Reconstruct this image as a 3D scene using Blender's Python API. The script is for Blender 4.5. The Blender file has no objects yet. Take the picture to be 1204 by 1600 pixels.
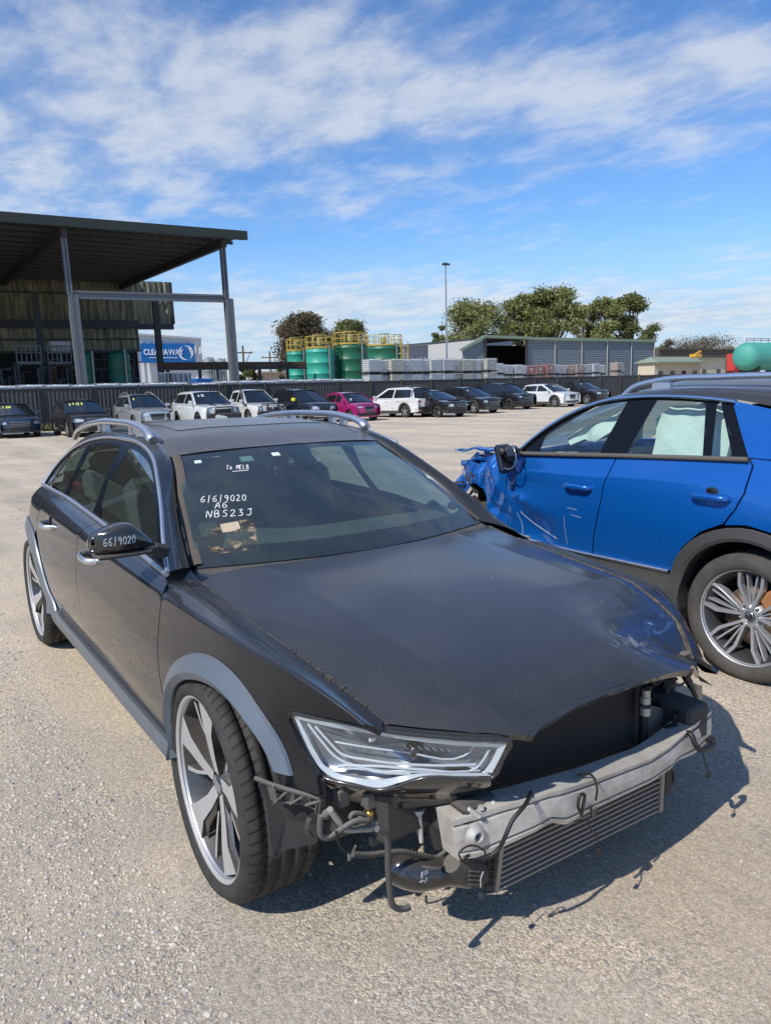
import bpy, math, random
import numpy as np
from mathutils import Vector, Matrix
from mathutils.geometry import delaunay_2d_cdt
random.seed(7)
rng = np.random.default_rng(7)
R = math.radians
scn = bpy.context.scene
COL = scn.collection

# ------------------------------------------------------------------ camera
PW, PH, FPX = 1204.0, 1600.0, 1162.5
CAM = np.array([2.0247, -1.6068, 1.5213])
YAW, PIT, ROL = R(146.012), R(-9.471), R(-1.628)
cf = np.array([math.cos(YAW)*math.cos(PIT), math.sin(YAW)*math.cos(PIT), math.sin(PIT)])
cr = np.array([math.sin(YAW), -math.cos(YAW), 0.0])
cu = np.cross(cr, cf)
cr, cu = math.cos(ROL)*cr+math.sin(ROL)*cu, -math.sin(ROL)*cr+math.cos(ROL)*cu
cam_d = bpy.data.cameras.new('camera'); cam = bpy.data.objects.new('camera', cam_d); COL.objects.link(cam)
M = Matrix(((cr[0], cu[0], -cf[0], CAM[0]), (cr[1], cu[1], -cf[1], CAM[1]), (cr[2], cu[2], -cf[2], CAM[2]), (0, 0, 0, 1)))
cam.matrix_world = M
cam_d.sensor_fit = 'VERTICAL'; cam_d.sensor_height = 36.0; cam_d.lens = 36.0*FPX/PH
cam_d.clip_start = 0.05; cam_d.clip_end = 20000
scn.camera = cam

def at(px, py, ax, val):
    "surveyed point: the spot of pixel px,py on the plane axis=val"
    d = (px-PW/2)/FPX*cr-(py-PH/2)/FPX*cu+cf
    t = (val-CAM[ax])/d[ax]
    return CAM+t*d

# ------------------------------------------------------------------ light
scn.view_settings.view_transform = 'Standard'; scn.view_settings.look = 'None'
scn.view_settings.gamma = 1; scn.view_settings.exposure = 0.0
SUN = Vector((0.25, -1.0, 1.0)).normalized()
sl = bpy.data.lights.new('sun', 'SUN'); sl.energy = 4.7; sl.angle = R(0.53); sl.color = (1, .955, .89)
so = bpy.data.objects.new('sun', sl); COL.objects.link(so)
so.rotation_euler = SUN.to_track_quat('Z', 'Y').to_euler(); so.location = (5, -20, 20)

w = bpy.data.worlds.new('World'); scn.world = w; w.use_nodes = True
nt = w.node_tree; nt.nodes.clear()
def N(nt, t, **k):
    n = nt.nodes.new(t)
    for a, b in k.items():
        if a == 'inp':
            for i, v in b.items(): n.inputs[i].default_value = v
        else: setattr(n, a, b)
    return n
def L(nt, a, b): nt.links.new(a, b)
def math_(nt, op, a, b=None, c=None, clamp=False):
    n = nt.nodes.new('ShaderNodeMath'); n.operation = op; n.use_clamp = clamp
    for i, v in enumerate((a, b, c)):
        if v is None: continue
        if isinstance(v, (int, float)): n.inputs[i].default_value = v
        else: nt.links.new(v, n.inputs[i])
    return n.outputs[0]
def ramp(nt, fac, stops, interp='EASE'):
    n = nt.nodes.new('ShaderNodeValToRGB'); n.color_ramp.interpolation = interp
    el = n.color_ramp.elements
    while len(el) < len(stops): el.new(0.5)
    for e, (p, c) in zip(el, stops):
        e.position = p; e.color = (c, c, c, 1) if isinstance(c, (int, float)) else tuple(c)+(1,)
    nt.links.new(fac, n.inputs[0]); return n.outputs[0]

sky = N(nt, 'ShaderNodeTexSky', sky_type='NISHITA', sun_disc=False, sun_elevation=R(44), sun_rotation=math.atan2(.25, -1.0),
        air_density=1.0, dust_density=0.05, ozone_density=1.6, altitude=50)
tc = N(nt, 'ShaderNodeTexCoord')
sx = N(nt, 'ShaderNodeSeparateXYZ'); L(nt, tc.outputs['Generated'], sx.inputs[0])
zz = math_(nt, 'MAXIMUM', sx.outputs[2], 0.012)
zq = math_(nt, 'ADD', zz, 0.09)
u_ = math_(nt, 'DIVIDE', sx.outputs[0], zq); v_ = math_(nt, 'DIVIDE', sx.outputs[1], zq)
cx = N(nt, 'ShaderNodeCombineXYZ'); L(nt, u_, cx.inputs[0]); L(nt, v_, cx.inputs[1])
def cloud(rot, scale, loc, nscale, detail, rough, dist):
    mp = N(nt, 'ShaderNodeMapping', vector_type='POINT')
    mp.inputs['Rotation'].default_value = (0, 0, rot); mp.inputs['Scale'].default_value = scale; mp.inputs['Location'].default_value = loc
    L(nt, cx.outputs[0], mp.inputs[0])
    n = N(nt, 'ShaderNodeTexNoise', inp={'Scale': nscale, 'Detail': detail, 'Roughness': rough, 'Distortion': dist})
    L(nt, mp.outputs[0], n.inputs['Vector']); return n.outputs[0]
SKY_FN = True
#CLOUDS#
cn = cloud(R(-50), (0.6, 1.0, 1), (3.1, 1.7, 0), 0.85, 2.0, .5, .15)      # big masses
cm = cloud(R(-50), (0.75, 1.05, 1), (7.3, 2.2, 0), 4.2, 8.0, .60, .15)     # puffs and streaks
cw = cloud(R(-58), (0.35, 1.7, 1), (1.3, 9.2, 0), 2.2, 9.0, .66, .3)     # wisps
el = math_(nt, 'MULTIPLY', zz, 1.0)
cov = math_(nt, 'ADD', math_(nt, 'MULTIPLY_ADD', cn, .45, .27), math_(nt, 'MULTIPLY', cm, .62))
cov = math_(nt, 'ADD', cov, math_(nt, 'MULTIPLY', cw, .30))
az = math_(nt, 'ARCTAN2', sx.outputs[1], sx.outputs[0]); elv = math_(nt, 'ARCSINE', sx.outputs[2])
def azel(px, py):
    d = (px-PW/2)/FPX*cr-(py-PH/2)/FPX*cu+cf; d = d/np.linalg.norm(d); return math.atan2(d[1], d[0]), math.asin(d[2])
for (bx, by, wx, wy, am) in ((150, 70, 300, 95, .15), (560, 110, 330, 75, .15), (930, 105, 260, 42, .12), (430, 195, 480, 40, .14), (1140, 95, 130, 34, .12), (560, 310, 430, 50, .105), (60, 280, 300, 80, .11),
        (430, 470, 240, 52, .14), (820, 478, 330, 36, .13), (1090, 490, 230, 52, .14), (430, 545, 300, 40, .10), (1165, 392, 60, 14, .10), (1080, 205, 50, 14, .10),
        (880, 395, 240, 34, -.12), (1010, 285, 290, 55, -.09), (440, 392, 170, 24, -.10), (820, 10, 170, 34, -.10)):
    a0_, e0_ = azel(bx, by); da = math_(nt, 'DIVIDE', math_(nt, 'SUBTRACT', az, a0_), wx/FPX); de = math_(nt, 'DIVIDE', math_(nt, 'SUBTRACT', elv, e0_), wy/FPX)
    q_ = math_(nt, 'ADD', math_(nt, 'MULTIPLY', da, da), math_(nt, 'MULTIPLY', de, de))
    cov = math_(nt, 'MULTIPLY_ADD', math_(nt, 'EXPONENT', math_(nt, 'MULTIPLY', q_, -1.0)), am, cov)
dens = N(nt, 'ShaderNodeMapRange', inp={'From Min': .90, 'From Max': 1.24}); dens.interpolation_type = 'SMOOTHSTEP'
L(nt, cov, dens.inputs[0])
dens_o = math_(nt, 'MAXIMUM', math_(nt, 'MULTIPLY', dens.outputs[0], 0.70), ramp(nt, zz, [(.015, .6), (.05, 0)]))
shade = ramp(nt, cm, [(0.35, (.66, .75, .90)), (0.60, (.93, .97, 1.02))])
bgs = N(nt, 'ShaderNodeVectorMath', operation='SCALE'); bgs.inputs['Scale'].default_value = 6.6
L(nt, shade, bgs.inputs[0])
hs = N(nt, 'ShaderNodeHueSaturation', inp={'Saturation': 1.1, 'Value': 1.0}); L(nt, sky.outputs[0], hs.inputs['Color'])
tn = N(nt, 'ShaderNodeMixRGB', blend_type='MULTIPLY'); tn.inputs[0].default_value = 1; tn.inputs[2].default_value = (.76, 1.0, 1.30, 1); L(nt, hs.outputs[0], tn.inputs[1])
hz_ = N(nt, 'ShaderNodeMixRGB'); L(nt, ramp(nt, zz, [(0, .92), (.06, .75), (.20, 0)]), hz_.inputs[0]); L(nt, tn.outputs[0], hz_.inputs[1]); hz_.inputs[2].default_value = (3.6, 5.0, 6.6, 1)
mx = N(nt, 'ShaderNodeMixRGB'); L(nt, dens_o, mx.inputs[0]); L(nt, hz_.outputs[0], mx.inputs[1]); L(nt, bgs.outputs[0], mx.inputs[2])
bg = N(nt, 'ShaderNodeBackground', inp={'Strength': 0.125}); L(nt, mx.outputs[0], bg.inputs[0])
wo = N(nt, 'ShaderNodeOutputWorld'); L(nt, bg.outputs[0], wo.inputs[0])

# ------------------------------------------------------------------ materials
MAT = {}
def mat(name, col=(.5, .5, .5), rough=.5, metal=0, coat=0, spec=.5, bump=None, var=None, dust=None, ior=1.5, coat_r=.03, emit=None, trans=0, alpha=1):
    if name in MAT: return MAT[name]
    m = bpy.data.materials.new(name); m.use_nodes = True; t = m.node_tree
    b = t.nodes['Principled BSDF']; b.inputs['Base Color'].default_value = tuple(col)+(1,)
    b.inputs['Roughness'].default_value = rough; b.inputs['Metallic'].default_value = metal
    b.inputs['Coat Weight'].default_value = coat; b.inputs['Coat Roughness'].default_value = coat_r
    b.inputs['Specular IOR Level'].default_value = spec; b.inputs['IOR'].default_value = ior
    co = N(t, 'ShaderNodeTexCoord').outputs['Object']
    colo = None
    if var:                                    # (scale, amount, other colour)
        n = N(t, 'ShaderNodeTexNoise', inp={'Scale': var[0], 'Detail': 6, 'Roughness': .65}); L(t, co, n.inputs['Vector'])
        r = ramp(t, n.outputs[0], [(.5-.5*var[1]*.5, 0), (.5+.25, 1)])
        x = N(t, 'ShaderNodeMixRGB'); x.inputs[1].default_value = tuple(col)+(1,); x.inputs[2].default_value = tuple(var[2])+(1,)
        f = math_(t, 'MULTIPLY', r, var[1]); L(t, f, x.inputs[0]); colo = x.outputs[0]
    if dust:                                   # (amount up, amount side, colour)
        g = N(t, 'ShaderNodeNewGeometry'); s = N(t, 'ShaderNodeSeparateXYZ'); L(t, g.outputs['Normal'], s.inputs[0])
        up = math_(t, 'MAXIMUM', s.outputs[2], 0.0); up = math_(t, 'POWER', up, 1.5)
        n = N(t, 'ShaderNodeTexNoise', inp={'Scale': 3.0, 'Detail': 9, 'Roughness': .72}); L(t, co, n.inputs['Vector'])
        n2 = N(t, 'ShaderNodeTexNoise', inp={'Scale': 260.0, 'Detail': 3, 'Roughness': .7}); L(t, co, n2.inputs['Vector'])
        nn = math_(t, 'ADD', math_(t, 'MULTIPLY', n.outputs[0], 1.1), ramp(t, n2.outputs[0], [(.45, .45), (.70, 1.25)], 'LINEAR'))
        a = math_(t, 'MULTIPLY_ADD', up, dust[0], dust[1]); f = math_(t, 'MULTIPLY', a, nn, clamp=True)
        x = N(t, 'ShaderNodeMixRGB'); x.inputs[1].default_value = tuple(col)+(1,); x.inputs[2].default_value = tuple(dust[2])+(1,)
        if colo: L(t, colo, x.inputs[1])
        L(t, f, x.inputs[0]); colo = x.outputs[0]
        rr = math_(t, 'MULTIPLY_ADD', f, 0.9, rough, clamp=True); L(t, rr, b.inputs['Roughness'])
        if coat:
            cc = math_(t, 'MULTIPLY_ADD', f, 0.5, coat_r, clamp=True); L(t, cc, b.inputs['Coat Roughness'])
    if colo: L(t, colo, b.inputs['Base Color'])
    if bump:                                   # (scale, strength, distance)
        n = N(t, 'ShaderNodeTexNoise', inp={'Scale': bump[0], 'Detail': 5, 'Roughness': .6}); L(t, co, n.inputs['Vector'])
        q = N(t, 'ShaderNodeBump', inp={'Strength': bump[1], 'Distance': bump[2]}); L(t, n.outputs[0], q.inputs['Height']); L(t, q.outputs[0], b.inputs['Normal'])
    if emit: b.inputs['Emission Color'].default_value = tuple(emit[:3])+(1,); b.inputs['Emission Strength'].default_value = emit[3]
    if trans: b.inputs['Transmission Weight'].default_value = trans
    MAT[name] = m; return m
def glass(name, tint=(.72, .84, .80), refl=1.0, rough=0.0, dust=0.0, dcol=(.34, .36, .33)):
    if name in MAT: return MAT[name]
    m = bpy.data.materials.new(name); m.use_nodes = True; t = m.node_tree; t.nodes.clear()
    tr = N(t, 'ShaderNodeBsdfTransparent'); tr.inputs[0].default_value = tuple(tint)+(1,)
    gl = N(t, 'ShaderNodeBsdfGlossy', inp={'Roughness': rough}); gl.inputs[0].default_value = (refl, refl, refl, 1)
    lw_ = N(t, 'ShaderNodeLayerWeight', inp={'Blend': .5}); ff = math_(t, 'MULTIPLY_ADD', math_(t, 'POWER', lw_.outputs['Facing'], 2.7), .88, .065*refl, clamp=True)
    mxx = N(t, 'ShaderNodeMixShader'); L(t, ff, mxx.inputs[0]); L(t, tr.outputs[0], mxx.inputs[1]); L(t, gl.outputs[0], mxx.inputs[2])
    out = N(t, 'ShaderNodeOutputMaterial'); o = mxx.outputs[0]
    if dust:
        co = N(t, 'ShaderNodeTexCoord').outputs['Object']
        n = N(t, 'ShaderNodeTexNoise', inp={'Scale': 5.0, 'Detail': 9, 'Roughness': .7}); L(t, co, n.inputs['Vector'])
        d = math_(t, 'MULTIPLY', n.outputs[0], dust*1.6, clamp=True)
        df = N(t, 'ShaderNodeBsdfDiffuse'); df.inputs[0].default_value = tuple(dcol)+(1,)
        m2 = N(t, 'ShaderNodeMixShader'); L(t, d, m2.inputs[0]); L(t, o, m2.inputs[1]); L(t, df.outputs[0], m2.inputs[2]); o = m2.outputs[0]
    L(t, o, out.inputs[0]); MAT[name] = m; return m
DUST = (.30, .27, .23)
black_paint = mat('black paint', (.005, .006, .009), .3, 0, .85, spec=.15, dust=(.11, .002, (.25, .245, .24)))
hood_paint = mat('dusty black bonnet paint', (.006, .0075, .011), .36, 0, .8, spec=.3, coat_r=.07, dust=(.115, .002, (.25, .245, .24)))
blue_paint = mat('blue paint', (.002, .10, .38), .30, .35, 1.0, dust=(.03, .004, DUST))
flare_m = mat('grey flare plastic', (.125, .16, .205), .34, .45, .3, dust=(.22, .05, DUST), coat_r=.2)
rubber = mat('tyre rubber', (.022, .021, .020), .75, var=(9, .6, (.07, .062, .052)), bump=(120, .2, .002))
frame_k = mat('frame black', (.005, .005, .006), .22, spec=.35)
def tread(m):
    t = m.node_tree; b = t.nodes['Principled BSDF']; co = N(t, 'ShaderNodeTexCoord').outputs['Object']; q = N(t, 'ShaderNodeSeparateXYZ'); L(t, co, q.inputs[0])
    an = math_(t, 'ARCTAN2', q.outputs[2], q.outputs[0]); ay = math_(t, 'ABSOLUTE', q.outputs[1])
    sw = math_(t, 'SINE', math_(t, 'MULTIPLY_ADD', an, 64.0, math_(t, 'MULTIPLY', ay, 60.0))); gr_ = ramp(t, math_(t, 'MULTIPLY_ADD', sw, .5, .5), [(.86, 1), (.93, 0)], 'LINEAR')
    rad2 = math_(t, 'SQRT', math_(t, 'ADD', math_(t, 'MULTIPLY', q.outputs[0], q.outputs[0]), math_(t, 'MULTIPLY', q.outputs[2], q.outputs[2])))
    on = math_(t, 'MULTIPLY', math_(t, 'GREATER_THAN', rad2, .328), math_(t, 'GREATER_THAN', ay, .045))
    h = math_(t, 'SUBTRACT', 1.0, math_(t, 'MULTIPLY', math_(t, 'SUBTRACT', 1.0, gr_), on))
    bp_ = N(t, 'ShaderNodeBump', inp={'Strength': 1.0, 'Distance': .006}); L(t, h, bp_.inputs['Height'])
    for l_ in list(t.links):
        if l_.to_socket == b.inputs['Normal']: L(t, l_.from_socket, bp_.inputs['Normal'])
    L(t, bp_.outputs[0], b.inputs['Normal'])
    # base colour multiplied darker along the groove lines
    src = [l_.from_socket for l_ in t.links if l_.to_socket == b.inputs['Base Color']]
    mm = N(t, 'ShaderNodeMixRGB', blend_type='MULTIPLY'); mm.inputs[0].default_value = 1
    if src: L(t, src[0], mm.inputs[1])
    L(t, ramp(t, h, [(0, .25), (1, 1)]), mm.inputs[2]); L(t, mm.outputs[0], b.inputs['Base Color']); return m
tread(rubber)
trim_k = mat('black trim', (.012, .012, .013), .45, dust=(.2, .04, DUST))
gloss_k = mat('gloss black', (.006, .006, .007), .12, coat=1, dust=(.12, .015, DUST))
chrome = mat('satin chrome', (.78, .80, .83), .25, 1, dust=(.2, .05, DUST))
alu = mat('raw aluminium', (.72, .71, .69), .42, .5, var=(11, .8, (.38, .35, .31)), bump=(30, .25, .004), dust=(.45, .12, (.42, .38, .32)))
machined = mat('machined alloy', (.60, .60, .60), .36, .7, dust=(.15, .25, (.36, .32, .27)))
rim_k = mat('rim gloss black', (.02, .02, .022), .2, .3, .8, dust=(.2, .10, DUST))
rim_s = mat('rim silver paint', (.58, .59, .61), .33, .75, .5, dust=(.15, .08, DUST))
plast = mat('dark plastic', (.014, .014, .014), .6, dust=(.35, .08, DUST), bump=(60, .2, .003))
felt = mat('felt liner', (.022, .022, .023), .95, bump=(200, .5, .004), var=(8, .4, (.05, .047, .042)))
dark = mat('dark void', (.006, .006, .006), .9)
steel_r = mat('brake iron', (.28, .22, .18), .5, .8, var=(14, .8, (.16, .09, .05)))
cloth_g = mat('grey seat leather', (.16, .165, .16), .6, var=(4, .3, (.22, .22, .21)))
cloth_k = mat('black interior', (.016, .016, .017), .7, bump=(90, .3, .002))
liner = mat('headliner', (.42, .42, .40), .9)
gl_main = glass('tinted glass', (.50, .62, .60), dust=.045)
gl_blue = glass('clear side glass', (.78, .88, .84), dust=.03)
gl_wind = glass('windscreen glass', (.60, .76, .72), dust=.10, dcol=(.30, .36, .34))
gl_lens = glass('clear lens', (.93, .95, .96))
lightbar = mat('light guide', (.56, .60, .64), .3, 0, .6)
wmark = mat('white marker', (.85, .85, .82), .8)
ymark = mat('yellow marker', (.75, .80, .12), .8)

# ------------------------------------------------------------------ mesh helpers
def link(me, name, parent=None):
    o = bpy.data.objects.new(name, me); COL.objects.link(o)
    if parent is not None: o.parent = parent
    return o
def tag(o, label=None, cat=None, group=None, kind=None):
    if label: o['label'] = label
    if cat: o['category'] = cat
    if group: o['group'] = group
    if kind: o['kind'] = kind
    return o
def empty(name, loc=(0, 0, 0), rz=0, **k):
    o = bpy.data.objects.new(name, None); COL.objects.link(o); o.location = loc; o.rotation_euler = (0, 0, rz); o.empty_display_size = .2
    return tag(o, **k)
class MB:
    def __init__(s): s.v = []; s.f = []; s.mi = []; s.sm = []; s.n = 0; s.mats = []
    def add(s, v, f, m=None, smooth=False):
        if m is None: i = 0
        else:
            if m not in s.mats: s.mats.append(m)
            i = s.mats.index(m)
        b = s.n; s.v.append(np.asarray(v, float).reshape(-1, 3)); s.n += len(s.v[-1])
        for q in f: s.f.append(tuple(b+int(k) for k in q)); s.mi.append(i); s.sm.append(smooth)
    def box(s, c, d, rot=None, m=None, bev=0):
        c = np.array(c, float); h = np.array(d, float)/2
        sg = np.array([(x, y, z) for x in (-1, 1) for y in (-1, 1) for z in (-1, 1)], float)
        if bev:
            P = []; 
            for g in sg:
                for k in range(3):
                    q = g*(h-bev); q[k] = g[k]*h[k]; P.append(q)
            P = np.array(P)
            idx = lambda x, y, z, k: ((x*2+y)*2+z)*3+k
            F = []
            for k, (a, b) in enumerate(((1, 2), (0, 2), (0, 1))):
                for sgn in (0, 1):
                    loop = []
                    for (p_, q_) in ((0, 0), (1, 0), (1, 1), (0, 1)):
                        e = [0, 0, 0]; e[k] = sgn; e[a] = p_; e[b] = q_; loop.append(idx(*e, k))
                    if (sgn == 0) == (k != 1): loop.reverse()
                    F.append(loop)
            for k, (a, b) in enumerate(((1, 2), (0, 2), (0, 1))):
                for (p_, q_) in ((0, 0), (0, 1), (1, 0), (1, 1)):
                    e0 = [0, 0, 0]; e0[a] = p_; e0[b] = q_; e1 = list(e0); e1[k] = 1
                    F.append([idx(*e0, a), idx(*e1, a), idx(*e1, b), idx(*e0, b)])
            for x in (0, 1):
                for y in (0, 1):
                    for z in (0, 1): F.append([idx(x, y, z, 0), idx(x, y, z, 1), idx(x, y, z, 2)])
        else:
            P = sg*h; F = [(0, 1, 3, 2), (4, 6, 7, 5), (0, 4, 5, 1), (2, 3, 7, 6), (0, 2, 6, 4), (1, 5, 7, 3)]
        if rot is not None: P = P@np.array(rot).T
        s.add(P+c, F, m)
    def tube(s, pts, r, n=8, m=None, cap=True, sx=1.0, up=None, closed=False, smooth=True):
        P = np.array(pts, float); K = len(P)
        rr = np.full(K, r, float) if np.isscalar(r) else np.array(r, float)
        T = np.gradient(P, axis=0)
        if closed: T = (np.roll(P, -1, 0)-np.roll(P, 1, 0))
        T /= np.linalg.norm(T, axis=1)[:, None]+1e-12
        u = np.array(up if up is not None else ((0, 0, 1) if abs(T[0][2]) < .9 else (1, 0, 0)), float)
        V = []; 
        for k in range(K):
            a = np.cross(T[k], u); a /= np.linalg.norm(a)+1e-12; b = np.cross(a, T[k])
            if up is None: u = b
            for j in range(n):
                t = 2*math.pi*(j+.5)/n; V.append(P[k]+rr[k]*(math.cos(t)*a*sx+math.sin(t)*b))
        F = []
        for k in range(K if closed else K-1):
            k2 = (k+1) % K
            for j in range(n):
                j2 = (j+1) % n; F.append((k*n+j, k*n+j2, k2*n+j2, k2*n+j))
        s.add(V, F, m, smooth)
        if cap and not closed: s.add(V[:n], [tuple(range(n))[::-1]], m); s.add(V[-n:], [tuple(range(n))], m)
    def bar(s, a, b, w, h, up=(0, 0, 1), m=None, bev=0):
        a = np.array(a, float); b = np.array(b, float); t = b-a; l = np.linalg.norm(t); t /= l
        u = np.array(up, float)
        if abs(t@u) > .98: u = np.array((1., 0, 0))
        x = np.cross(t, u); x /= np.linalg.norm(x); z = np.cross(x, t)
        s.box((a+b)/2, (w, l, h), np.array([x, t, z]).T, m, bev)
    def lathe(s, prof, n=48, m=None, axis='y', c=(0, 0, 0), smooth=True, closed=False, a0=0, a1=2*math.pi):
        pr = np.array(prof, float); K = len(pr); full = abs(a1-a0-2*math.pi) < 1e-6; nn = n if full else n+1
        V = []
        for j in range(nn):
            t = a0+(a1-a0)*j/n; cs, sn = math.cos(t), math.sin(t)
            for (r, h) in pr:
                if axis == 'y': V.append((r*cs, h, r*sn))
                elif axis == 'z': V.append((r*cs, r*sn, h))
                else: V.append((h, r*cs, r*sn))
        F = []
        for j in range(n):
            j2 = (j+1) % nn
            for k in range(K if closed else K-1):
                k2 = (k+1) % K; F.append((j*K+k, j*K+k2, j2*K+k2, j2*K+k))
        s.add(np.array(V)+np.array(c), F, m, smooth)
    def grid(s, G, m=None, smooth=True, flip=False):
        G = np.asarray(G, float); a, b = G.shape[:2]
        F = [(i*b+j, i*b+j+1, (i+1)*b+j+1, (i+1)*b+j) for i in range(a-1) for j in range(b-1)]
        if flip: F = [q[::-1] for q in F]
        s.add(G.reshape(-1, 3), F, m, smooth)
    def prism(s, poly, h0, h1, axis=2, m=None):
        "polygon in the two other axes, extruded along axis"
        n = len(poly); o = [k for k in range(3) if k != axis]; V = []
        for h in (h0, h1):
            for q in poly:
                e = [0, 0, 0]; e[o[0]], e[o[1]] = q; e[axis] = h; V.append(e)
        F = [tuple(range(n))[::-1], tuple(range(n, 2*n))]+[(i, (i+1) % n, n+(i+1) % n, n+i) for i in range(n)]
        s.add(V, F, m)
    def xf(s, fn):
        s.v = [fn(a) for a in s.v]; return s
    def build(s, name, m=None, parent=None, loc=None):
        me = bpy.data.meshes.new(name); V = np.concatenate(s.v) if s.v else np.zeros((0, 3))
        me.from_pydata(V.tolist(), [], s.f)
        mats = s.mats or [m]
        for q in mats: me.materials.append(q)
        if s.f:
            me.polygons.foreach_set('use_smooth', s.sm)
            if s.mats: me.polygons.foreach_set('material_index', s.mi)
        me.update(); o = link(me, name, parent)
        if loc is not None: o.location = loc
        return o
def cub(keys, x, crease=(), mono=False):
    "Catmull-Rom through keys [(t, a, b..)], vectorised"
    K = np.array(sorted(keys), float); t = K[:, 0]; V = K[:, 1:]; x = np.asarray(x, float)
    n = len(t); h = np.diff(t); d = np.diff(V, axis=0)/h[:, None]
    mL = np.empty_like(V); mR = np.empty_like(V)
    for i in range(n):
        if i == 0: mL[i] = mR[i] = d[0]
        elif i == n-1: mL[i] = mR[i] = d[-1]
        elif i in crease: mL[i] = d[i-1]; mR[i] = d[i]
        elif mono:
            w1, w2 = 2*h[i]+h[i-1], h[i]+2*h[i-1]
            with np.errstate(all='ignore'): hm_ = (w1+w2)/(w1/d[i-1]+w2/d[i])
            mL[i] = mR[i] = np.where(d[i-1]*d[i] > 0, hm_, 0)
        else: mL[i] = mR[i] = (d[i-1]*h[i]+d[i]*h[i-1])/(h[i]+h[i-1])
    i = np.clip(np.searchsorted(t, x)-1, 0, n-2); u = (x-t[i])/h[i]
    hh = h[i][..., None]; u = u[..., None]
    r = (2*u**3-3*u**2+1)*V[i]+(u**3-2*u**2+u)*hh*mR[i]+(-2*u**3+3*u**2)*V[i+1]+(u**3-u**2)*hh*mL[i+1]
    lo = (x < t[0]); hi = (x > t[-1])
    if lo.any(): r[lo] = V[0]+d[0]*(x[lo]-t[0])[:, None]
    if hi.any(): r[hi] = V[-1]+d[-1]*(x[hi]-t[-1])[:, None]
    return r
def smooth(pts, per=6, closed=False):
    P = np.array(pts, float)
    if closed: P = np.vstack([P, P[:1]])
    s = np.concatenate([[0], np.cumsum(np.linalg.norm(np.diff(P, axis=0), axis=1))])
    if closed:
        P2 = np.vstack([P[-3:-1], P, P[1:3]]); L_ = s[-1]; s2 = np.concatenate([s[-3:-1]-L_, s, s[1:3]+L_])
    else: P2, s2 = P, s
    tt = np.concatenate([np.linspace(s[i], s[i+1], per, endpoint=False) for i in range(len(s)-1)]+([] if closed else [[s[-1]]]))
    return cub([(a, *b) for a, b in zip(s2, P2)], tt)
def arc(cx_, cz, r, a0, a1, n=14):
    return [(cx_+r*math.cos(R(a0+(a1-a0)*i/(n-1))), cz+r*math.sin(R(a0+(a1-a0)*i/(n-1)))) for i in range(n)]
class Loft:
    "control lines (each keyed along x) joined across by a spline; uv = (x, v)"
    def __init__(s, lines, vs, crease=(), sgn=1, post=None):
        s.lines, s.vs, s.crease, s.sgn, s.post = lines, np.array(vs, float), crease, sgn, post
    def __call__(s, u, v):
        u = np.asarray(u, float); v = np.asarray(v, float)
        C = np.array([cub(l, u, mono=True) for l in s.lines])           # K,n,2
        t = s.vs; n = len(t); h = np.diff(t); d = np.diff(C, axis=0)/h[:, None, None]
        mL = np.empty_like(C); mR = np.empty_like(C)
        for i in range(n):
            if i == 0: mL[i] = mR[i] = d[0]
            elif i == n-1: mL[i] = mR[i] = d[-1]
            elif i in s.crease: mL[i] = d[i-1]; mR[i] = d[i]
            else: mL[i] = mR[i] = (d[i-1]*h[i]+d[i]*h[i-1])/(h[i]+h[i-1])
        i = np.clip(np.searchsorted(t, v)-1, 0, n-2); q = ((v-t[i])/h[i])[:, None]; hh = h[i][:, None]; k = np.arange(len(u))
        r = (2*q**3-3*q**2+1)*C[i, k]+(q**3-2*q**2+q)*hh*mR[i, k]+(-2*q**3+3*q**2)*C[i+1, k]+(q**3-q**2)*hh*mL[i+1, k]
        P = np.stack([u, r[:, 0]*s.sgn, r[:, 1]], 1)
        return s.post(P) if s.post else P
    def uv(s, pts):
        "outline given as (x, z) -> (x, v)"
        out = []; vv = np.linspace(s.vs[0], s.vs[-1], 240); ps, s.post = s.post, None
        for x, z in pts:
            zz_ = s(np.full(240, x), vv)[:, 2]; out.append((x, float(np.interp(z, np.maximum.accumulate(zz_), vv))))
        s.post = ps; return out
def resample(pts, step):
    P = np.array(pts, float); out = []
    for i in range(len(P)):
        a, b = P[i], P[(i+1) % len(P)]; n = max(1, int(math.ceil(np.linalg.norm(b-a)/step)))
        for k in range(n): out.append(a+(b-a)*k/n)
    return np.array(out)
def inside(poly, q):
    x, y = q[:, 0], q[:, 1]; c = np.zeros(len(q), bool); n = len(poly)
    for i in range(n):
        x1, y1 = poly[i]; x2, y2 = poly[i-1]
        if y1 == y2: continue
        k = ((y1 > y) != (y2 > y)) & (x < (x2-x1)*(y-y1)/(y2-y1)+x1); c ^= k
    return c
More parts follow.
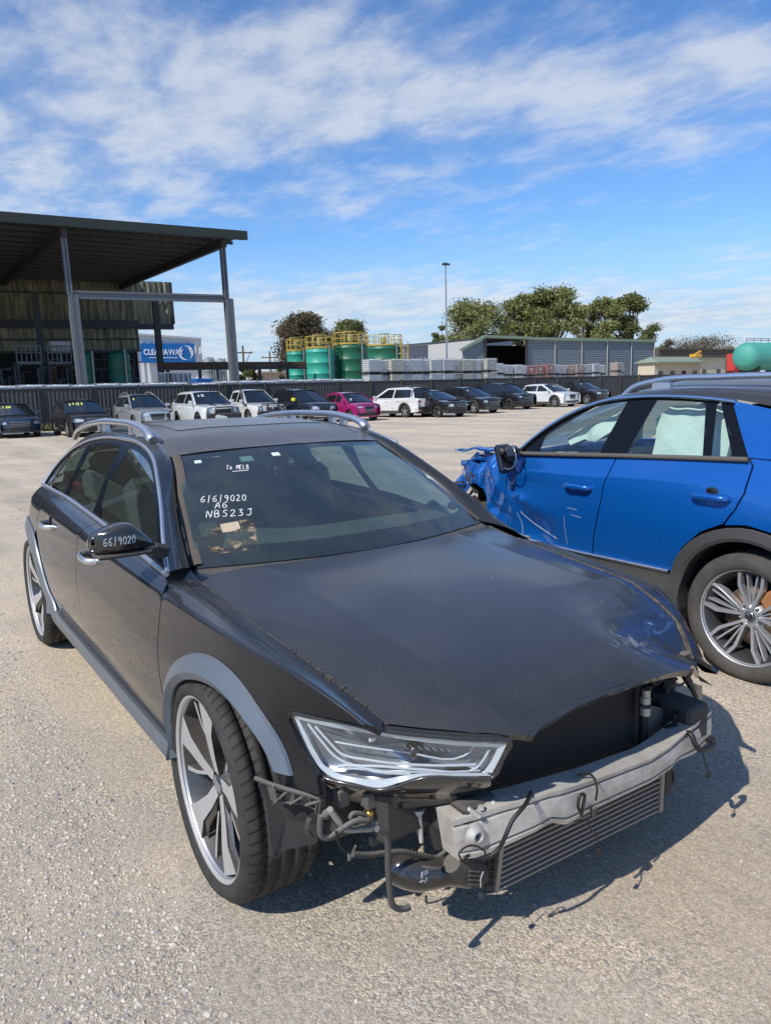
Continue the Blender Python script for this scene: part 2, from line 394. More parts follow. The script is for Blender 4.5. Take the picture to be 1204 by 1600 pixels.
def panel(name, outline, lift, m, parent, step=.04, hem=.012, out=None, off=0.0, mb=None, sm=True, uvscale=1.0):
    "a skin piece: 2-D outline filled with a mesh, lifted on a surface, rim turned in; exact surface normals"
    B = resample(outline, step)
    keep = [0]
    for i in range(1, len(B)):
        if np.linalg.norm(B[i]-B[keep[-1]]) > 1e-4: keep.append(i)
    B = B[keep]
    a = 0.5*np.sum(B[:, 0]*np.roll(B[:, 1], -1)-np.roll(B[:, 0], -1)*B[:, 1])
    if a < 0: B = B[::-1]
    lo, hi = B.min(0), B.max(0); g = []
    for j, y in enumerate(np.arange(lo[1]+step*.5, hi[1], step*.87)):
        for x in np.arange(lo[0]+(step*.5 if j % 2 else step*.2), hi[0], step): g.append((x, y))
    g = np.array(g) if g else np.zeros((0, 2))
    if len(g):
        g = g[inside(B, g)]
        if len(g):
            d = np.min(np.linalg.norm(g[:, None]-B[None], axis=2), axis=1); g = g[d > step*.45]
    nb = len(B); pts = [Vector(q) for q in np.vstack([B, g])] if len(g) else [Vector(q) for q in B]
    ed = [(i, (i+1) % nb) for i in range(nb)]
    V2, E2, F2, *_ = delaunay_2d_cdt(pts, ed, [], 1, 1e-6)
    uv = np.array([(q.x, q.y) for q in V2]); F2 = [tuple(f) for f in F2]
    e = 2e-3
    P = lift(uv[:, 0], uv[:, 1])
    du = lift(uv[:, 0]+e, uv[:, 1])-lift(uv[:, 0]-e, uv[:, 1]); dv = lift(uv[:, 0], uv[:, 1]+e)-lift(uv[:, 0], uv[:, 1]-e)
    Nn = np.cross(du, dv); Nn /= np.linalg.norm(Nn, axis=1)[:, None]+1e-12
    flip = False
    if out is not None:
        o_ = np.asarray(out, float)
        if (Nn@o_).sum() < 0: Nn = -Nn; flip = True
    P = P+Nn*off
    F = [f[::-1] for f in F2] if flip else list(F2)
    cnt = {}
    for f in F:
        for i in range(len(f)): cnt[(f[i], f[(i+1) % len(f)])] = 1
    be = [(a_, b_) for (a_, b_) in cnt if (b_, a_) not in cnt]
    nv = len(P); H = []; idx = {}
    LN = [Nn[k] for f in F for k in f]
    if hem:
        for a_, b_ in be:
            for q in (a_, b_):
                if q not in idx: idx[q] = nv+len(H); H.append(P[q]-Nn[q]*hem)
        for a_, b_ in be:
            f = (b_, a_, idx[a_], idx[b_]); F.append(f)
            t_ = P[b_]-P[a_]; hn = np.cross(t_, Nn[a_]); hn /= np.linalg.norm(hn)+1e-12
            LN += [hn]*4
    Vall = np.vstack([P, np.array(H)]) if H else P
    me = bpy.data.meshes.new(name); me.from_pydata(Vall.tolist(), [], F); me.materials.append(m)
    me.polygons.foreach_set('use_smooth', [True]*len(F)); me.update()
    me.normals_split_custom_set([tuple(q) for q in LN])
    return link(me, name, parent)
def strip(name, A, B, m, parent, nv=5, bulge=0.0, out=None, hem=0.0):
    A = np.array(A, float); B = np.array(B, float)
    t = np.linspace(0, 1, nv); G = A[:, None]*(1-t)[None, :, None]+B[:, None]*t[None, :, None]
    if bulge:
        n_ = np.cross(np.gradient(A, axis=0), B-A); n_ /= np.linalg.norm(n_, axis=1)[:, None]+1e-9
        if out is not None and (n_@np.array(out, float)).sum() < 0: n_ = -n_
        G = G+n_[:, None]*(bulge*4*t*(1-t))[None, :, None]
    mb = MB(); fl = False
    if out is not None:
        n_ = np.cross(G[1, 0]-G[0, 0], G[0, -1]-G[0, 0]); fl = (np.cross(np.gradient(A, axis=0), B-A)@np.array(out, float)).sum() > 0
    mb.grid(G, flip=fl)
    return mb.build(name, m, parent)
def rib(mb, pts, w, off, surf_n, m=None):
    "flat ribbon (marker stroke) along 3-D points, lying on a surface of normal surf_n"
    P = np.array(pts, float); n = np.array(surf_n, float); n /= np.linalg.norm(n)
    T = np.gradient(P, axis=0); T /= np.linalg.norm(T, axis=1)[:, None]+1e-9; S = np.cross(T, n)*w/2
    G = np.stack([P-S+n*off, P+S+n*off], 1); mb.grid(G, m)

g = MB(); xs_ = [(1200, 0), (-7, 0), (-14, -.05), (-22, -.15), (-1200, -.15)]; g.grid([[(x, y, z) for y in (-1200, 1200)] for x, z in xs_], smooth=True)
gm = bpy.data.materials.new('gravel yard'); gm.use_nodes = True; t = gm.node_tree; b = t.nodes['Principled BSDF']; b.inputs['Roughness'].default_value = .92; b.inputs['Specular IOR Level'].default_value = .25
co = N(t, 'ShaderNodeTexCoord').outputs['Object']
def nz(sc_, det, ro, dim='3D'):
    n = N(t, 'ShaderNodeTexNoise', inp={'Scale': sc_, 'Detail': det, 'Roughness': ro}); L(t, co, n.inputs['Vector']); return n.outputs[0]
def vor(sc_, feat='F1', rnd=1.0):
    n = N(t, 'ShaderNodeTexVoronoi', feature=feat, inp={'Scale': sc_, 'Randomness': rnd}); L(t, co, n.inputs['Vector']); return n
big = nz(.35, 5, .6); mid = nz(2.2, 7, .7); fine = nz(55, 6, .8); vf = nz(220, 4, .85); patch = nz(.9, 8, .72)
v1 = vor(48); v2 = vor(130); v3 = vor(320)
base = N(t, 'ShaderNodeMixRGB'); base.inputs[1].default_value = (.63, .515, .375, 1); base.inputs[2].default_value = (.50, .435, .345, 1)
L(t, ramp(t, math_(t, 'ADD', math_(t, 'MULTIPLY', big, .6), math_(t, 'MULTIPLY', mid, .4)), [(.42, 0), (.58, 1)]), base.inputs[0])
def sep(v): q = N(t, 'ShaderNodeSeparateColor'); L(t, v.outputs['Color'], q.inputs[0]); return q.outputs
s1, s2, s3 = sep(v1), sep(v2), sep(v3)
stone = ramp(t, patch, [(.44, 0), (.60, 1)])                 # where aggregate is exposed
c_ = base.outputs[0]
def mul(c, f, amt):
    m = N(t, 'ShaderNodeMixRGB', blend_type='MULTIPLY'); L(t, c, m.inputs[1]); L(t, f, m.inputs[2])
    if isinstance(amt, float): m.inputs[0].default_value = amt
    else: L(t, amt, m.inputs[0])
    return m.outputs[0]
c_ = mul(c_, ramp(t, s3[0], [(0, .62), (1, 1.32)], 'LINEAR'), .7)
c_ = mul(c_, ramp(t, s2[1], [(0, .60), (.5, 1), (1, 1.35)], 'LINEAR'), math_(t, 'MULTIPLY_ADD', stone, .55, .25))
c_ = mul(c_, ramp(t, fine, [(.3, .60), (.7, 1.32)], 'LINEAR'), .85)
bl = N(t, 'ShaderNodeMixRGB'); bl.inputs[2].default_value = (.235, .245, .26, 1); L(t, c_, bl.inputs[1])
inner = math_(t, 'LESS_THAN', v1.outputs['Distance'], .38)
L(t, math_(t, 'MULTIPLY', math_(t, 'MULTIPLY', math_(t, 'GREATER_THAN', s1[1], .80), inner), math_(t, 'MULTIPLY_ADD', stone, .55, .12)), bl.inputs[0])
pl_ = N(t, 'ShaderNodeMixRGB'); pl_.inputs[2].default_value = (.62, .57, .49, 1); L(t, bl.outputs[0], pl_.inputs[1])
L(t, math_(t, 'MULTIPLY', math_(t, 'MULTIPLY', math_(t, 'LESS_THAN', s1[0], .07), inner), .6), pl_.inputs[0])
# faint wheel tracks running along the yard
mpt = N(t, 'ShaderNodeMapping'); mpt.inputs['Rotation'].default_value = (0, 0, R(24)); mpt.inputs['Scale'].default_value = (.07, .85, 1); L(t, co, mpt.inputs[0])
trk = N(t, 'ShaderNodeTexNoise', inp={'Scale': 1.0, 'Detail': 6, 'Roughness': .65}); L(t, mpt.outputs[0], trk.inputs['Vector'])
c_ = mul(pl_.outputs[0], ramp(t, trk.outputs[0], [(.38, .80), (.52, 1.04), (.66, 1.12)], 'LINEAR'), .9)
L(t, c_, b.inputs['Base Color'])
hgt = math_(t, 'ADD', math_(t, 'MULTIPLY', vf, .5), math_(t, 'MULTIPLY', fine, .8))
hgt = math_(t, 'ADD', hgt, math_(t, 'MULTIPLY', math_(t, 'MULTIPLY', v2.outputs['Distance'], -.9), math_(t, 'MULTIPLY_ADD', stone, .8, .2)))
hgt = math_(t, 'ADD', hgt, math_(t, 'MULTIPLY', v3.outputs['Distance'], -.35))
bp = N(t, 'ShaderNodeBump', inp={'Strength': .6, 'Distance': .010}); L(t, hgt, bp.inputs['Height']); L(t, bp.outputs[0], b.inputs['Normal'])
gr = g.build('ground', gm); tag(gr, kind='structure', label='pale gravel and worn asphalt yard surface')
# loose stones as real geometry, denser near the camera and at the left
def stones(n, x0, x1, y0, y1, smin, smax, seed, clus=False):
    r = np.random.default_rng(seed); V = []; F = []
    base_ = np.array([(1, 0, 0), (-1, 0, 0), (0, 1, 0), (0, -1, 0), (0, 0, 1), (.6, .6, .5), (-.6, .6, .5), (.6, -.6, .5), (-.6, -.6, .5)], float)
    fc = [(4, 5, 6), (4, 6, 8), (4, 8, 7), (4, 7, 5), (0, 2, 5), (2, 6, 5), (2, 1, 6), (1, 8, 6), (1, 3, 8), (3, 7, 8), (3, 0, 7), (0, 5, 7)]
    for i in range(n):
        s_ = smin*(smax/smin)**(r.random()**2.6); q = base_*(1+r.normal(0, .16, (9, 3))); q = q*np.array([1, r.uniform(.6, 1), r.uniform(.45, .8)])*s_
        a = r.uniform(0, 6.28); c_, s2 = math.cos(a), math.sin(a); q = q@np.array([[c_, -s2, 0], [s2, c_, 0], [0, 0, 1]]).T
        yy_ = r.uniform(y0, y1) if not clus else y1-abs(r.normal(0, .45))*1.6; V.append(q+[r.uniform(x0, x1), yy_, -s_*.12]); F += [tuple(9*i+k for k in f) for f in fc]
    return np.concatenate(V), F
sm_ = bpy.data.materials.new('loose stone'); sm_.use_nodes = True; t = sm_.node_tree; b = t.nodes['Principled BSDF']; b.inputs['Roughness'].default_value = .9; b.inputs['Specular IOR Level'].default_value = .2
gi = N(t, 'ShaderNodeNewGeometry'); cr_ = N(t, 'ShaderNodeValToRGB'); e = cr_.color_ramp.elements
for i, (p_, c) in enumerate(((0, (.25, .25, .255)), (.15, (.31, .29, .265)), (.4, (.48, .41, .32)), (.7, (.52, .45, .35)), (.88, (.38, .33, .27)), (1, (.58, .53, .46)))):
    if i > 1: e.new(.5)
    e[i].position = p_; e[i].color = c+(1,)
L(t, gi.outputs['Random Per Island'], cr_.inputs[0]); L(t, cr_.outputs[0], b.inputs['Base Color'])
for (n, x0, x1, y0, y1, a, bb, sd) in ((9000, -2.6, 1.7, -3.0, 2.6, .0016, .008, 1), (15000, -2.8, 1.0, -3.1, -1.02, .0028, .013, 2), (30000, -3.2, .55, -3.1, -1.05, .0026, .0095, 7), (9000, -8, -2.6, -4.6, -1.0, .005, .020, 5), (2200, -16, -4, -4, 9, .007, .024, 3)):
    V_, F_ = stones(n, x0, x1, y0, y1, a, bb, sd, sd == 7); mb = MB(); mb.add(V_, F_); tag(mb.build('gravel', sm_), kind='stuff', label='loose stones lying on the yard')

# ================================================================== the wrecked wagon
wag = empty('station_wagon', (0, 0, 0), label='dusty black station wagon with its front bumper torn off, nearest the camera', cat='car')
def crush(P):
    "left front corner beaten down in the crash"
    P = np.array(P, float); x, y = P[:, 0], P[:, 1]
    k = np.interp(x, [.28, .40, .50, .55, .60, .68, .80], [0, .03, .065, .105, .15, .16, .10])
    s = np.clip((y-.08)/.56, 0, 1); s = s*s*(3-2*s)
    s2 = np.clip((y-.78)/.15, 0, 1)
    P[:, 2] -= k*s*(1-.25*s2)*np.clip((P[:, 2]-.2)/.3, 0, 1); P[:, 0] -= .35*k*s
    return P
WV = [0, .11, .2, .36, .56, .70, .78, .845, .94]
low = [[(-3.9, .62, .27), (-3.4, .76, .26), (-2.7, .86, .26), (.6, .86, .26)],
       [(-3.9, .64, .32), (-3.4, .79, .31), (-2.7, .915, .31), (.3, .915, .31), (.6, .84, .31)],
       [(-3.9, .66, .39), (-3.4, .80, .38), (-2.7, .905, .38), (.3, .905, .37), (.6, .82, .37)],
       [(-3.9, .67, .50), (-3.4, .81, .50), (-2.7, .92, .49), (-2, .925, .49), (.15, .916, .49), (.42, .87, .49), (.6, .785, .49)],
       [(-3.9, .67, .70), (-3.4, .81, .70), (-2.7, .93, .70), (-2, .938, .69), (0, .926, .68), (.30, .89, .67), (.45, .835, .655), (.6, .765, .64)],
       [(-3.9, .63, .85), (-3.4, .77, .86), (-2.7, .918, .86), (-2, .928, .84), (-.3, .915, .81), (.13, .895, .80), (.35, .862, .78), (.5, .82, .76), (.62, .775, .735)]]
torn = [(-3.9, .57, .93), (-3.4, .73, .935), (-3.1, .81, .94), (-2.77, .895, .932), (-1.5, .915, .905), (-.33, .905, .880), (-.1, .898, .876), (.13, .885, .869), (.3, .862, .857), (.44, .835, .84), (.54, .805, .812), (.62, .775, .78)]
sideA = Loft(low+[torn, [(-3.9, .54, .95), (-3.4, .70, .955), (-3.1, .775, .965), (-2.77, .868, .968), (-1.5, .885, .938), (-.3, .875, .903)],
             [(-3.9, .50, .965), (-3.4, .665, .975), (-3.1, .735, .985), (-2.86, .805, .995), (-2.2, .812, .985), (-1.45, .826, .96), (-.9, .835, .935), (-.4, .838, .912)]], WV, crease=(6,))
sideB = Loft(low+[torn, [(-.7, .87, .905), (-.33, .84, .892), (0, .825, .868), (.3, .80, .838), (.45, .775, .815), (.62, .745, .765)],
             [(-.7, .72, .89), (-.58, .715, .885), (-.45, .718, .855), (-.08, .71, .812), (.138, .70, .79), (.33, .69, .766), (.49, .68, .742), (.60, .665, .715), (.7, .65, .69)]], WV, crease=(6,))
def drop(P):
    P = np.array(P, float); k = .045+.075*np.clip((P[:, 0]+1.5)/1.1, 0, 1); P[:, 2] -= k*np.clip((P[:, 1]-.3)/.5, 0, 1); return P
def crushF(P):
    "left fender folded down beside the hood"
    P = crush(P); x, y = P[:, 0], P[:, 1]
    k = np.interp(x, [-.9, -.45, -.1, .09, .29, .40, .46, .6], [.045, .07, .10, .115, .12, .14, .18, .19]); P[:, 2] -= k*np.clip((y-.66)/.16, 0, 1)*np.clip((P[:, 2]-.25)/.4, 0, 1)
    P[:, 1] -= .03*np.clip((y-.7)/.15, 0, 1); return P
def pick(lift, px, py, u0, v0):
    "where on a surface the surveyed pixel falls"
    q = np.array([u0, v0], float)
    def pr(q):
        P = lift(np.array([q[0]]), np.array([q[1]]))[0]-CAM; d = P@cf
        return np.array([PW/2+FPX*(P@cr)/d, PH/2-FPX*(P@cu)/d])
    for _ in range(25):
        r = pr(q)-(px, py); J = np.stack([(pr(q+(1e-4, 0))-pr(q))/1e-4, (pr(q+(0, 1e-4))-pr(q))/1e-4], 1)
        st = np.linalg.lstsq(J, -r, rcond=None)[0]; n_ = np.linalg.norm(st); q = q+st*min(1, .08/(n_+1e-9))
        if n_ < 1e-5: break
    return tuple(q)
def c3(x, y): return (440+.3156*x, 1080+.3156*y)
def sgn(l, s, post=None): return Loft(l.lines, l.vs, l.crease, s, post)
fl_out = [(-.316, .315), (-.328, .34), (-.340, .38), (-.348, .45), (-.334, .50), (-.297, .56), (-.235, .64), (-.145, .715), (-.02, .772), (.11, .79), (.215, .775), (.305, .735), (.375, .685), (.425, .625), (.452, .572)]
fl_in = [(-.314, .316), (-.312, .345), (-.308, .40), (-.298, .44), (-.278, .48), (-.262, .515), (-.21, .585), (-.13, .645), (-.035, .684), (.075, .706), (.18, .700), (.262, .676), (.33, .642), (.372, .60), (.389, .578)]
rf_out = [(-3.40, .33), (-3.385, .45), (-3.32, .60), (-3.20, .72), (-3.05, .79), (-2.90, .812), (-2.72, .80), (-2.58, .752), (-2.49, .68), (-2.43, .60), (-2.37, .50), (-2.31, .42), (-2.25, .35)]
rf_in = [(-3.27, .32), (-3.262, .42), (-3.21, .54), (-3.13, .63), (-3.02, .69), (-2.90, .708), (-2.78, .69), (-2.68, .63), (-2.60, .545), (-2.555, .46), (-2.53, .40), (-2.51, .35), (-2.49, .31)]
for s in (-1, 1):
    A = sgn(sideA, s, drop if s > 0 else None); B = sgn(sideB, s, crushF if s > 0 else None); O = (0, s, .1)
    side = 'right' if s < 0 else 'left'
    # fender
    o = A.uv([(-.345, .372), (-.335, .45), (-.335, .70), (-.325, .88)])
    po = o+[(-.345, .845), (-.44, .885), (-.585, .935), (-.45, .94), (-.08, .94), (.2, .94), (.45, .94), (.59, .94)]
    B0 = sgn(sideB, -1)
    FE = [((500, 197), (.58, .92)), ((400, 172), (.56, .88)), ((280, 144), (.53, .83)), ((180, 122), (.49, .78)), ((100, 104), (.45, .74)), ((55, 98), (.42, .72)), ((32, 115), (.41, .70)), ((40, 160), (.41, .67)), ((80, 250), (.45, .62)), ((125, 335), (.48, .56)), ((172, 412), (.50, .49)), ((180, 470), (.5, .43)), ((188, 517), (.5, .40)), ((100, 490), (.47, .44)), ((0, 462), (.44, .47))]
    po += [pick(B0, *c3(*q), *g) for q, g in FE]
    inn = [q for q in fl_in if q[1] > .33][::-1]
    po += B.uv([(q[0]+.01*(1 if q[0] > 0 else -1), q[1]+.012) for q in inn if q[1] > .40])
    po += A.uv([(-.312, .372)])
    panel('fender', po, B, black_paint, wag, .035, .014, O)
    # doors
    gap = .006
    qa = np.array([(-.331, .80), (-.345, .845), (-.44, .885), (-.585, .935)]); qb = np.array([(-.345, .845), (-.36, .85), (-.452, .895), (-.60, .94)])
    qa = smooth(qa, 4); qb = smooth(qb, 4); E1 = B(qa[:, 0], qa[:, 1]); E2 = A(qb[:, 0], qb[:, 1]); E1[:, 2] -= .004; E2[:, 2] -= .004
    strip('fender_corner', E1, E2, black_paint, wag, 4, .003, O)
    fd = A.uv([(-.36, .368), (-.345, .42), (-.341, .70), (-.331, .88)])+[(-.36, .85), (-.452, .895), (-.60, .94), (-1.0, .94), (-1.44, .94)]+A.uv([(-1.475, .90), (-1.495, .70), (-1.505, .45), (-1.50, .38), (-1.45, .368)])
    panel('front_door', fd, A, black_paint, wag, .04, .014, O)
    rd = [(-1.447, .94), (-2.0, .94), (-2.35, .94)]+A.uv([(-2.41, .93), (-2.46, .86), (-2.50, .79), (-2.43, .68), (-2.38, .60), (-2.31, .50), (-2.25, .43), (-2.16, .372), (-1.7, .368), (-1.51, .370), (-1.507, .45), (-1.501, .70), (-1.482, .90)])
    panel('rear_door', rd, A, black_paint, wag, .04, .014, O)
    qp = [(-2.36, .94), (-2.9, .94), (-3.4, .94), (-3.88, .94)]+A.uv([(-3.9, .85), (-3.9, .45), (-3.85, .35), (-3.40, .34), (-3.375, .45), (-3.31, .59), (-3.19, .71), (-3.05, .778), (-2.90, .80), (-2.72, .788), (-2.59, .742), (-2.50, .79), (-2.465, .87), (-2.418, .93)])
    panel('rear_quarter', qp, A, black_paint, wag, .05, .014, O)
    sp = A.uv([(-.30, .325), (-.33, .36), (-1.45, .360), (-2.12, .362), (-2.22, .38), (-2.34, .33), (-2.3, .305), (-1.4, .300), (-.4, .298)])
    panel('sill', sp, A, flare_m, wag, .06, .03, O, off=.012)
    for nm, oo, ii in (('front_arch_flare', fl_out, fl_in), ('rear_arch_flare', rf_out, rf_in)):
        So = smooth(oo, 5); Si = smooth(ii, 5); mbf = MB(); LL = B if nm[0] == 'f' else A
        def onb(Q, off):
            uv = np.array(LL.uv(Q)); P = LL(uv[:, 0], uv[:, 1]); P[:, 1] += s*off; return P
        a0 = onb(So, .001); a1 = onb(So+(Si-So)*.03, .010); a2 = onb(So+(Si-So)*.35, .017); a3 = onb(So+(Si-So)*.64, .022)
        a4 = onb(Si-[.006, -.003], .002); a5 = a4.copy(); a5[:, 1] -= s*.06; a5[:, 2] += .008
        mbf.grid(np.stack([a0, a1], 1)); mbf.grid(np.stack([a1, a2, a3], 1)); mbf.grid(np.stack([a3, a4], 1)); mbf.grid(np.stack([a4, a5], 1))
        mbf.build('wheel_arch_flare', flare_m, wag)
        # inner wheel housing
        mb2 = MB(); b5 = a5.copy(); b6 = a5.copy(); b6[:, 1] = s*.60
        mb2.grid(np.stack([b5, b6], 1)); mb2.build('wheel_housing', felt, wag)
    # greenhouse side
    def gh(u, v, s=s): 
        u = np.asarray(u, float); v = np.asarray(v, float)
        return np.stack([u, s*(.82-.60*(v-.95)-.16*(v-.95)**2), v-(.11*np.clip((1.28-v)/.3, 0, 1) if s > 0 else 0)], 1)
    dlo = smooth([(-.43, .918), (-.60, .995), (-.78, 1.085), (-.98, 1.17), (-1.18, 1.243), (-1.47, 1.292), (-1.79, 1.303), (-2.21, 1.292), (-2.52, 1.252), (-2.73, 1.188), (-2.86, 1.085), (-2.90, .992)], 6)
    wf = [(-.64, .955), (-.80, 1.065), (-.98, 1.145), (-1.18, 1.22), (-1.40, 1.262), (-1.62, 1.275), (-1.655, 1.12), (-1.56, 1.01), (-1.475, .968), (-1.0, .948)]
    wr = [(-1.62, .974), (-1.73, 1.10), (-1.80, 1.278), (-2.0, 1.282), (-2.21, 1.27), (-2.33, 1.245), (-2.27, 1.05), (-2.235, .992)]
    wq = [(-2.33, .996), (-2.36, 1.10), (-2.43, 1.235), (-2.56, 1.205), (-2.70, 1.15), (-2.80, 1.08), (-2.845, 1.012)]
    for q, nm in ((wf, 'side_window'), (wr, 'side_window'), (wq, 'quarter_window')): panel(nm, q, gh, gl_main, wag, .08, 0, O)
    # pillar frame: outline with the windows cut out, built from strips
    fm = MB()
    def fr(poly, off=.004):
        P = resample(poly, .05); G0 = gh(P[:, 0], P[:, 1]); return G0
    belt = [(x, float(np.interp(x, [-2.9, -2.2, -1.45, -.9, -.4], [.992, .985, .96, .935, .912]))) for x in np.linspace(-.43, -2.9, 40)]
    def ringstrip(a, b):
        A_ = gh(*np.array(a).T); B_ = gh(*np.array(b).T); A_[:, 1] += s*.003; B_[:, 1] += s*.003
        fm.grid(np.stack([A_, B_], 1), smooth=False)
    ringstrip(dlo, [(x*(1-.0), z-.032) if x < -1.0 and x > -2.75 else ((x-.05, z-.022) if x >= -1.0 else (x+.055, z-.012)) for x, z in dlo])
    ringstrip([(-1.475, .965), (-1.56, 1.01), (-1.655, 1.12), (-1.615, 1.30)], [(-1.64, .967), (-1.655, 1.01), (-1.74, 1.12), (-1.81, 1.30)])
    ringstrip([(-2.225, .985), (-2.26, 1.05), (-2.32, 1.25), (-2.32, 1.285)], [(-2.34, .985), (-2.37, 1.10), (-2.44, 1.24), (-2.44, 1.262)])
    ringstrip([(-.43, .915), (-.50, .93), (-.56, .95), (-.62, .975)], [(-.9, .94), (-.76, .95), (-.72, .97), (-.64, 1.01)])
    fm.build('window_frame', frame_k, wag)
    ct = MB(); P = gh(dlo[:, 0], dlo[:, 1]); P[:, 1] += s*.010; P[:, 2] += .004
    ct.tube(P if s < 0 else P[24:], .0085, 6)
    Pb = gh(*np.array(belt).T); Pb[:, 1] += s*.012; Pb[:, 2] += .006; ct.tube(Pb, .011, 6)
    ct.build('chrome_window_trim', chrome, wag)
    # A pillar + cant rail + D pillar skin
    tA = np.linspace(0, 1, len(dlo)); DL = gh(dlo[:, 0], dlo[:, 1]); DL[:, 1] += s*.004; DL[:, 2] += .008
    wk = [(0, -.595, .708, .885), (.2, -.86, .652, 1.035), (.40, -1.205, .558, 1.245), (.5, -1.42, .545, 1.305), (.62, -1.8, .54, 1.338), (.76, -2.4, .54, 1.325), (.9, -2.92, .55, 1.24), (1.0, -3.02, .70, 1.03)]
    WL = cub(wk, tA); WL[:, 1] *= s
    strip('roof_side_rail', DL, WL, black_paint, wag, 7, .012, O)
    # mud-brown windscreen side strip
    tb = np.linspace(0, .40, 14); e0 = cub(wk, tb); e0[:, 1] -= .004; e1 = e0.copy(); e1[:, 1] -= .034; e0[:, 1] *= s; e1[:, 1] *= s; e0[:, 2] += .010; e1[:, 2] += .014; e1[:, 0] += .01
    strip('windscreen_seal', e0, e1, mat('brown dusty rubber', (.10, .082, .065), .8), wag, 3, .003, (1, 0, 1))
    # roof rail
    rr_ = MB(); pr = smooth([(-1.37, .575, 1.315), (-1.43, .575, 1.343), (-1.60, .572, 1.372), (-1.95, .57, 1.384), (-2.4, .57, 1.373), (-2.75, .572, 1.338), (-2.95, .575, 1.29), (-3.0, .576, 1.262)], 6)
    pr[:, 1] *= s; rad = np.interp(np.linspace(0, 1, len(pr)), [0, .06, .16, .8, 1], [.020, .024, .019, .017, .014])
    rr_.tube(pr, rad, 10, sx=1.25)
    for x0 in (-1.60, -1.72, -2.22, -2.34):
        zt = float(np.interp(-x0, [1.43, 1.6, 1.95, 2.4, 2.75], [1.343, 1.370, 1.382, 1.371, 1.336])); rr_.box((x0, s*.568, zt-.022), (.045, .028, .05))
    rr_.build('roof_rail', chrome, wag)
    # seam seals on the roof: two pale scratches on the right
    # handles
    for hx, hz in ((-1.24, .845), (-2.15, .862)):
        hm = MB(); y0 = .924
        pp = smooth([(hx-.10, y0-.012, hz), (hx-.085, y0+.018, hz+.001), (hx, y0+.034, hz+.003), (hx+.085, y0+.02, hz+.001), (hx+.10, y0-.012, hz)], 5)
        pp[:, 1] *= s; hm.tube(pp, .014, 8, sx=.6); hm.build('door_handle', chrome, wag)
        cu_ = MB(); cu_.lathe([(.0, .002), (.035, .002), (.048, .0)], 20, c=(hx, s*(y0-.002), hz)); 
        cu_.xf(lambda a, hx=hx: np.stack([(a[:, 0]-hx)*1.5+hx, a[:, 1], a[:, 2]], 1)).build('handle_recess', gloss_k, wag)
# ---- hood
hv = [0, .18, .36, .46, .60, .70]
hl = [[(-.50, 0, .888), (-.2, 0, .868), (.1, 0, .848), (.4, 0, .812), (.6, 0, .775), (.72, 0, .735), (.80, 0, .675), (.86, 0, .62)],
      [(-.50, .20, .887), (-.2, .20, .868), (.1, .20, .847), (.4, .20, .812), (.6, .20, .776), (.72, .20, .738), (.82, .20, .68), (.88, .20, .63)],
      [(-.52, .38, .885), (-.2, .38, .862), (.1, .38, .840), (.4, .37, .808), (.6, .36, .778), (.72, .35, .742), (.83, .34, .688), (.9, .34, .64)],
      [(-.54, .46, .888), (-.2, .455, .858), (.1, .46, .838), (.4, .455, .806), (.6, .445, .776), (.72, .43, .742), (.83, .41, .688), (.9, .40, .64)],
      [(-.57, .60, .882), (-.2, .60, .836), (.1, .60, .818), (.4, .595, .786), (.55, .58, .758), (.66, .55, .725), (.76, .52, .69), (.86, .5, .65)],
      [(-.60, .705, .880), (-.45, .708, .851), (-.08, .70, .808), (.138, .69, .786), (.33, .68, .762), (.49, .672, .738), (.60, .658, .710), (.72, .63, .66)]]
for l_ in hl[2:4]: pass
def hood(u, v):
    v = np.asarray(v, float); s = np.sign(v); s[s == 0] = 1
    P = Loft(hl, hv, crease=(3,))(u, np.abs(v)); P[:, 1] *= s
    return crush(P)
HP = [(602.5, 1130.5), (680, 1139), (740, 1145), (790, 1149), (834, 1150), (840, 1143), (848, 1134), (862, 1126), (880, 1116), (910, 1100), (950, 1083), (986, 1071), (1030, 1057), (1060, 1049), (1077, 1047), (1091, 1052), (1094, 1034), (1096, 1015)]
HG = [(.60, -.66), (.68, -.58), (.75, -.50), (.80, -.45), (.83, -.40), (.82, -.38), (.80, -.34), (.79, -.30), (.78, -.25), (.77, -.16), (.77, -.05), (.78, .08), (.78, .22), (.78, .35), (.76, .45), (.66, .62), (.62, .66), (.60, .68)]
ho = [(-.582, -.70), (-.2, -.70), (.2, -.70), (.45, -.70)]
for (a_, b_), g_ in zip(HP, HG):
    q = pick(hood, a_, b_, *g_); q = (max(min(q[0], .90), .4), max(min(q[1], .72), -.72)); print('hood', (a_, b_), np.round(q, 3)); ho.append(q)
ho += [(.45, .70), (.2, .70), (-.2, .70), (-.582, .70)]
wb = [(-.545+.115*math.cos(v/.70*1.45)+.0, v) for v in np.linspace(.66, -.66, 16)]
hd = panel('hood', ho+wb, hood, hood_paint, wag, .03, .022, (0, 0, 1))
# bent pale inner lip along the torn edge
P = hood(np.array([.795, .785, .778, .772, .772, .776, .782, .786, .786]), np.array([-.30, -.25, -.18, -.08, .02, .12, .22, .3, .36]))
lp = MB(); P2 = P.copy(); P2[:, 2] -= .028; P2[:, 0] -= .012+.008*np.sin(np.arange(9)*2.1); P[:, 0] += .003
lp.grid(np.stack([P+[0, 0, -.001], P2, P2-[.03, 0, .004]], 1)); lp.build('hood_inner_edge', mat('bent primer edge', (.20, .18, .15), .6, .3, var=(26, .9, (.02, .02, .022))), wag)
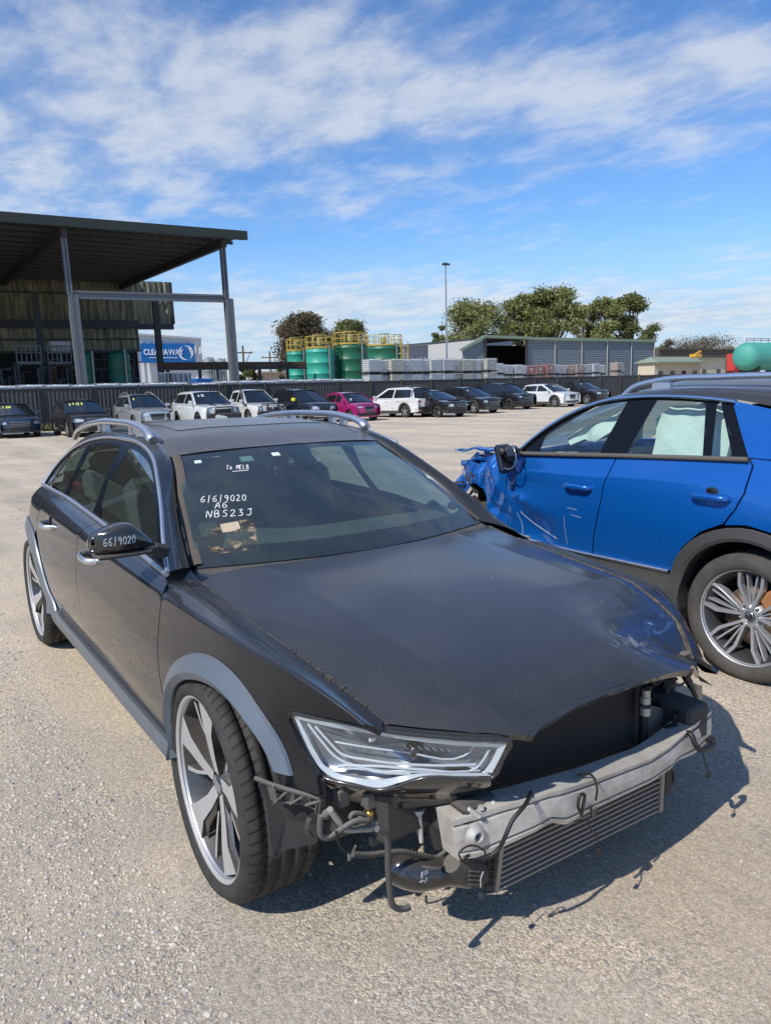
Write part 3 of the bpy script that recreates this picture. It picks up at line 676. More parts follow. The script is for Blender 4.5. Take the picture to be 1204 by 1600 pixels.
# scratches in paint near the nose
sc = MB()
for k in range(46):
    a = rng.uniform(0, 3.14); u0, v0 = .66+rng.normal(0, .03), .20+rng.normal(0, .045); l_ = rng.uniform(.004, .022)
    uu = np.array([u0, u0+l_*.5, u0+l_]); vv = v0+np.array([0, math.sin(a)*l_*.5, math.sin(a+.3)*l_])
    Q = hood(uu, vv); rib(sc, Q, .0011, .0012, (.3, .05, 1))
for u0, v0 in ((.1, .12), (-.3, .3), (.42, .33), (-.1, -.05)):
    Q = hood(np.array([u0, u0+.006]), np.array([v0, v0+.003])); rib(sc, Q, .003, .0012, (.3, .05, 1))
sc.build('paint_scratches', mat('scratched primer', (.42, .42, .40), .7), wag)
pc = MB(); Q = hood(np.array([.18, .21, .24]), np.array([.665, .672, .68])); rib(pc, Q, .010, .0015, (.3, .5, 1)); pc.build('paint_chip', mat('chip', (.6, .52, .45), .8), wag)
# hood gap filler (weather strip + dirt) between hood and fender
for s in (-1, 1):
    g = MB(); P = []
    for x in np.linspace(-.55, .60, 40):
        p_ = Loft([hl[-1]], [0], ) if False else cub(hl[-1], np.array([x]))[0]; P.append((x, s*(p_[0]+.006), p_[1]-.014))
    P = np.array(P); P = crush(P) if s > 0 else P
    g.tube(P, .016, 6, sx=1.3)
    if s < 0:
        for k in range(34):
            x = .12+.46*k/33; p_ = cub(hl[-1], np.array([x]))[0]
            g.box((x+rng.normal(0, .003), s*(p_[0]+.006+rng.normal(0, .003)), p_[1]-.003+rng.normal(0, .002)), (rng.uniform(.006, .014), .010, .010))
    g.build('hood_gap_seal', mat('dirty seal', (.03, .028, .025), .9, var=(40, .9, (.16, .13, .10))), wag)
# ---- windscreen, roof
def wbase(v): return np.stack([-.600+.165*np.cos(np.asarray(v)/.70*1.5), v, .885-.0*np.asarray(v)], 1)
def whead(v): return np.stack([-1.205+.10*(1-(np.asarray(v)/.56)**2), v, 1.245+.026*(1-(np.asarray(v)/.56)**2)], 1)
def wind(u, v):
    u = np.asarray(u, float); v = np.asarray(v, float)      # u 0 (base) .. .66 (head); v fraction -1..1
    t = u/.66; a = wbase(v*(.690)); b = whead(v*.548)
    P = a*(1-t)[:, None]+b*t[:, None]
    k = .016*4*t*(1-t); P[:, 0] += k*.5; P[:, 2] += k
    return P
panel('windscreen', [(-.0, -1), (.66, -1), (.66, 1), (-.0, 1)], wind, gl_wind, wag, .06, 0, (1, 0, 1))
# printed black border inside the glass
def wring(name, q, m, off=-.004): return panel(name, q, wind, m, wag, .05, 0, (1, 0, 1), off=off)
frit = mat('black glass border', (.010, .010, .012), .35)
wring('glass_border', [(-.0, -.995), (.075, -.995), (.072, -.93), (.085, -.86), (.085, 0), (.085, .86), (.072, .93), (.075, .995), (0, .995)], frit)
wring('glass_border', [(.075, -.995), (.66, -.995), (.66, -.945), (.3, -.95), (.12, -.945), (.085, -.90)], frit)
wring('glass_border', [(.075, .995), (.66, .995), (.66, .945), (.3, .95), (.12, .945), (.085, .90)], frit)
wring('glass_border', [(.66, -.945), (.635, -.93), (.63, -.12), (.60, -.09), (.545, -.07), (.535, 0), (.545, .07), (.60, .09), (.63, .12), (.635, .93), (.66, .945)], frit)
# cowl under the screen
cw_ = MB(); vv = np.linspace(-.70, .70, 15); a = wbase(vv); b = a.copy(); a[:, 0] -= .01; b[:, 0] += .10; b[:, 2] -= .03; a[:, 2] -= .004
cw_.grid(np.stack([a, b], 1)); cw_.build('cowl_panel', trim_k, wag)
RVk = [0, .30, .50, .56]
rl = [[(-3.15, 0, 1.22), (-2.9, 0, 1.30), (-2.4, 0, 1.366), (-1.9, 0, 1.374), (-1.45, 0, 1.345), (-1.1, 0, 1.275)],
      [(-3.15, .30, 1.215), (-2.9, .30, 1.295), (-2.4, .30, 1.360), (-1.9, .30, 1.368), (-1.45, .30, 1.338), (-1.1, .30, 1.262)],
      [(-3.15, .50, 1.19), (-2.9, .49, 1.265), (-2.4, .49, 1.337), (-1.9, .49, 1.348), (-1.45, .49, 1.320), (-1.18, .49, 1.255)],
      [(-3.15, .55, 1.17), (-2.9, .547, 1.245), (-2.4, .542, 1.323), (-1.9, .542, 1.336), (-1.45, .545, 1.309), (-1.205, .56, 1.247)]]
def roof(u, v):
    v = np.asarray(v, float); s = np.sign(v); s[s == 0] = 1
    P = Loft(rl, RVk)(u, np.abs(v)); P[:, 1] *= s; return P
hdv = np.linspace(-.56, .56, 17)
hedge = [(float(whead(np.array([v]))[0, 0])-.006, v) for v in hdv]
roof_m = mat('dusty black roof', (.006, .007, .009), .34, .25, .8, dust=(.34, .01, (.27, .255, .235)))
panel('roof', hedge+[(-2.93, .56), (-3.05, .3), (-3.08, 0), (-3.05, -.3), (-2.93, -.56)], roof, roof_m, wag, .06, .015, (0, 0, 1))
sp_ = MB(); tq = np.linspace(-.5, .5, 9); G = [[(-1.62-.03*abs(v), v, 0) for v in tq], [(-2.35, v, 0) for v in tq]]
panel('sunroof', [(-1.56, -.40), (-1.52, 0), (-1.56, .40), (-2.05, .40), (-2.05, -.40)], roof, mat('sunroof glass', (.008, .009, .010), .2, coat=1, dust=(.45, .02, (.27, .255, .235))), wag, .06, .004, (0, 0, 1), off=.003)
# ---- rear end
def rear(u, v): u = np.asarray(u, float); v = np.asarray(v, float); return np.stack([-3.95+.22*(u/.8)**2+.10*np.clip(v-.6, 0, 1)**1.2, u, v], 1)
panel('tailgate', [(-.60, .62), (-.50, .98), (.50, .98), (.60, .62)], rear, black_paint, wag, .08, .015, (-1, 0, 0))
panel('rear_bumper', [(-.62, .27), (-.65, .45), (-.64, .615), (.64, .615), (.65, .45), (.62, .27)], rear, black_paint, wag, .08, .02, (-1, 0, 0), off=.03)
strip('rear_window', [(-3.62, v, .98) for v in np.linspace(-.56, .56, 9)], [(-3.06, v*.92, 1.235) for v in np.linspace(-.56, .56, 9)], gl_main, wag, 4, .02, (-1, 0, .5))
for s in (-1, 1):
    t_ = MB(); t_.box((-3.80, s*.50, .84), (.10, .20, .13), bev=.02); t_.build('tail_light', mat('red lens', (.25, .01, .01), .15, coat=1), wag)
# ---- wheels
def tyre_mb(rad, rim, wd, mb=None, grooves=True):
    mb = mb or MB(); h = wd/2; p = [(rim-.006, -h*.78), (rim+.004, -h*.93), (rim+.02, -h*1.0), (rim+(rad-rim)*.55, -h*1.03), (rad-.022, -h*.95), (rad-.006, -h*.84), (rad-.001, -h*.72)]
    if grooves:
        for g in (-.42, -.14, .14, .42):
            w_ = h*.065; p += [(rad, (g*h)*1.25-w_), (rad-.008, (g*h)*1.25-w_*.8), (rad-.008, (g*h)*1.25+w_*.8), (rad, (g*h)*1.25+w_)]
    p += [(a, -b) for a, b in p[:7]][::-1]
    mb.lathe(p, 72, smooth=True)
    if grooves:
        pass
    return mb
def make_wagon_wheel():
    "faces -y"
    wm = MB(); r0 = .267
    wm.lathe([(r0, .10), (r0-.004, -.085), (r0+.008, -.104), (r0+.016, -.106), (r0+.016, -.10), (r0+.006, .10)], 72, rim_s, closed=True)
    wm.lathe([(r0+.002, -.100), (r0+.009, -.1085), (r0+.015, -.1085), (r0+.016, -.10)], 72, machined)
    wm.lathe([(r0-.004, -.09), (r0-.028, -.045), (r0-.034, .09)], 72, rim_k)
    y_f = -.098
    for k in range(5):
        a0 = 2*math.pi*k/5+R(97)
        def pt(r, t, y): return (r*math.cos(a0+t), y, r*math.sin(a0+t))
        # main blade: machined face, polygon in polar coordinates
        q = [(.040, -.50), (.10, -.26), (.185, -.29), (r0-.004, -.34), (r0-.004, .11), (.185, .06), (.10, .20), (.040, .50)]
        top = [pt(r, t, -.062-.034*min(1, r/.2)) for r, t in q]; bot = [pt(r*.99, t*.9, top[i][1]+.055) for i, (r, t) in enumerate(q)]
        wm.add(top, [tuple(range(8))], machined); n = 8
        wm.add(top+bot, [(i, (i+1) % n, n+(i+1) % n, n+i) for i in range(n)], rim_k)
        # second facet, folded down
        q2 = [(.07, .30), (.12, .19), (.185, .08), (r0-.004, .12), (r0-.004, .17), (.19, .15), (.12, .29)]
        t2 = [pt(r, t, -.062-.030*min(1, r/.2)+(.014 if i > 2 else .002)) for i, (r, t) in enumerate(q2)]
        wm.add(t2, [tuple(range(7))], rim_k)
        # dark glossy web and bright rail
        q3 = [(.09, .26), (r0-.01, .15), (r0-.01, .44), (.15, .52)]
        wm.add([pt(r, t, -.030-.02*(r/.26)) for r, t in q3], [(0, 1, 2, 3)], rim_k)
        q3 = [(.10, .42), (.18, .50), (r0-.006, .50), (r0-.006, .44), (.18, .43), (.11, .34)]
        t3 = [pt(r, t, -.050-.032*min(1, r/.22)) for r, t in q3]; b3 = [pt(r, t, -.02) for r, t in q3]; n = 6
        wm.add(t3, [tuple(range(6))], machined); wm.add(t3+b3, [(i, (i+1) % n, n+(i+1) % n, n+i) for i in range(n)], rim_k)
    wm.lathe([(.0, -.062), (.034, -.062), (.040, -.055), (.075, -.045), (.08, .02)], 32, rim_k)
    for k in range(5):
        t = 2*math.pi*k/5+.4; wm.lathe([(0, -.056), (.008, -.056), (.008, -.04)], 8, alu, c=(.056*math.cos(t), 0, .056*math.sin(t)))
    w_ = wm.build('wheel', None, None)
    t_ = tyre_mb(.342, .276, .235).build('tyre', None, w_); t_.data.materials.clear(); t_.data.materials.append(rubber); t_.data.materials.append(dark)
    d = MB(); d.lathe([(.05, -.02), (.09, -.03), (.175, -.03), (.178, -.01), (.175, .0), (.05, 0)], 48); d.build('brake_disc', steel_r, w_)
    cp = MB(); cp.box((.11, -.02, .10), (.10, .07, .16), np.array([[.74, 0, -.67], [0, 1, 0], [.67, 0, .74]]), bev=.015); cp.build('brake_caliper', mat('caliper', (.10, .095, .09), .6), w_)
    hc = MB(); hc.lathe([(0, -.071), (.028, -.070), (.033, -.062)], 28, gloss_k)
    for k in range(4):
        hc.lathe([(.0072, -.0715), (.0090, -.0735), (.0108, -.0715)], 20, chrome, c=(-.0225+.015*k, 0, 0))
    hc.build('hub_cap', None, w_)
    return w_
def copy_tree(o, parent=None):
    c = o.copy(); COL.objects.link(c)
    if parent is not None: c.parent = parent
    for ch in [q for q in list(bpy.data.objects) if q.parent == o]: copy_tree(ch, c)
    return c

# tyre material slots: MB without materials uses slot 0; sipes use their own slot
ww = make_wagon_wheel(); ww.parent = wag
spots = [(-.022, -1, -1.4, 4), (-2.905, -1, 0, 22), (-2.905, 1, 0, 50), (.0, 1, 0, 10)]
for i, (x, s, st, sp0) in enumerate(spots):
    o = ww if i == 0 else copy_tree(ww, wag)
    o.location = (x, s*.803, .342); o.rotation_euler = (0, R(sp0), (R(st) if s < 0 else math.pi))
# ---- interior
it = MB(); it.box((-1.9, 0, .34), (3.4, 1.66, .04)); it.build('floor_pan', cloth_k, wag)
for s in (-1, 1):
    dl = MB(); dl.box((-1.48, s*.80, .58), (1.7, .05, .50 if s > 0 else .60), bev=.01); dl.box((-1.45, s*.765, .68), (1.4, .06, .08), bev=.02); dl.build('door_lining', cloth_k, wag)
    dq = MB(); dq.box((-2.85, s*.64, .60), (1.0, .08, .66), bev=.01); dq.build('cargo_lining', cloth_k, wag)
panel('headliner', [(-1.22, -.50), (-1.22, .50), (-3.2, .48), (-3.2, -.48)], roof, liner, wag, .12, 0, (0, 0, 1), off=-.035)
db = MB()
Gd = []
for v in np.linspace(-.68, .68, 25):
    br = .035*math.exp(-((v+.36)/.20)**2)
    Gd.append([(-.60+.16*math.cos(v/.7*1.5)-.03, v, .872), (-.80, v, .895+br*.6), (-.93, v, .905+br), (-1.0, v, .895+br), (-1.04, v, .84), (-1.02, v, .62), (-.9, v, .5)])
db.grid(Gd); db.build('dashboard', mat('dashboard', (.018, .020, .020), .65, dust=(.25, .0, (.30, .30, .28)), bump=(150, .2, .002)), wag)
def seat(x, y, wd=.50, rear=False):
    m = MB()
    c = np.array([x, y, .52]); m.box(c, (.52, wd, .17), bev=.05)
    th = R(20); rot = np.array([[math.cos(th), 0, -math.sin(th)], [0, 1, 0], [math.sin(th), 0, math.cos(th)]])
    m.box((x-.33, y, .80), (.13, wd-.02, .62), np.array([[math.cos(th), 0, -math.sin(th)], [0, 1, 0], [math.sin(th), 0, math.cos(th)]]), bev=.045)
    so_ = m.build('seat', cloth_g, wag)
    for yy in ((y,) if not rear else (y-.42, y, y+.42)):
        h = MB(); h.box((x-.455, yy, 1.17 if not rear else 1.10), (.10, .27, .17), rot, bev=.045); h.tube([(x-.44, yy-.06, 1.03), (x-.45, yy-.06, 1.12)], .006, 6); h.tube([(x-.44, yy+.06, 1.03), (x-.45, yy+.06, 1.12)], .006, 6)
        h.build('headrest', cloth_g, so_)
seat(-1.45, -.36); seat(-1.45, .36); seat(-2.30, 0, 1.25, True)
sw = MB(); cc = np.array([-1.10, -.36, .88]); ax = np.array([-.90, 0, .42]); ax /= np.linalg.norm(ax); a1 = np.cross(ax, (0, 1, 0)); a2 = np.array([0, 1., 0])
sw.tube([cc+.185*(math.cos(t)*a1+math.sin(t)*a2) for t in np.linspace(0, 2*math.pi, 40, endpoint=False)], .014, 8, closed=True)
sw.box(cc+ax*-.02, (.05, .14, .12), bev=.02); sw.bar(cc-a2*.18, cc+a2*.18, .03, .02); sw.bar(cc, cc+a1*.18, .04, .02); sw.build('steering_wheel', cloth_k, wag)
# interior mirror with sensor housing
im = MB(); c = wind(np.array([.565]), np.array([.0]))[0]
im.box(c+[-.04, 0, -.035], (.07, .15, .06), bev=.02); im.box(c+[-.09, 0, -.075], (.03, .24, .065), bev=.012); im.build('rear_view_mirror', mat('mirror housing', (.03, .03, .032), .4), wag)
# ---- door mirrors
def door_mirror(s):
    xm, zd = -.47, .030 if s < 0 else -.015
    m = MB(); secs = []                                    # sections across y: y, bottom, top, half depth front, back
    for y, zb, zt, df, db in ((1.103, .998, 1.010, -.05, .065), (1.098, .988, 1.030, -.02, .075), (1.083, .980, 1.050, .01, .08), (1.05, .975, 1.070, .035, .082), (1.015, .973, 1.082, .045, .084), (.985, .973, 1.086, .048, .084), (.955, .974, 1.080, .046, .084), (.925, .977, 1.052, .038, .082), (.90, .981, 1.024, .03, .08), (.885, .988, 1.006, .02, .07)):
        ring = []; zc, hz = (zb+zt)/2+zd, (zt-zb)/2
        for t in np.linspace(0, 2*math.pi, 24, endpoint=False):
            c, n_ = math.cos(t), math.sin(t); p_ = .85 if c > 0 else .45
            xx = (df if c > 0 else db)*np.sign(c)*abs(c)**p_; z_ = hz*np.sign(n_)*abs(n_)**(.75); ring.append((xm+xx, s*y, zc+z_))
        secs.append(ring)
    m.grid(np.array([r_+[r_[0]] for r_ in secs])); m.add(secs[0], [tuple(range(24))]); m.add(secs[-1], [tuple(range(24))])
    o = m.build('door_mirror', gloss_k, wag)
    b = MB(); b.box((xm-.014, s*.99, .966+zd), (.11, .20, .016), bev=.007); b.box((xm-.012, s*.895, .972+zd), (.09, .05, .04), bev=.013)
    b.bar((xm-.01, s*.90, .975+zd), (xm-.03, s*.825, .945+zd), .09, .055, bev=.015); b.build('mirror_foot', trim_k, o)
    g = MB(); g.box((xm-.086, s*.995, 1.018+zd), (.004, .14, .05)); g.build('mirror_glass', mat('mirror', (.8, .8, .8), .02, 1), o)
    return o
mr = door_mirror(-1); mr.scale = (.9, .90, .86); mr.location = (-.047, -.088, .146); ml = door_mirror(1)
tg = at(721, 776, 1, .93); ml.scale = (.7, .40, .62); ml.location = tuple(tg-np.array([-.47*.7, .99*.40, 1.015*.62]))
# ---- marker writing: strokes in a unit box
GL = {'6': [[(.75, 1), (.3, .8), (.1, .4), (.2, .08), (.55, 0), (.75, .2), (.6, .45), (.25, .4)]],
 '9': [[(.7, .8), (.4, 1), (.12, .8), (.25, .55), (.6, .6), (.7, .85), (.62, .3), (.5, 0)]],
 '0': [[(.4, 1), (.12, .6), (.2, .1), (.55, 0), (.75, .4), (.65, .9), (.4, 1)]],
 '2': [[(.1, .8), (.4, 1), (.65, .8), (.5, .45), (.1, .02), (.8, .05)]],
 '/': [[(.5, 1.15), (.35, -.15)]], '|': [[(.4, 1.1), (.4, -.1)]],
 'A': [[(.05, 0), (.45, 1), (.8, 0)], [(.2, .4), (.7, .4)]],
 'N': [[(.1, 0), (.15, 1), (.7, 0), (.8, 1)]], 'B': [[(.15, 0), (.15, 1), (.55, .95), (.6, .65), (.2, .52), (.7, .4), (.65, .05), (.15, 0)]],
 'S': [[(.75, .95), (.35, .95), (.2, .7), (.65, .4), (.6, .08), (.1, .05)]],
 '3': [[(.15, .95), (.65, .95), (.35, .55), (.7, .4), (.55, .05), (.1, .05)]], 'J': [[(.3, .95), (.95, 1)], [(.7, .95), (.7, .2), (.4, 0), (.15, .15)]],
 'T': [[(.05, 1), (.8, 1)], [(.42, 1), (.42, 0)]], 'O': [[(.4, .7), (.15, .4), (.3, .02), (.65, .1), (.7, .5), (.4, .7)]],
 'M': [[(.05, 0), (.15, 1), (.42, .4), (.75, 1), (.85, 0)]], 'E': [[(.75, 1), (.15, 1), (.12, 0), (.75, 0)], [(.13, .5), (.6, .5)]],
 'L': [[(.15, 1), (.12, 0), (.75, .02)]], ' ': [], '_': [[(0, 0), (1, 0.05)]]}
def write(name, text, f, x0, y0, h, wd, m, parent, lw, n, slant=.12, sp=1.12):
    mb = MB()
    for i, ch in enumerate(text):
        for st in GL[ch]:
            P = smooth(st, 4) if len(st) > 2 else np.array(st, float)
            q = np.array([f(x0+(i*sp+a+slant*b)*wd, y0+b*h) for a, b in P]); rib(mb, q, lw, .0015, n)
    return mb.build(name, m, parent)
wn = (.55, 0, .83)
def wsc(a, b): return wind(np.array([b]), np.array([a]))[0]
def writepx(text, x0, y0, x1, y1, hp, lw):
    "text whose base line runs between two surveyed spots of the glass"
    A0 = np.array(pick(wind, x0, y0, .3, -.5)); A1 = np.array(pick(wind, x1, y1, .3, -.4)); A2 = np.array(pick(wind, x0, y0-hp, .3, -.5)); n = len(text)*1.12
    f = lambda a, b: wind(*[np.array([q]) for q in (A0+(A1-A0)*a/n+(A2-A0)*b)])[0]
    return write('windscreen_marking', text, f, 0, 0, 1, 1, wmark, wag, lw, wn)
writepx('6/6/9020', 313, 785, 387, 782, 9, .0030); writepx('A6', 335, 795, 358, 793, 9, .0030); writepx('NBS23J', 321, 809, 396, 805, 10, .0032); writepx('TO MELB', 353, 734, 390, 733, 6.5, .0026)
P = [wind(*[np.array([q]) for q in pick(wind, x, y, .6, -.5)])[0] for x, y in ((363, 737), (376, 736), (388, 735))]; u_l = MB(); rib(u_l, P, .003, .0015, wn); u_l.build('windscreen_underline', wmark, wag)
def mir(a, b):
    y = -1.068+a; return (-.47+.030+.022*math.sin((1.10+y)/.2*3.1)-.1*abs(b-.004)+.004, y, 1.058+b)
write('mirror_marking', '66/9020', mir, .0, -.014, .028, .0165, mat('faint marker', (.45, .55, .62), .7), mr, .0026, (1, -.1, .25), sp=1.0)
def sticker(q, m, off=.001): return wring('sticker', q, m, off)
peel = bpy.data.materials.new('peeled label'); peel.use_nodes = True; t = peel.node_tree; b = t.nodes['Principled BSDF']; b.inputs['Roughness'].default_value = .8
co = N(t, 'ShaderNodeTexCoord'); n_ = N(t, 'ShaderNodeTexNoise', inp={'Scale': 22.0, 'Detail': 8, 'Roughness': .75}); L(t, co.outputs['Object'], n_.inputs['Vector'])
L(t, ramp(t, n_.outputs[0], [(.50, 0.10), (.56, .9)]), b.inputs['Alpha']); L(t, ramp(t, n_.outputs[0], [(.52, (.10, .075, .05)), (.66, (.40, .31, .21))]), b.inputs['Base Color'])
sticker([pick(wind, x, y, .15, -.7) for x, y in ((321, 819), (396, 811), (405, 858), (326, 868))], peel, .0015)
sticker([pick(wind, x, y, .15, -.7) for x, y in ((344, 820), (372, 815), (376, 826), (362, 831), (348, 833))], mat('torn paper', (.50, .40, .28), .8), .0025)
sticker([(.59, -.86), (.612, -.86), (.612, -.81), (.59, -.81)], mat('service sticker', (.55, .72, .68), .5))
sticker([(.585, -.26), (.61, -.26), (.61, -.195), (.585, -.195)], mat('white tag', (.7, .74, .72), .5))
sticker([(.575, -.52), (.612, -.52), (.612, -.42), (.575, -.42)], mat('pale toll tag', (.30, .38, .34), .5), -.006)
# ---- engine bay block so nothing shows through
eb = MB(); eb.box((.05, 0, .47), (.9, .96, .36)); eb.box((-.56, 0, .50), (.10, 1.24, .46)); eb.build('engine_bay', dark, wag)
ub = MB(); ub.box((-1.85, 0, .26), (3.2, 1.5, .10)); ub.build('underbody', plast, wag)
for x in (0, -2.905):
    ax_ = MB(); ax_.tube([(x, -.72, .34), (x, .72, .34)], .035, 8); ax_.box((x, 0, .30), (.3, .9, .10)); ax_.build('axle', plast, wag)
# ---- headlight (right side of the car)
def noseg(y, z): return float(np.interp(abs(y), [0, .2, .35, .46, .60, .70, .78, .835, .86], [.86, .855, .84, .805, .715, .625, .53, .425, .34]))+.15*(z-.64)
def nose(u, v, d=0.0):
    u = np.asarray(u, float); v = np.asarray(v, float); k = [(0, .862), (.2, .852), (.35, .835), (.46, .80), (.60, .715), (.70, .625), (.78, .53), (.835, .425), (.87, .33)]
    return np.stack([cub(k, np.abs(u))[:, 0]+.15*(v-.64)-d, u, v], 1)
def onn(pts, d=0.0, raw=False):
    out = []
    for q in pts:
        px, py = c3(*q); t = (q[0]-40)/1100; out.append(pick(lambda a, b: nose(a, b, d), px, py, -.83+.37*t, .68-.05*(q[1]-120)/200))
    return np.array(out)
hlo = smooth(onn([(38, 130), (50, 108), (100, 110), (200, 132), (280, 150), (400, 178), (520, 200), (700, 222), (900, 238), (1100, 246), (1133, 250), (1095, 340), (1050, 425), (1030, 434), (900, 433), (715, 431), (640, 450), (560, 478), (490, 490), (400, 476), (300, 455), (230, 438), (180, 410), (130, 330), (80, 230)]), 3, True)
hlm = MB()
C0 = nose(hlo[:, 0], hlo[:, 1], .016); cen = hlo.mean(0)+np.array([0, 0.005]); inn = cen+(hlo-cen)*.95; C1 = nose(inn[:, 0], inn[:, 1], .05); in2 = cen+(hlo-cen)*.60; C2 = nose(in2[:, 0], in2[:, 1], .075)
Gh = np.stack([C0, C1, C2, np.repeat(C2.mean(0)[None], len(C2), 0)], 1); Gh = np.vstack([Gh, Gh[:1]]); hlm.grid(Gh)
hl_ = hlm.build('headlight', mat('headlight bowl', (.34, .36, .39), .28, .6, var=(20, .6, (.14, .15, .17))), wag)
panel('lens', [tuple(q) for q in hlo], nose, gl_lens, hl_, .04, 0, (1, -.6, 0))
def nl(pts, d, r, name='light_strip', m=lightbar, sm=5, n=8):
    P = onn(pts, d); P = smooth(P, sm) if sm and len(P) > 2 else P; Q = nose(P[:, 0], P[:, 1], d); mb = MB(); mb.tube(Q, r, n); return mb.build(name, m, hl_)
Q = nose(hlo[:, 0], hlo[:, 1], .002); mb = MB(); mb.tube(np.vstack([Q, Q[:1]]), .005, 6); mb.build('lens_rim', gloss_k, hl_)
def band(top, bot, d0, d1, m=lightbar):
    a_ = smooth(onn(top, d0), 5); b_2 = smooth(onn(bot, d1), 5); mb = MB(); mb.grid(np.stack([nose(a_[:, 0], a_[:, 1], d0), nose(b_2[:, 0], b_2[:, 1], d1)], 1)); return mb.build('light_strip', m, hl_)
band([(68, 122), (300, 166), (600, 214), (850, 246), (1110, 262)], [(85, 140), (300, 188), (600, 238), (850, 267), (1100, 278)], .003, .012)
band([(1112, 262), (1075, 340), (1040, 405)], [(1068, 280), (1040, 340), (1000, 398)], .003, .016)
band([(62, 125), (100, 215), (150, 318), (205, 395), (250, 426), (350, 452), (480, 478), (590, 450), (700, 420), (860, 420), (1035, 418)], [(88, 145), (120, 210), (170, 305), (225, 378), (275, 405), (370, 428), (480, 440), (580, 422), (690, 406), (860, 406), (1010, 402)], .003, .016)
nl([(300, 372), (260, 385), (225, 380), (180, 335), (130, 240), (100, 165)], .026, .0022)
nl([(130, 160), (200, 250), (275, 330), (330, 358), (500, 372), (700, 388), (965, 378), (1010, 320), (1028, 285)], .024, .0034)
nl([(330, 380), (500, 396), (700, 400), (980, 392)], .022, .0022)
nl([(165, 172), (230, 245), (300, 312), (430, 340), (700, 366), (960, 362)], .03, .0034)
nl([(265, 250), (430, 278), (600, 300), (900, 320), (930, 300), (948, 272)], .036, .0024)
nl([(280, 372), (320, 366), (480, 398), (640, 408)], .024, .0045)
ch_ = MB(); rb_m = mat('bright reflector', (.75, .76, .78), .15, 1)
for k in range(11):
    px = (270+34*k) if k < 4 else (600+36*(k-4)); P = onn([(px, 243+(px-270)*.072), (px+22, 262+(px-270)*.072)], .045); Q = nose(P[:, 0], P[:, 1], .045); c_ = MB(); c_.tube(Q, .0014, 5); c_.build('reflector_rib', rb_m, hl_)
P = onn([(665, 300)], .05); Qa = nose(P[:, 0], P[:, 1], .05)[0]; pj = MB(); pj.lathe([(0, .012), (.012, .010), (.018, .004), (.020, 0), (.020, -.02)], 20, axis='x', c=Qa); pj.build('projector', gloss_k, hl_)
P = onn([(448, 238)], .03); Qa = nose(P[:, 0], P[:, 1], .03)[0]; q_ = MB(); q_.box(Qa, (.006, .016, .008)); q_.build('reflector', mat('white diffuser', (.85, .85, .85), .3), hl_)
def lowbody(u, v):
    P = nose(u, v, 0); t = np.clip((.62-np.asarray(v))/.12, 0, 1); P[:, 0] -= .012+.07*t*t; return P
lo_ = [pick(lowbody, *c3(*q), -.83+.37*(q[0]-40)/1100, .60) for q in ((180, 408), (300, 452), (400, 474), (490, 488), (560, 476), (640, 448), (715, 430), (900, 430), (1030, 432), (1035, 470), (950, 520), (800, 558), (600, 580), (450, 572), (330, 540), (250, 490), (195, 440))]
panel('headlight_underside', lo_, lowbody, gloss_k, wag, .03, .05, (1, -.5, 0))
# black top seal between lamp and hood
hs_ = MB(); P = onn([(510, 190), (700, 212), (900, 228), (1120, 240)], .02); P = nose(P[:, 0], P[:, 1], .02); P[:, 2] += .003; hs_.tube(P, .008, 6); hs_.build('headlight_top_seal', felt, wag)

# ---- torn open front end: everything here is fixed to the wagon
def c4(x, y): return (680+.2126*x, 1080+.2126*y)
def c5(x, y): return (880+.2125*x, 980+.2125*y)
def c6(x, y): return (380+.2824*x, 1180+.2824*y)
def cF(x, y): return (560+.5349*x, 980+.5349*y)
def pts(f, L_, x): return [at(*f(q[0], q[1]), 0, (x if len(q) < 3 else q[2])) for q in L_]
# bumper beam
bt = [(704, 1281), (735, 1272), (774, 1259), (838, 1242), (929, 1215), (1015, 1183), (1045, 1163), (1068, 1143), (1108, 1109)]
bb = [(715, 1344), (745, 1340), (774, 1329), (838, 1299), (858, 1285), (884, 1289), (929, 1264), (1015, 1223), (1049, 1200), (1056, 1189), (1084, 1178), (1107, 1156)]
def bx_(px): t = (px-906)/202.; return .775-.075*t*t
def rs(P, n):
    P = np.array(P, float); s_ = np.linspace(0, 1, n); t = (P[:, 0]-P[0, 0])/(P[-1, 0]-P[0, 0]); return np.stack([np.interp(s_, t, P[:, 0]), np.interp(s_, t, P[:, 1])], 1)
n = 60; T = rs(bt, n); Bm = rs(bb, n); G = []
prof = [(-.10, -.02), (-.02, 0.0), (0, .008), (.13, .005), (.16, -.004), (.20, -.004), (.23, .006), (.5, .008), (.77, .006), (.80, -.004), (.84, -.004), (.87, .005), (1.0, .0), (1.0, -.05)]
for a, b_ in zip(T, Bm):
    A3 = at(a[0], a[1], 0, bx_(a[0])); B3 = at(b_[0], b_[1], 0, bx_(b_[0])); row = []
    for i, (v, d) in enumerate(prof):
        vv = min(max(v, 0), 1); P = A3*(1-vv)+B3*vv
        if i == 0: P = A3+[-.06, 0, .004]
        elif i == 1: P = A3+[-.012, 0, .002]
        elif i == len(prof)-1: P = B3+[-.06, 0, .0]
        else: P = P+[d, 0, 0]
        row.append(P)
    G.append(row)
mb = MB(); mb.grid(G, smooth=False); G = np.array(G)
for k in (0, -1): mb.add(G[k], [tuple(range(G.shape[1]))])
beam = mb.build('bumper_beam', alu, wag)
c = at(744, 1306, 0, bx_(744)+.012); mb = MB()
mb.lathe([(.010, -.006), (.010, .008), (.014, .011), (.020, .009), (.024, .0), (.032, -.006)], 28, axis='x', c=c, smooth=True); mb.build('tow_eye', alu, beam)
mb = MB(); mb.lathe([(0, -.002), (.0105, -.002)], 20, axis='x', c=c); mb.build('tow_hole', dark, beam)
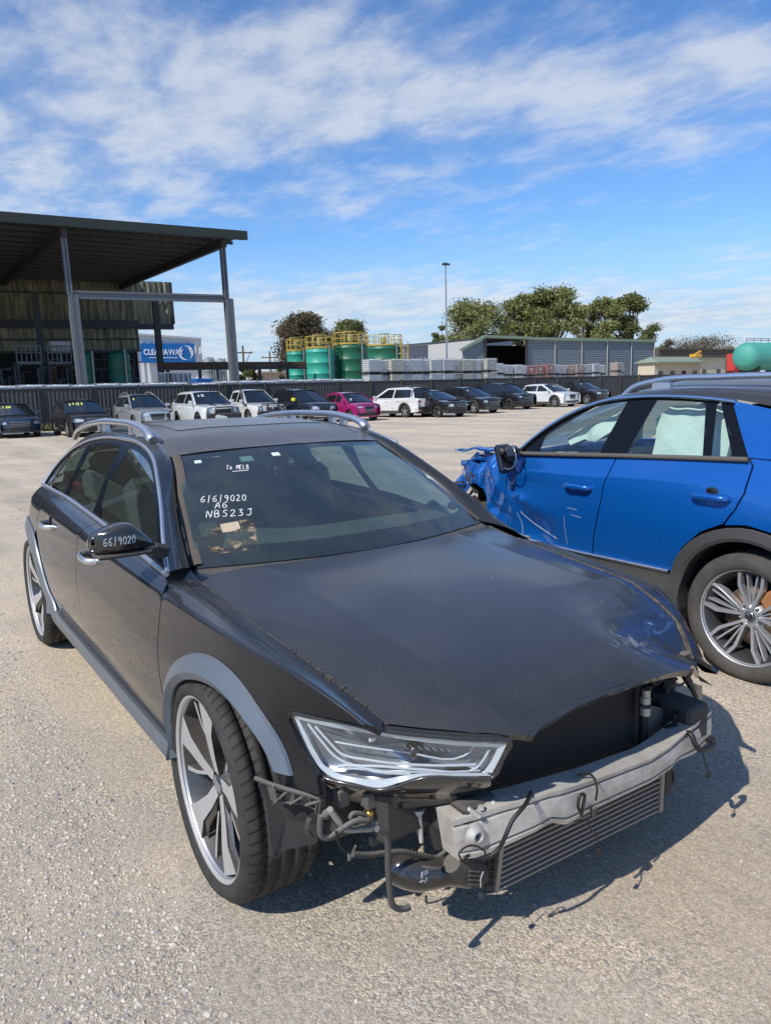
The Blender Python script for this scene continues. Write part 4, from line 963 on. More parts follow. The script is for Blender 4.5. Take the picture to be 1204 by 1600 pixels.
for q, r_ in (((860, 1262), .03),):                                   # dent smear
    pass
# mounting lugs and bolts on top of the beam
for a, b_ in (((240, 860), (330, 925)), ((415, 810), (500, 870))):
    P = pts(c4, [a, b_], .73); mb = MB(); P[1] = at(*c4(*b_), 0, .745); mb.bar(P[0], P[1], .012, .010, m=alu, bev=.002); mb.build('beam_bracket', None, wag)
for q in ((335, 865), (438, 880)):
    P = at(*c4(*q), 0, .735); mb = MB(); mb.lathe([(0, .008), (.008, .008), (.009, 0)], 6, axis='z', c=P, smooth=False); mb.build('bolt', alu, wag)
# crash cans behind the beam
for s in (-1, 1):
    mb = MB(); mb.box((.60, s*.46, .43), (.24, .11, .12), bev=.01); mb.build('crash_box', mat('grey painted steel', (.035, .035, .037), .6, .2, dust=(.2, .05, DUST)), wag)
# radiator pack
mb = MB(); mb.box((.60, -.09, .49), (.05, .72, .34)); rd_ = mb.build('radiator', mat('radiator core', (.008, .008, .009), .55), wag)
mb = MB()
for k in range(44): mb.box((.6265, -.09, .33+.0075*k), (.003, .70, .0028))
tag(mb.build('cooling_fins', mat('fin black', (.020, .020, .022), .4, .3, dust=(.3, .1, DUST)), rd_), kind='stuff')
for s in (-1, 1):
    mb = MB(); mb.box((.60, -.09+s*.375, .47), (.07, .05, .34), bev=.008); mb.build('radiator_tank', plast, rd_)
mb = MB(); mb.box((.58, -.12, .655), (.08, .60, .03), bev=.008); mb.build('radiator_support', plast, wag)
# intercooler
q = [(784, 1316), (775.7, 1390), (1027, 1265), (1030, 1205)]; Q4 = [at(a, b_, 0, .665) for a, b_ in q]
ic = MB(); TL, BL, BR, TR = Q4; TL = TL+(TL-BL)*.2; TR = TR+(TR-BR)*.25
back = np.array([-.05, 0, 0]); ic.add([TL+back*.3, BL+back*.3, BR+back*.3, TR+back*.3, TL+back, BL+back, BR+back, TR+back], [(0, 1, 2, 3), (7, 6, 5, 4), (0, 4, 5, 1), (3, 2, 6, 7), (1, 5, 6, 2), (0, 3, 7, 4)])
ico = ic.build('intercooler', mat('intercooler dark fins', (.045, .038, .030), .7), wag)
tb_m = mat('dusty brown alloy', (.34, .29, .235), .5, .35, dust=(.3, .1, DUST))
for k in range(11):
    v = k/10.; a = TL*(1-v)+BL*v; b_ = TR*(1-v)+BR*v; mb = MB(); mb.bar(a, b_, .013, .0065, bev=.0015); mb.build('cooler_tube', tb_m, ico)
mb = MB(); mb.bar(TR+[.004, .004, 0], BR+[.004, .004, -.004], .016, .014); mb.build('end_plate', tb_m, ico)
mb = MB(); mb.bar(TL+[0, -.004, 0], BL+[0, -.004, -.004], .014, .012); mb.build('end_plate', tb_m, ico)
mb = MB()
for k in range(9):
    v = k/8.; a = TL*(1-v)+BL*v; mb.bar(a+[0, -.012, 0], a+[-.02, -.055, 0], .008, .004)
for k in range(3): mb.bar(TL+[-.006*k, -.018-.016*k, .01], BL+[-.006*k, -.018-.016*k, 0], .004, .004)
mb.build('tank_ribs', plast, ico)
mb = MB(); mb.box((TR+BR)/2+[-.03, .045, .02], (.07, .07, .17), bev=.02); mb.build('end_tank', plast, ico)
# air duct / horn at the right
P = [at(*c6(x, y), 0, d) for x, y, d in ((830, 600, .52), (880, 625, .55), (960, 650, .58), (1040, 650, .60), (1130, 640, .62), (1250, 660, .64))]
mb = MB(); mb.tube(smooth(P, 5), np.interp(np.linspace(0, 1, 26), [0, .15, .45, .7, 1], [.030, .048, .046, .040, .036]), 16); mb.build('air_duct', gloss_k, wag)
P = at(*c6(1000, 600), 0, .64)
wl = MB(); a0 = at(*c6(1040, 640), 0, .66)
for i, (dx, dz, ww_, hh_) in enumerate(((0, 0, .003, .016), (.004, .0, .006, .003), (.004, .007, .006, .003), (.011, .003, .003, .012), (.017, .003, .003, .012), (.0, -.016, .012, .003), (.008, -.020, .003, .008), (.014, -.016, .003, .01))):
    wl.box(a0+[0, -.03+dx, dz], (.002, ww_, hh_))
wl.build('stencil_mark', mat('white stencil', (.6, .6, .6), .7), wag)
mb = MB(); P = pts(c4, [(120, 1260), (170, 1300), (250, 1330), (320, 1350)], .66); mb.tube(smooth(P, 4), np.interp(np.linspace(0, 1, 13), [0, .5, 1], [.026, .034, .032]), 14); mb.build('air_duct', plast, wag)
for k in range(4):
    P = pts(c4, [(245, 1325+32*k), (330, 1328+32*k)], .695); mb = MB(); mb.bar(P[0], P[1], .006, .004, bev=.001); mb.build('duct_rib', plast, wag)
# structure in the gap under the headlight
mb = MB(); P = pts(c6, [(1010, 330, .56), (1060, 420, .56), (1090, 500, .57)], .56); mb.tube(P, [.02, .026, .02], 10); mb.build('washer_pump', plast, wag)
mb = MB(); P = pts(c6, [(965, 290, .57), (965, 330, .57), (975, 400, .57), (985, 480, .57)], .57); mb.tube(P, [.022, .012, .010, .006], 12); mb.build('washer_neck', mat('aged white plastic', (.62, .60, .55), .5, dust=(.3, .1, DUST)), wag)
mb = MB(); mb.box((.50, -.56, .44), (.16, .22, .16), bev=.02); mb.box((.42, -.70, .42), (.10, .12, .14), bev=.02); mb.build('reservoir', plast, wag)
cn_ = MB(); P = at(*c6(1085, 370), 0, .60); cn_.box(P, (.03, .024, .034), bev=.004); cn_.build('connector', plast, wag)
cn_ = MB(); P = at(*c6(1100, 392), 0, .615); cn_.box(P, (.008, .008, .008)); cn_.build('connector_lock', mat('red lock tab', (.5, .05, .03), .5), wag)
al2 = mat('cast arm', (.46, .44, .40), .5, .7, dust=(.4, .1, DUST))
mb = MB(); P = pts(c6, [(478, 300), (520, 355), (560, 408), (640, 408), (720, 395), (755, 350), (790, 322), (850, 308), (915, 298)], .55)
P = smooth(P, 3); mb.tube(P, .0085, 6, sx=1.4); mb.build('support_arm', al2, wag)
mb = MB(); P = pts(c6, [(730, 385), (770, 340), (800, 330)], .545); mb.tube(smooth(P, 3), .014, 8); mb.build('arm_boss', al2, wag)
P = at(*c6(700, 320), 0, .555); mb = MB(); mb.lathe([(0, -.010), (.007, -.010), (.009, -.004), (.009, .004), (.006, .008), (0, .008)], 12, axis='y', c=P); mb.build('hose_fitting', mat('brass', (.75, .48, .10), .3, 1), wag)
hose = mat('hose rubber', (.055, .055, .057), .6, dust=(.4, .12, DUST)); wire = mat('wire black', (.012, .012, .012), .5)
def run(name, f, L_, x, r, m=hose, parent=wag, sm=5, n=8):
    mb = MB(); mb.tube(smooth(pts(f, L_, x), sm), r, n); return mb.build(name, m, parent)
run('hose', c6, [(428, 335), (424, 390), (430, 445), (465, 458), (510, 432), (560, 398), (620, 365), (690, 362)], .565, .0075)
run('hose', c6, [(590, 350), (600, 328), (640, 322), (690, 338)], .555, .0062)
run('hose', c6, [(740, 408), (785, 432), (798, 480), (800, 600), (812, 760), (828, 832), (870, 852), (918, 843)], .70, .0078, mat('hose black', (.03, .03, .032), .5, dust=(.3, .1, DUST)))
run('wire', c6, [(512, 420), (525, 480), (560, 525), (605, 548)], .57, .0028, wire)
pp = smooth(pts(c6, [(605, 548), (680, 552), (780, 541), (880, 534), (1000, 558), (1080, 562), (1128, 515), (1122, 450), (1100, 400)], .60), 18)
mb = MB(); mb.tube(pp, .0072+.0011*np.sin(np.arange(len(pp))*2.1), 8); mb.build('corrugated_conduit', plast, wag)
# fender bottom carrier (ladder bracket), bracket and liner
lad = mat('bracket plastic', (.05, .05, .053), .55, dust=(.4, .15, DUST))
mb = MB(); top = pts(c6, [(60, 125), (140, 155), (250, 190), (340, 215), (430, 242)], .50); 
def fx(px): return float(np.interp(px, [390, 500], [.40, .50]))
top = [at(*c6(x, y), 0, fx(c6(x, y)[0])) for x, y in ((60, 125), (150, 160), (250, 192), (340, 217), (432, 243))]
bot = [at(*c6(x, y), 0, fx(c6(x, y)[0])-.01) for x, y in ((90, 180), (175, 255), (265, 262), (350, 268), (420, 312))]
mb.tube(top, .006, 5); 
for a, b_ in zip(top[1:], bot[1:]): mb.bar(a, b_, .028, .004, bev=.001)
mb.tube(bot[1:], .0045, 5)
for i in range(1, 4): mb.bar(bot[i], top[i+1], .024, .003)
mb.build('fender_bracket', lad, wag)
mb = MB(); P = [at(*c6(x, y), 0, .505) for x, y in ((430, 130), (440, 240), (430, 335))]; mb.bar(P[0], P[1], .02, .008, bev=.002); mb.bar(P[1], P[2], .018, .008, bev=.002); mb.build('vertical_bracket', plast, wag)
P = at(*c6(457, 326), 0, .515); mb = MB(); mb.lathe([(0, .012), (.008, .012), (.011, .004), (.014, .002), (.014, 0)], 12, axis='x', c=P); mb.build('bolt', lad, wag)
lin = [(90, 170, .37), (125, 250, .375), (145, 400, .38), (158, 570, .385), (198, 578, .39), (212, 530, .40), (300, 512, .43), (400, 490, .45), (455, 400, .46), (430, 330, .47), (380, 275, .46), (260, 230, .43), (160, 190, .39)]
P = np.array([at(*c6(x, y), 0, d) for x, y, d in lin]); mb = MB(); cen = P.mean(0)+[-.015, 0, .01]
for i in range(len(P)): mb.add([P[i], P[(i+1) % len(P)], cen], [(0, 1, 2)])
P2 = P+[-.012, 0, 0]
for i in range(len(P)): mb.add([P[i], P[(i+1) % len(P)], P2[(i+1) % len(P)], P2[i]], [(0, 1, 2, 3)])
mb.build('splash_liner', felt, wag)
P = at(*c6(180, 552), 0, .40); mb = MB(); mb.lathe([(0, .002), (.004, .002)], 10, axis='x', c=P); mb.build('liner_hole', dark, wag)
mb = MB(); P = [at(*c6(x, y), 0, .47) for x, y in ((365, 350), (350, 410), (375, 450))]; mb.tube(P, .012, 6, sx=.5); mb.build('liner_clip', plast, wag)
# cables over the beam
run('cable', c4, [(700, 745, .76), (655, 840, .80), (565, 950, .80), (515, 1060, .80), (470, 1150, .79), (400, 1212, .78), (330, 1228, .77)], .79, .0055, wire)
run('cable', c4, [(330, 1228), (190, 1236), (172, 1190), (230, 1142), (330, 1152), (365, 1190), (340, 1230)], .772, .0022, wire)
run('cable', c4, [(250, 1205), (215, 1225), (240, 1245)], .774, .004, wire)
run('pigtail', c4, [(352, 1325), (335, 1370), (333, 1440)], .73, .0018, mat('dusty wire', (.35, .32, .28), .7))
mb = MB(); mb.box(at(*c4(338, 1500), 0, .73), (.014, .013, .016), bev=.002); mb.build('connector', mat('blue black plug', (.02, .028, .045), .5), wag)
run('cable', cF, [(650, 545), (640, 520), (648, 490), (658, 488), (655, 520), (645, 560), (635, 572)], .80, .0045, wire)
run('cable', cF, [(640, 432, .765), (680, 432, .78), (695, 465, .795), (692, 505, .795)], .79, .0032, wire)
mb = MB(); mb.box(at(*cF(687, 538), 0, .795), (.016, .018, .030), bev=.003); mb.build('connector', plast, wag)
run('cable', cF, [(668, 560), (675, 585), (695, 608), (703, 640)], .80, .0022, wire)
mb = MB(); mb.box(at(*cF(701, 655), 0, .80), (.012, .010, .022), bev=.002); mb.build('connector', wire, wag)
run('cable', c5, [(905, 775, .73), (935, 790, .745), (965, 860, .76), (1010, 905, .765), (1055, 890, .76), (1100, 850, .75), (1095, 828, .745), (1055, 835, .74)], .75, .009, wire)
run('cable', c5, [(1020, 905), (1030, 960), (1045, 1010), (1062, 1050)], .765, .0022, wire)
mb = MB(); mb.box(at(*c5(1065, 1085), 0, .765), (.012, .016, .020), bev=.003); mb.build('connector', wire, wag)
run('cable', c5, [(640, 830, .66), (720, 780, .67), (760, 745, .68), (830, 735, .69), (880, 760, .70)], .68, .010, wire)
run('cable', cF, [(905, 405, .66), (918, 430, .67), (912, 460, .66)], .66, .006, wire)
# left (picture right) headlight cavity
dk = mat('cavity black', (.012, .012, .013), .6)
mb = MB(); mb.box((.42, .58, .44), (.06, .12, .14), bev=.015); mb.box((.34, .66, .38), (.14, .14, .14), bev=.02); mb.bar((.46, .45, .56), (.40, .66, .46), .03, .015); mb.build('headlight_carrier', dk, wag)
sil = mat('aged zinc', (.48, .47, .44), .45, .6)
for (x, y), r_, h_ in (((605, 495), .013, .016), ((600, 535), .016, .010), ((598, 615), .016, .012)):
    P = at(*c5(x, y), 0, .66); mb = MB(); mb.lathe([(0, h_), (r_, h_), (r_, -h_), (0, -h_)], 14, axis='z', c=P, smooth=False); mb.build('coolant_valve', sil, wag)
run('coolant_pipe', c5, [(620, 430), (600, 520), (590, 620), (585, 800), (575, 880)], .645, .014, dk)
mb = MB(); P = pts(c5, [(640, 575), (780, 610), (800, 690), (700, 760), (620, 860), (610, 700)], .625); mb.add(P, [tuple(range(6))]); mb.build('air_guide', mat('grey guide', (.09, .09, .085), .6, dust=(.3, .3, DUST)), wag)
run('carrier_arm', c5, [(760, 600, .60), (860, 560, .60), (980, 575, .60)], .6, .012, dk)
run('carrier_arm', c5, [(880, 330, .60), (930, 420, .60), (975, 520, .60)], .6, .008, mat('wire bundle', (.05, .045, .04), .6))
run('carrier_arm', c5, [(720, 420, .56), (800, 500, .58), (880, 560, .6)], .6, .010, dk)
mb = MB(); P = pts(c5, [(820, 660), (822, 700)], .68); mb.bar(P[0]+[0, 0, .012], P[1]-[0, 0, .01], .022, .008, bev=.002); mb.build('bracket_tab', dk, wag)
mb = MB(); P = pts(c5, [(880, 660, .67), (975, 690, .67)], .67); mb.bar(P[0], P[1], .02, .006, bev=.001); mb.build('beam_bracket', alu, wag)
mb = MB(); P = pts(c5, [(980, 420), (1018, 430), (1018, 520), (995, 545), (975, 500)], .585); mb.add(P, [tuple(range(5))]); mb.add([p_-np.array([.02, 0, 0]) for p_ in P], [tuple(range(5))]); mb.build('lamp_remnant', mat('amber beige', (.35, .29, .20), .4), wag)
mb = MB(); P = pts(c5, [(970, 340), (1098, 432), (1080, 425), (1000, 395)], .56); mb.add(P, [(0, 1, 2, 3)]); mb.build('fender_flange', dk, wag)

# harness, clips and brackets in both headlight cavities
for k in range(26):
    sd = 1 if k % 2 else -1; c_ = np.array([.50+.10*rng.random(), sd*(.42+.20*rng.random()), .42+.18*rng.random()]) if sd > 0 else np.array([.48+.08*rng.random(), -(.40+.34*rng.random()), .36+.14*rng.random()])
    mb = MB(); d_ = rng.normal(0, 1, 3); d_ /= np.linalg.norm(d_)
    if k % 3: mb.tube(smooth([c_, c_+d_*.05+[0, 0, -.02], c_+d_*.09+[0, .02, .01]], 4), rng.uniform(.003, .008), 6); mb.build('harness', (wire, plast, hose)[k % 3], wag)
    else: mb.box(c_, rng.uniform(.015, .05, 3), bev=.003); mb.build('clip', (plast, dk, lad)[k % 3 if k % 2 else 2], wag)

# ================================================================== the blue crossover
# local frame: x forward, +y its left side (the one we see), origin on the ground under the rear axle
BX0, BYC = .05, 2.77
blu = empty('crossover_car', (BX0, BYC, 0), math.pi, label='bright blue crossover with crumpled front wing and deployed airbags, parked beside the black wagon', cat='car')
def bl2(px, py, y=.90):
    "pixel to (x, z) on the plane at local y"
    P = at(px, py, 1, BYC-y); return (-(P[0]-BX0), P[2])
bV = [0, .13, .26, .42, .58, .72, .80, .90]
bl_lines = [[(-.85, .80, .24), (-.4, .86, .24), (2.9, .84, .24)],
  [(-.85, .80, .34), (-.4, .885, .34), (2.3, .885, .34), (2.9, .80, .34)],
  [(-.85, .81, .47), (-.4, .875, .47), (2.3, .875, .47), (2.9, .80, .47)],
  [(-.85, .82, .62), (-.35, .905, .62), (0, .915, .62), (.6, .895, .60), (2.0, .89, .60), (2.4, .90, .62), (2.9, .78, .62)],
  [(-.85, .82, .79), (-.35, .92, .79), (0, .925, .79), (.6, .915, .77), (2.0, .905, .76), (2.4, .90, .77), (2.9, .77, .76)],
  [(-.85, .80, .93), (-.35, .905, .93), (0, .91, .93), (.8, .912, .92), (2.0, .90, .90), (2.9, .75, .88)],
  [(-.85, .78, .99), (-.35, .885, .995), (.2, .90, .99), (1.0, .905, .97), (1.8, .895, .945), (2.9, .74, .91)],
  [(-.85, .72, 1.12), (-.35, .80, 1.13), (.06, .835, 1.125), (.8, .85, 1.10), (1.55, .85, 1.065), (2.0, .80, 1.05), (2.9, .66, .98)]]
def hsh(a): a = np.sin(a*127.1)*43758.5; return a-np.floor(a)
def fold(x, z, s=1.0):
    "sharp ridged noise for crumpled sheet metal"
    r = 0
    for k, (fx_, fz_, a) in enumerate(((6, 3, 1), (3, -8, .9), (11, 7, .45), (-9, 14, .35), (31, 22, .08))):
        r = r+a*(1-2*np.abs(((fx_*x+fz_*z+k*.37+.6*np.sin(7*z+3*x+k)) % 2)-1))
    return r*s
def bcr(P):
    P = np.array(P, float); x, y, z = P[:, 0].copy(), P[:, 1].copy(), P[:, 2].copy(); L_ = y > 0
    k = np.clip((x-1.62)/.30, 0, 1)*L_
    d = fold(x, z, .019)*k; P[:, 1] += d-k*.05-.10*np.clip((x-2.0)/.4, 0, 1)*L_; P[:, 2] += fold(z+.3, x, .012)*k
    P[:, 0] = np.where(x > 1.9, 1.9+(x-1.9)*.72+fold(z, y, .012)*k, x)
    # front door: creases fanning out of the hinge area, a dent low down
    kd = np.clip((x-1.08)/.45, 0, 1)*np.clip((1.70-x)/.12, 0, 1)*L_*np.clip((1.0-z)/.1, 0, 1)
    ang = np.arctan2(z-.80, 1.72-x); P[:, 1] -= kd*.022*np.abs(np.sin(ang*3.1+.7))
    P[:, 1] -= .045*np.exp(-((x-1.48)/.16)**2-((z-.56)/.10)**2)*L_
    P[:, 1] -= .016*np.exp(-((x+.10)/.10)**2-((z-.93)/.04)**2)*L_*0
    P[:, 1] -= (.05*np.exp(-((x+.42)/.13)**2-((z-.88)/.035)**2)+.02*np.exp(-((x+.25)/.05)**2-((z-.80)/.05)**2))*L_
    return P
def bs(s): return Loft(bl_lines, bV, (6,), s, bcr)
def bgh(s):
    def f(u, v):
        u = np.asarray(u, float); v = np.asarray(v, float); y = .855-.42*(v-1.09)-.22*(v-1.09)**2-.02*np.clip(u-1.2, 0, 1)
        return np.stack([u, s*y, v], 1)
    return f
bp_ = mat('blue door paint', (.001, .105, .42), .26, .35, 1.0, dust=(.05, .004, DUST))
clad = mat('cladding', (.028, .029, .031), .55, dust=(.25, .08, DUST))
for s in (1, -1):
    Bs = bs(s); G = bgh(s); O = (0, s, .1)
    fd = Bs.uv([(.99, .49), (.97, .60), (.895, .86), (.885, .94)])+[(.84, .90), (1.2, .90), (1.66, .90)]+Bs.uv([(1.70, .98), (1.73, .80), (1.73, .58), (1.70, .49)])
    panel('front_door', fd, Bs, bp_, blu, .028 if s > 0 else .07, .014, O)
    rd = Bs.uv([(.982, .49), (.962, .60), (.887, .86), (.877, .94)])+[(.832, .90), (.4, .90), (.055, .90)]+Bs.uv([(.03, 1.09), (.035, .96), (.07, .88), (.125, .80), (.25, .74), (.36, .64), (.42, .54), (.43, .49)])
    panel('rear_door', rd, Bs, bp_, blu, .04, .014, O)
    qp = [(.047, .90), (-.35, .90), (-.80, .90)]+Bs.uv([(-.82, .90), (-.82, .50), (-.45, .50), (-.40, .62), (-.28, .73), (-.12, .79), (0, .81), (.115, .795), (.06, .88), (.025, .96), (.02, 1.09)])
    panel('rear_quarter', qp, Bs, bp_, blu, .03 if s > 0 else .07, .014, O)
    if s > 0: fo = [(1.668, .88)]+[(x, .90) for x in (1.9, 2.1, 2.3, 2.6)]+Bs.uv([(2.66, .93), (2.70, .85), (2.78, .76), (2.66, .66), (2.55, .70), (2.40, .80), (2.25, .83), (2.08, .78), (1.96, .68), (1.90, .55), (1.86, .49), (1.735, .49), (1.738, .80), (1.71, .98)])
    else: fo = [(1.668, .90), (2.3, .90), (2.75, .90)]+Bs.uv([(2.8, .85), (2.8, .5), (2.62, .5), (2.55, .68), (2.25, .80), (1.98, .68), (1.90, .49), (1.735, .49), (1.738, .80), (1.71, .98)])
    panel('fender', fo, Bs, bp_, blu, .022 if s > 0 else .07, .012, O)
    sk = Bs.uv([(.44, .47), (1.86, .47), (1.86, .30), (1.7, .27), (.5, .27), (.44, .30)]); panel('side_skirt', sk, Bs, clad, blu, .06, .03, O, off=.010)
    q0 = np.array(Bs.uv([(x, .486) for x in np.linspace(.45, 1.84, 20)])); P = Bs(q0[:, 0], q0[:, 1]); P[:, 1] += s*.012; mb = MB(); mb.tube(P, .010, 6); mb.build('chrome_sill_strip', chrome, blu)
    # arch cladding
    for xc in (0, 2.20 if s > 0 else 2.25):
        if xc > 1 and s > 0: continue
        oo = arc(xc, .34, .46, -8, 188, 24); ii = arc(xc, .34, .385, -8, 188, 24); oo = [(x, z*.985+.005) for x, z in oo]
        uo = np.array(Bs.uv(oo)); ui = np.array(Bs.uv(ii)); Po = Bs(uo[:, 0], uo[:, 1]); Pi = Bs(ui[:, 0], ui[:, 1]); Pm = (Po*.25+Pi*.75)
        Po[:, 1] += s*.004; Pm[:, 1] += s*.02; Pi[:, 1] += s*.012; P5 = Pi.copy(); P5[:, 1] -= s*.07; P6 = Pi.copy(); P6[:, 1] = s*.58
        mb = MB(); mb.grid(np.stack([Po, Po+(0, s*.012, 0)], 1)); mb.grid(np.stack([Po+(0, s*.012, 0), Pm], 1)); mb.grid(np.stack([Pm, Pi], 1)); mb.grid(np.stack([Pi, P5], 1)); mb.build('wheel_arch_cladding', clad, blu)
        mb = MB(); mb.grid(np.stack([P5, P6], 1)); mb.build('wheel_housing', felt, blu)
    # glass and frames
    wf = [(.97, 1.105), (1.56, 1.075), (1.49, 1.16), (1.38, 1.25), (1.22, 1.335), (1.05, 1.385), (.90, 1.40)]
    wr = [(.79, 1.11), (.29, 1.125), (.30, 1.17), (.37, 1.395), (.70, 1.408)]
    wq = [(.255, 1.13), (.115, 1.135), (.285, 1.385), (.315, 1.385)]
    for nm, q in (('side_window', wf), ('side_window', wr), ('quarter_window', wq)): panel(nm, q, G, gl_blue, blu, .08, 0, O, off=-.004)
    fm = MB()
    def rg(a, b):
        A_ = G(*np.array(a, float).T); B_ = G(*np.array(b, float).T); fm.grid(np.stack([A_, B_], 1), smooth=False)
    top = smooth([(1.66, 1.06), (1.56, 1.15), (1.42, 1.255), (1.24, 1.35), (1.05, 1.41), (.82, 1.432), (.50, 1.430), (.26, 1.41), (.0, 1.37), (-.30, 1.32)], 5)
    tin = smooth([(1.57, 1.07), (1.50, 1.15), (1.385, 1.245), (1.225, 1.33), (1.05, 1.383), (.82, 1.405), (.50, 1.402), (.26, 1.382), (.0, 1.345), (-.30, 1.30)], 5)
    n_ = len(top); kk = int(n_*.78); rg(top[:kk], tin[:kk])
    rg([(.97, 1.09), (.955, 1.16), (.89, 1.41)], [(.78, 1.09), (.765, 1.16), (.69, 1.41)])
    rg([(.30, 1.11), (.385, 1.40)], [(.25, 1.11), (.32, 1.40)]); rg([(.13, 1.11), (.30, 1.40)], [(.045, 1.12), (.225, 1.41)])
    rg([(1.62, 1.085), (1.57, 1.13), (1.50, 1.18)], [(1.45, 1.078), (1.45, 1.10), (1.44, 1.20)])
    fm.build('window_frame', frame_k, blu)
    P = G(top[:, 0], top[:, 1]-.004); P[:, 1] += s*.012; mb = MB(); mb.tube(P[:kk+2], .012, 6, sx=1.2); mb.build('chrome_window_trim', mat('bright trim', (.60, .70, .82), .25, 1), blu)
    bt_ = [(x, float(np.interp(x, [.05, .8, 1.62], [1.122, 1.098, 1.066]))) for x in np.linspace(.05, 1.62, 16)]; P = G(*np.array(bt_).T); P[:, 1] += s*.012; mb = MB(); mb.tube(P, .014, 6); mb.build('window_sill_trim', mat('dusty rubber', (.10, .088, .075), .8), blu)
    # C pillar in body colour, roof side in black
    cp = [(.055, 1.13), (.235, 1.405), (.0, 1.36), (-.30, 1.31), (-.62, 1.22), (-.75, 1.12)]
    panel('rear_pillar', cp, G, bp_, blu, .06, .01, O, off=.003)
    tt = np.linspace(0, 1, len(top)); TL_ = G(top[:, 0], top[:, 1]+.006)
    wk2 = [(0, 1.70, .70, 1.085), (.2, 1.42, .63, 1.26), (.40, 1.12, .585, 1.40), (.6, .70, .57, 1.475), (.8, .1, .57, 1.46), (1.0, -.45, .58, 1.37)]
    WL2 = cub(wk2, tt); WL2[:, 1] *= s; strip('roof_side', TL_, WL2, gloss_k, blu, 6, .010, O)
    pr = smooth([(1.02, .575, 1.43), (.96, .575, 1.475), (.80, .575, 1.515), (.4, .573, 1.530), (-.1, .573, 1.520), (-.45, .575, 1.475), (-.52, .575, 1.44)], 6); pr[:, 1] *= s
    mb = MB(); mb.tube(pr, .019, 8, sx=.9); mb.box((-.12, s*.573, 1.49), (.12, .03, .04)); mb.box((.75, s*.573, 1.485), (.12, .03, .04)); mb.build('roof_rail', mat('satin rail', (.60, .66, .74), .3, .9), blu)
    for hx, hz in ((1.07, .90), (.20, .928)):
        mb = MB(); pp = smooth([(hx-.105, .905, hz), (hx-.09, .94, hz), (hx, .955, hz+.003), (hx+.09, .94, hz+.001), (hx+.105, .905, hz)], 5); pp[:, 1] *= s; mb.tube(pp, .016, 8, sx=.6); mb.build('door_handle', bp_, blu)
        mb = MB(); mb.lathe([(0, .004), (.04, .003), (.052, .0)], 20, c=(hx, s*.905, hz-.002)); mb.build('handle_recess', gloss_k, blu)
# roof, screens
brl = [[(-.62, 0, 1.40), (-.3, 0, 1.475), (.2, 0, 1.52), (.7, 0, 1.525), (1.0, 0, 1.48), (1.2, 0, 1.42)],
       [(-.62, .4, 1.385), (-.3, .4, 1.455), (.2, .4, 1.50), (.7, .4, 1.51), (1.0, .4, 1.465), (1.2, .4, 1.40)],
       [(-.62, .58, 1.33), (-.3, .58, 1.40), (.2, .58, 1.463), (.7, .57, 1.476), (1.0, .58, 1.43), (1.2, .60, 1.37)]]
def broof(u, v):
    v = np.asarray(v, float); s = np.sign(v); s[s == 0] = 1; P = Loft(brl, [0, .40, .58])(u, np.abs(v)); P[:, 1] *= s; return P
panel('roof', [(1.12, -.58), (1.18, 0), (1.12, .58), (-.45, .58), (-.60, .3), (-.62, 0), (-.60, -.3), (-.45, -.58)], broof, roof_m, blu, .08, .015, (0, 0, 1))
strip('windscreen', [(1.72+.16*math.cos(v*2), v, 1.07) for v in np.linspace(-.70, .70, 11)], [(1.14+.06*math.cos(v*2.4), v*.83, 1.40+.03*math.cos(v*2.6)) for v in np.linspace(-.70, .70, 11)], gl_wind, blu, 5, .02, (1, 0, 1))
strip('rear_window', [(-.80, v, 1.10) for v in np.linspace(-.62, .62, 9)], [(-.56, v*.88, 1.37) for v in np.linspace(-.62, .62, 9)], gl_main, blu, 4, .02, (-1, 0, .5))
panel('tailgate', [(-.74, .50), (-.70, 1.10), (.70, 1.10), (.74, .50)], lambda u, v: np.stack([-.88+.08*(np.asarray(u)/.7)**2, u, v], 1), bp_, blu, .1, .01, (-1, 0, 0))
panel('rear_bumper', [(-.80, .26), (-.80, .50), (.80, .50), (.80, .26)], lambda u, v: np.stack([-.92+.10*(np.asarray(u)/.8)**2, u, v], 1), clad, blu, .1, .01, (-1, 0, 0))
# crumpled hood
def bhood(u, v):
    u = np.asarray(u, float); v = np.asarray(v, float); k = np.clip((u-1.85)/.3, 0, 1)
    z = 1.09-.10*(u-1.7)-.05*(v/.75)**2-.02*(u-1.7)**2+fold(u, v, .010)*k*(.3+.7*np.clip((v+.2)/.8, 0, 1))+.05*np.exp(-((v-.62)/.14)**2)*np.exp(-((u-2.2)/.22)**2)-.03*k
    return np.stack([u, v, z], 1)
panel('hood', [(1.78, -.72), (2.3, -.72), (2.46, -.5), (2.52, 0), (2.50, .45), (2.47, .66), (2.40, .72), (2.30, .71), (2.22, .74), (2.0, .72), (1.78, .745)], bhood, bp_, blu, .026, .02, (0, 0, 1))
mb = MB(); mb.box((2.1, 0, .70), (.55, 1.15, .42)); mb.box((1.72, 0, .65), (.08, 1.5, .60)); mb.build('engine_bay', dark, blu)
fb = MB()
for k in range(9):
    a = np.array([2.15+.30*rng.random(), .55+.22*rng.random(), .62+.30*rng.random()]); b_ = a+rng.normal(0, .09, 3); fb.bar(a, b_, rng.uniform(.02, .05), rng.uniform(.006, .02))
fb.build('bent_frame_metal', mat('bent steel', (.09, .085, .085), .45, .6, var=(18, .8, (.18, .15, .12))), blu)
fr_ = lambda u, v: np.stack([2.52+fold(u*1.3, v, .015)-.10*(np.asarray(u)/.7)**2, u, v], 1)
panel('front_bumper', [(-.74, .35), (-.72, .92), (0, .95), (.45, .93), (.60, .80), (.45, .62), (.50, .35)], fr_, bp_, blu, .04, .01, (1, 0, 0))
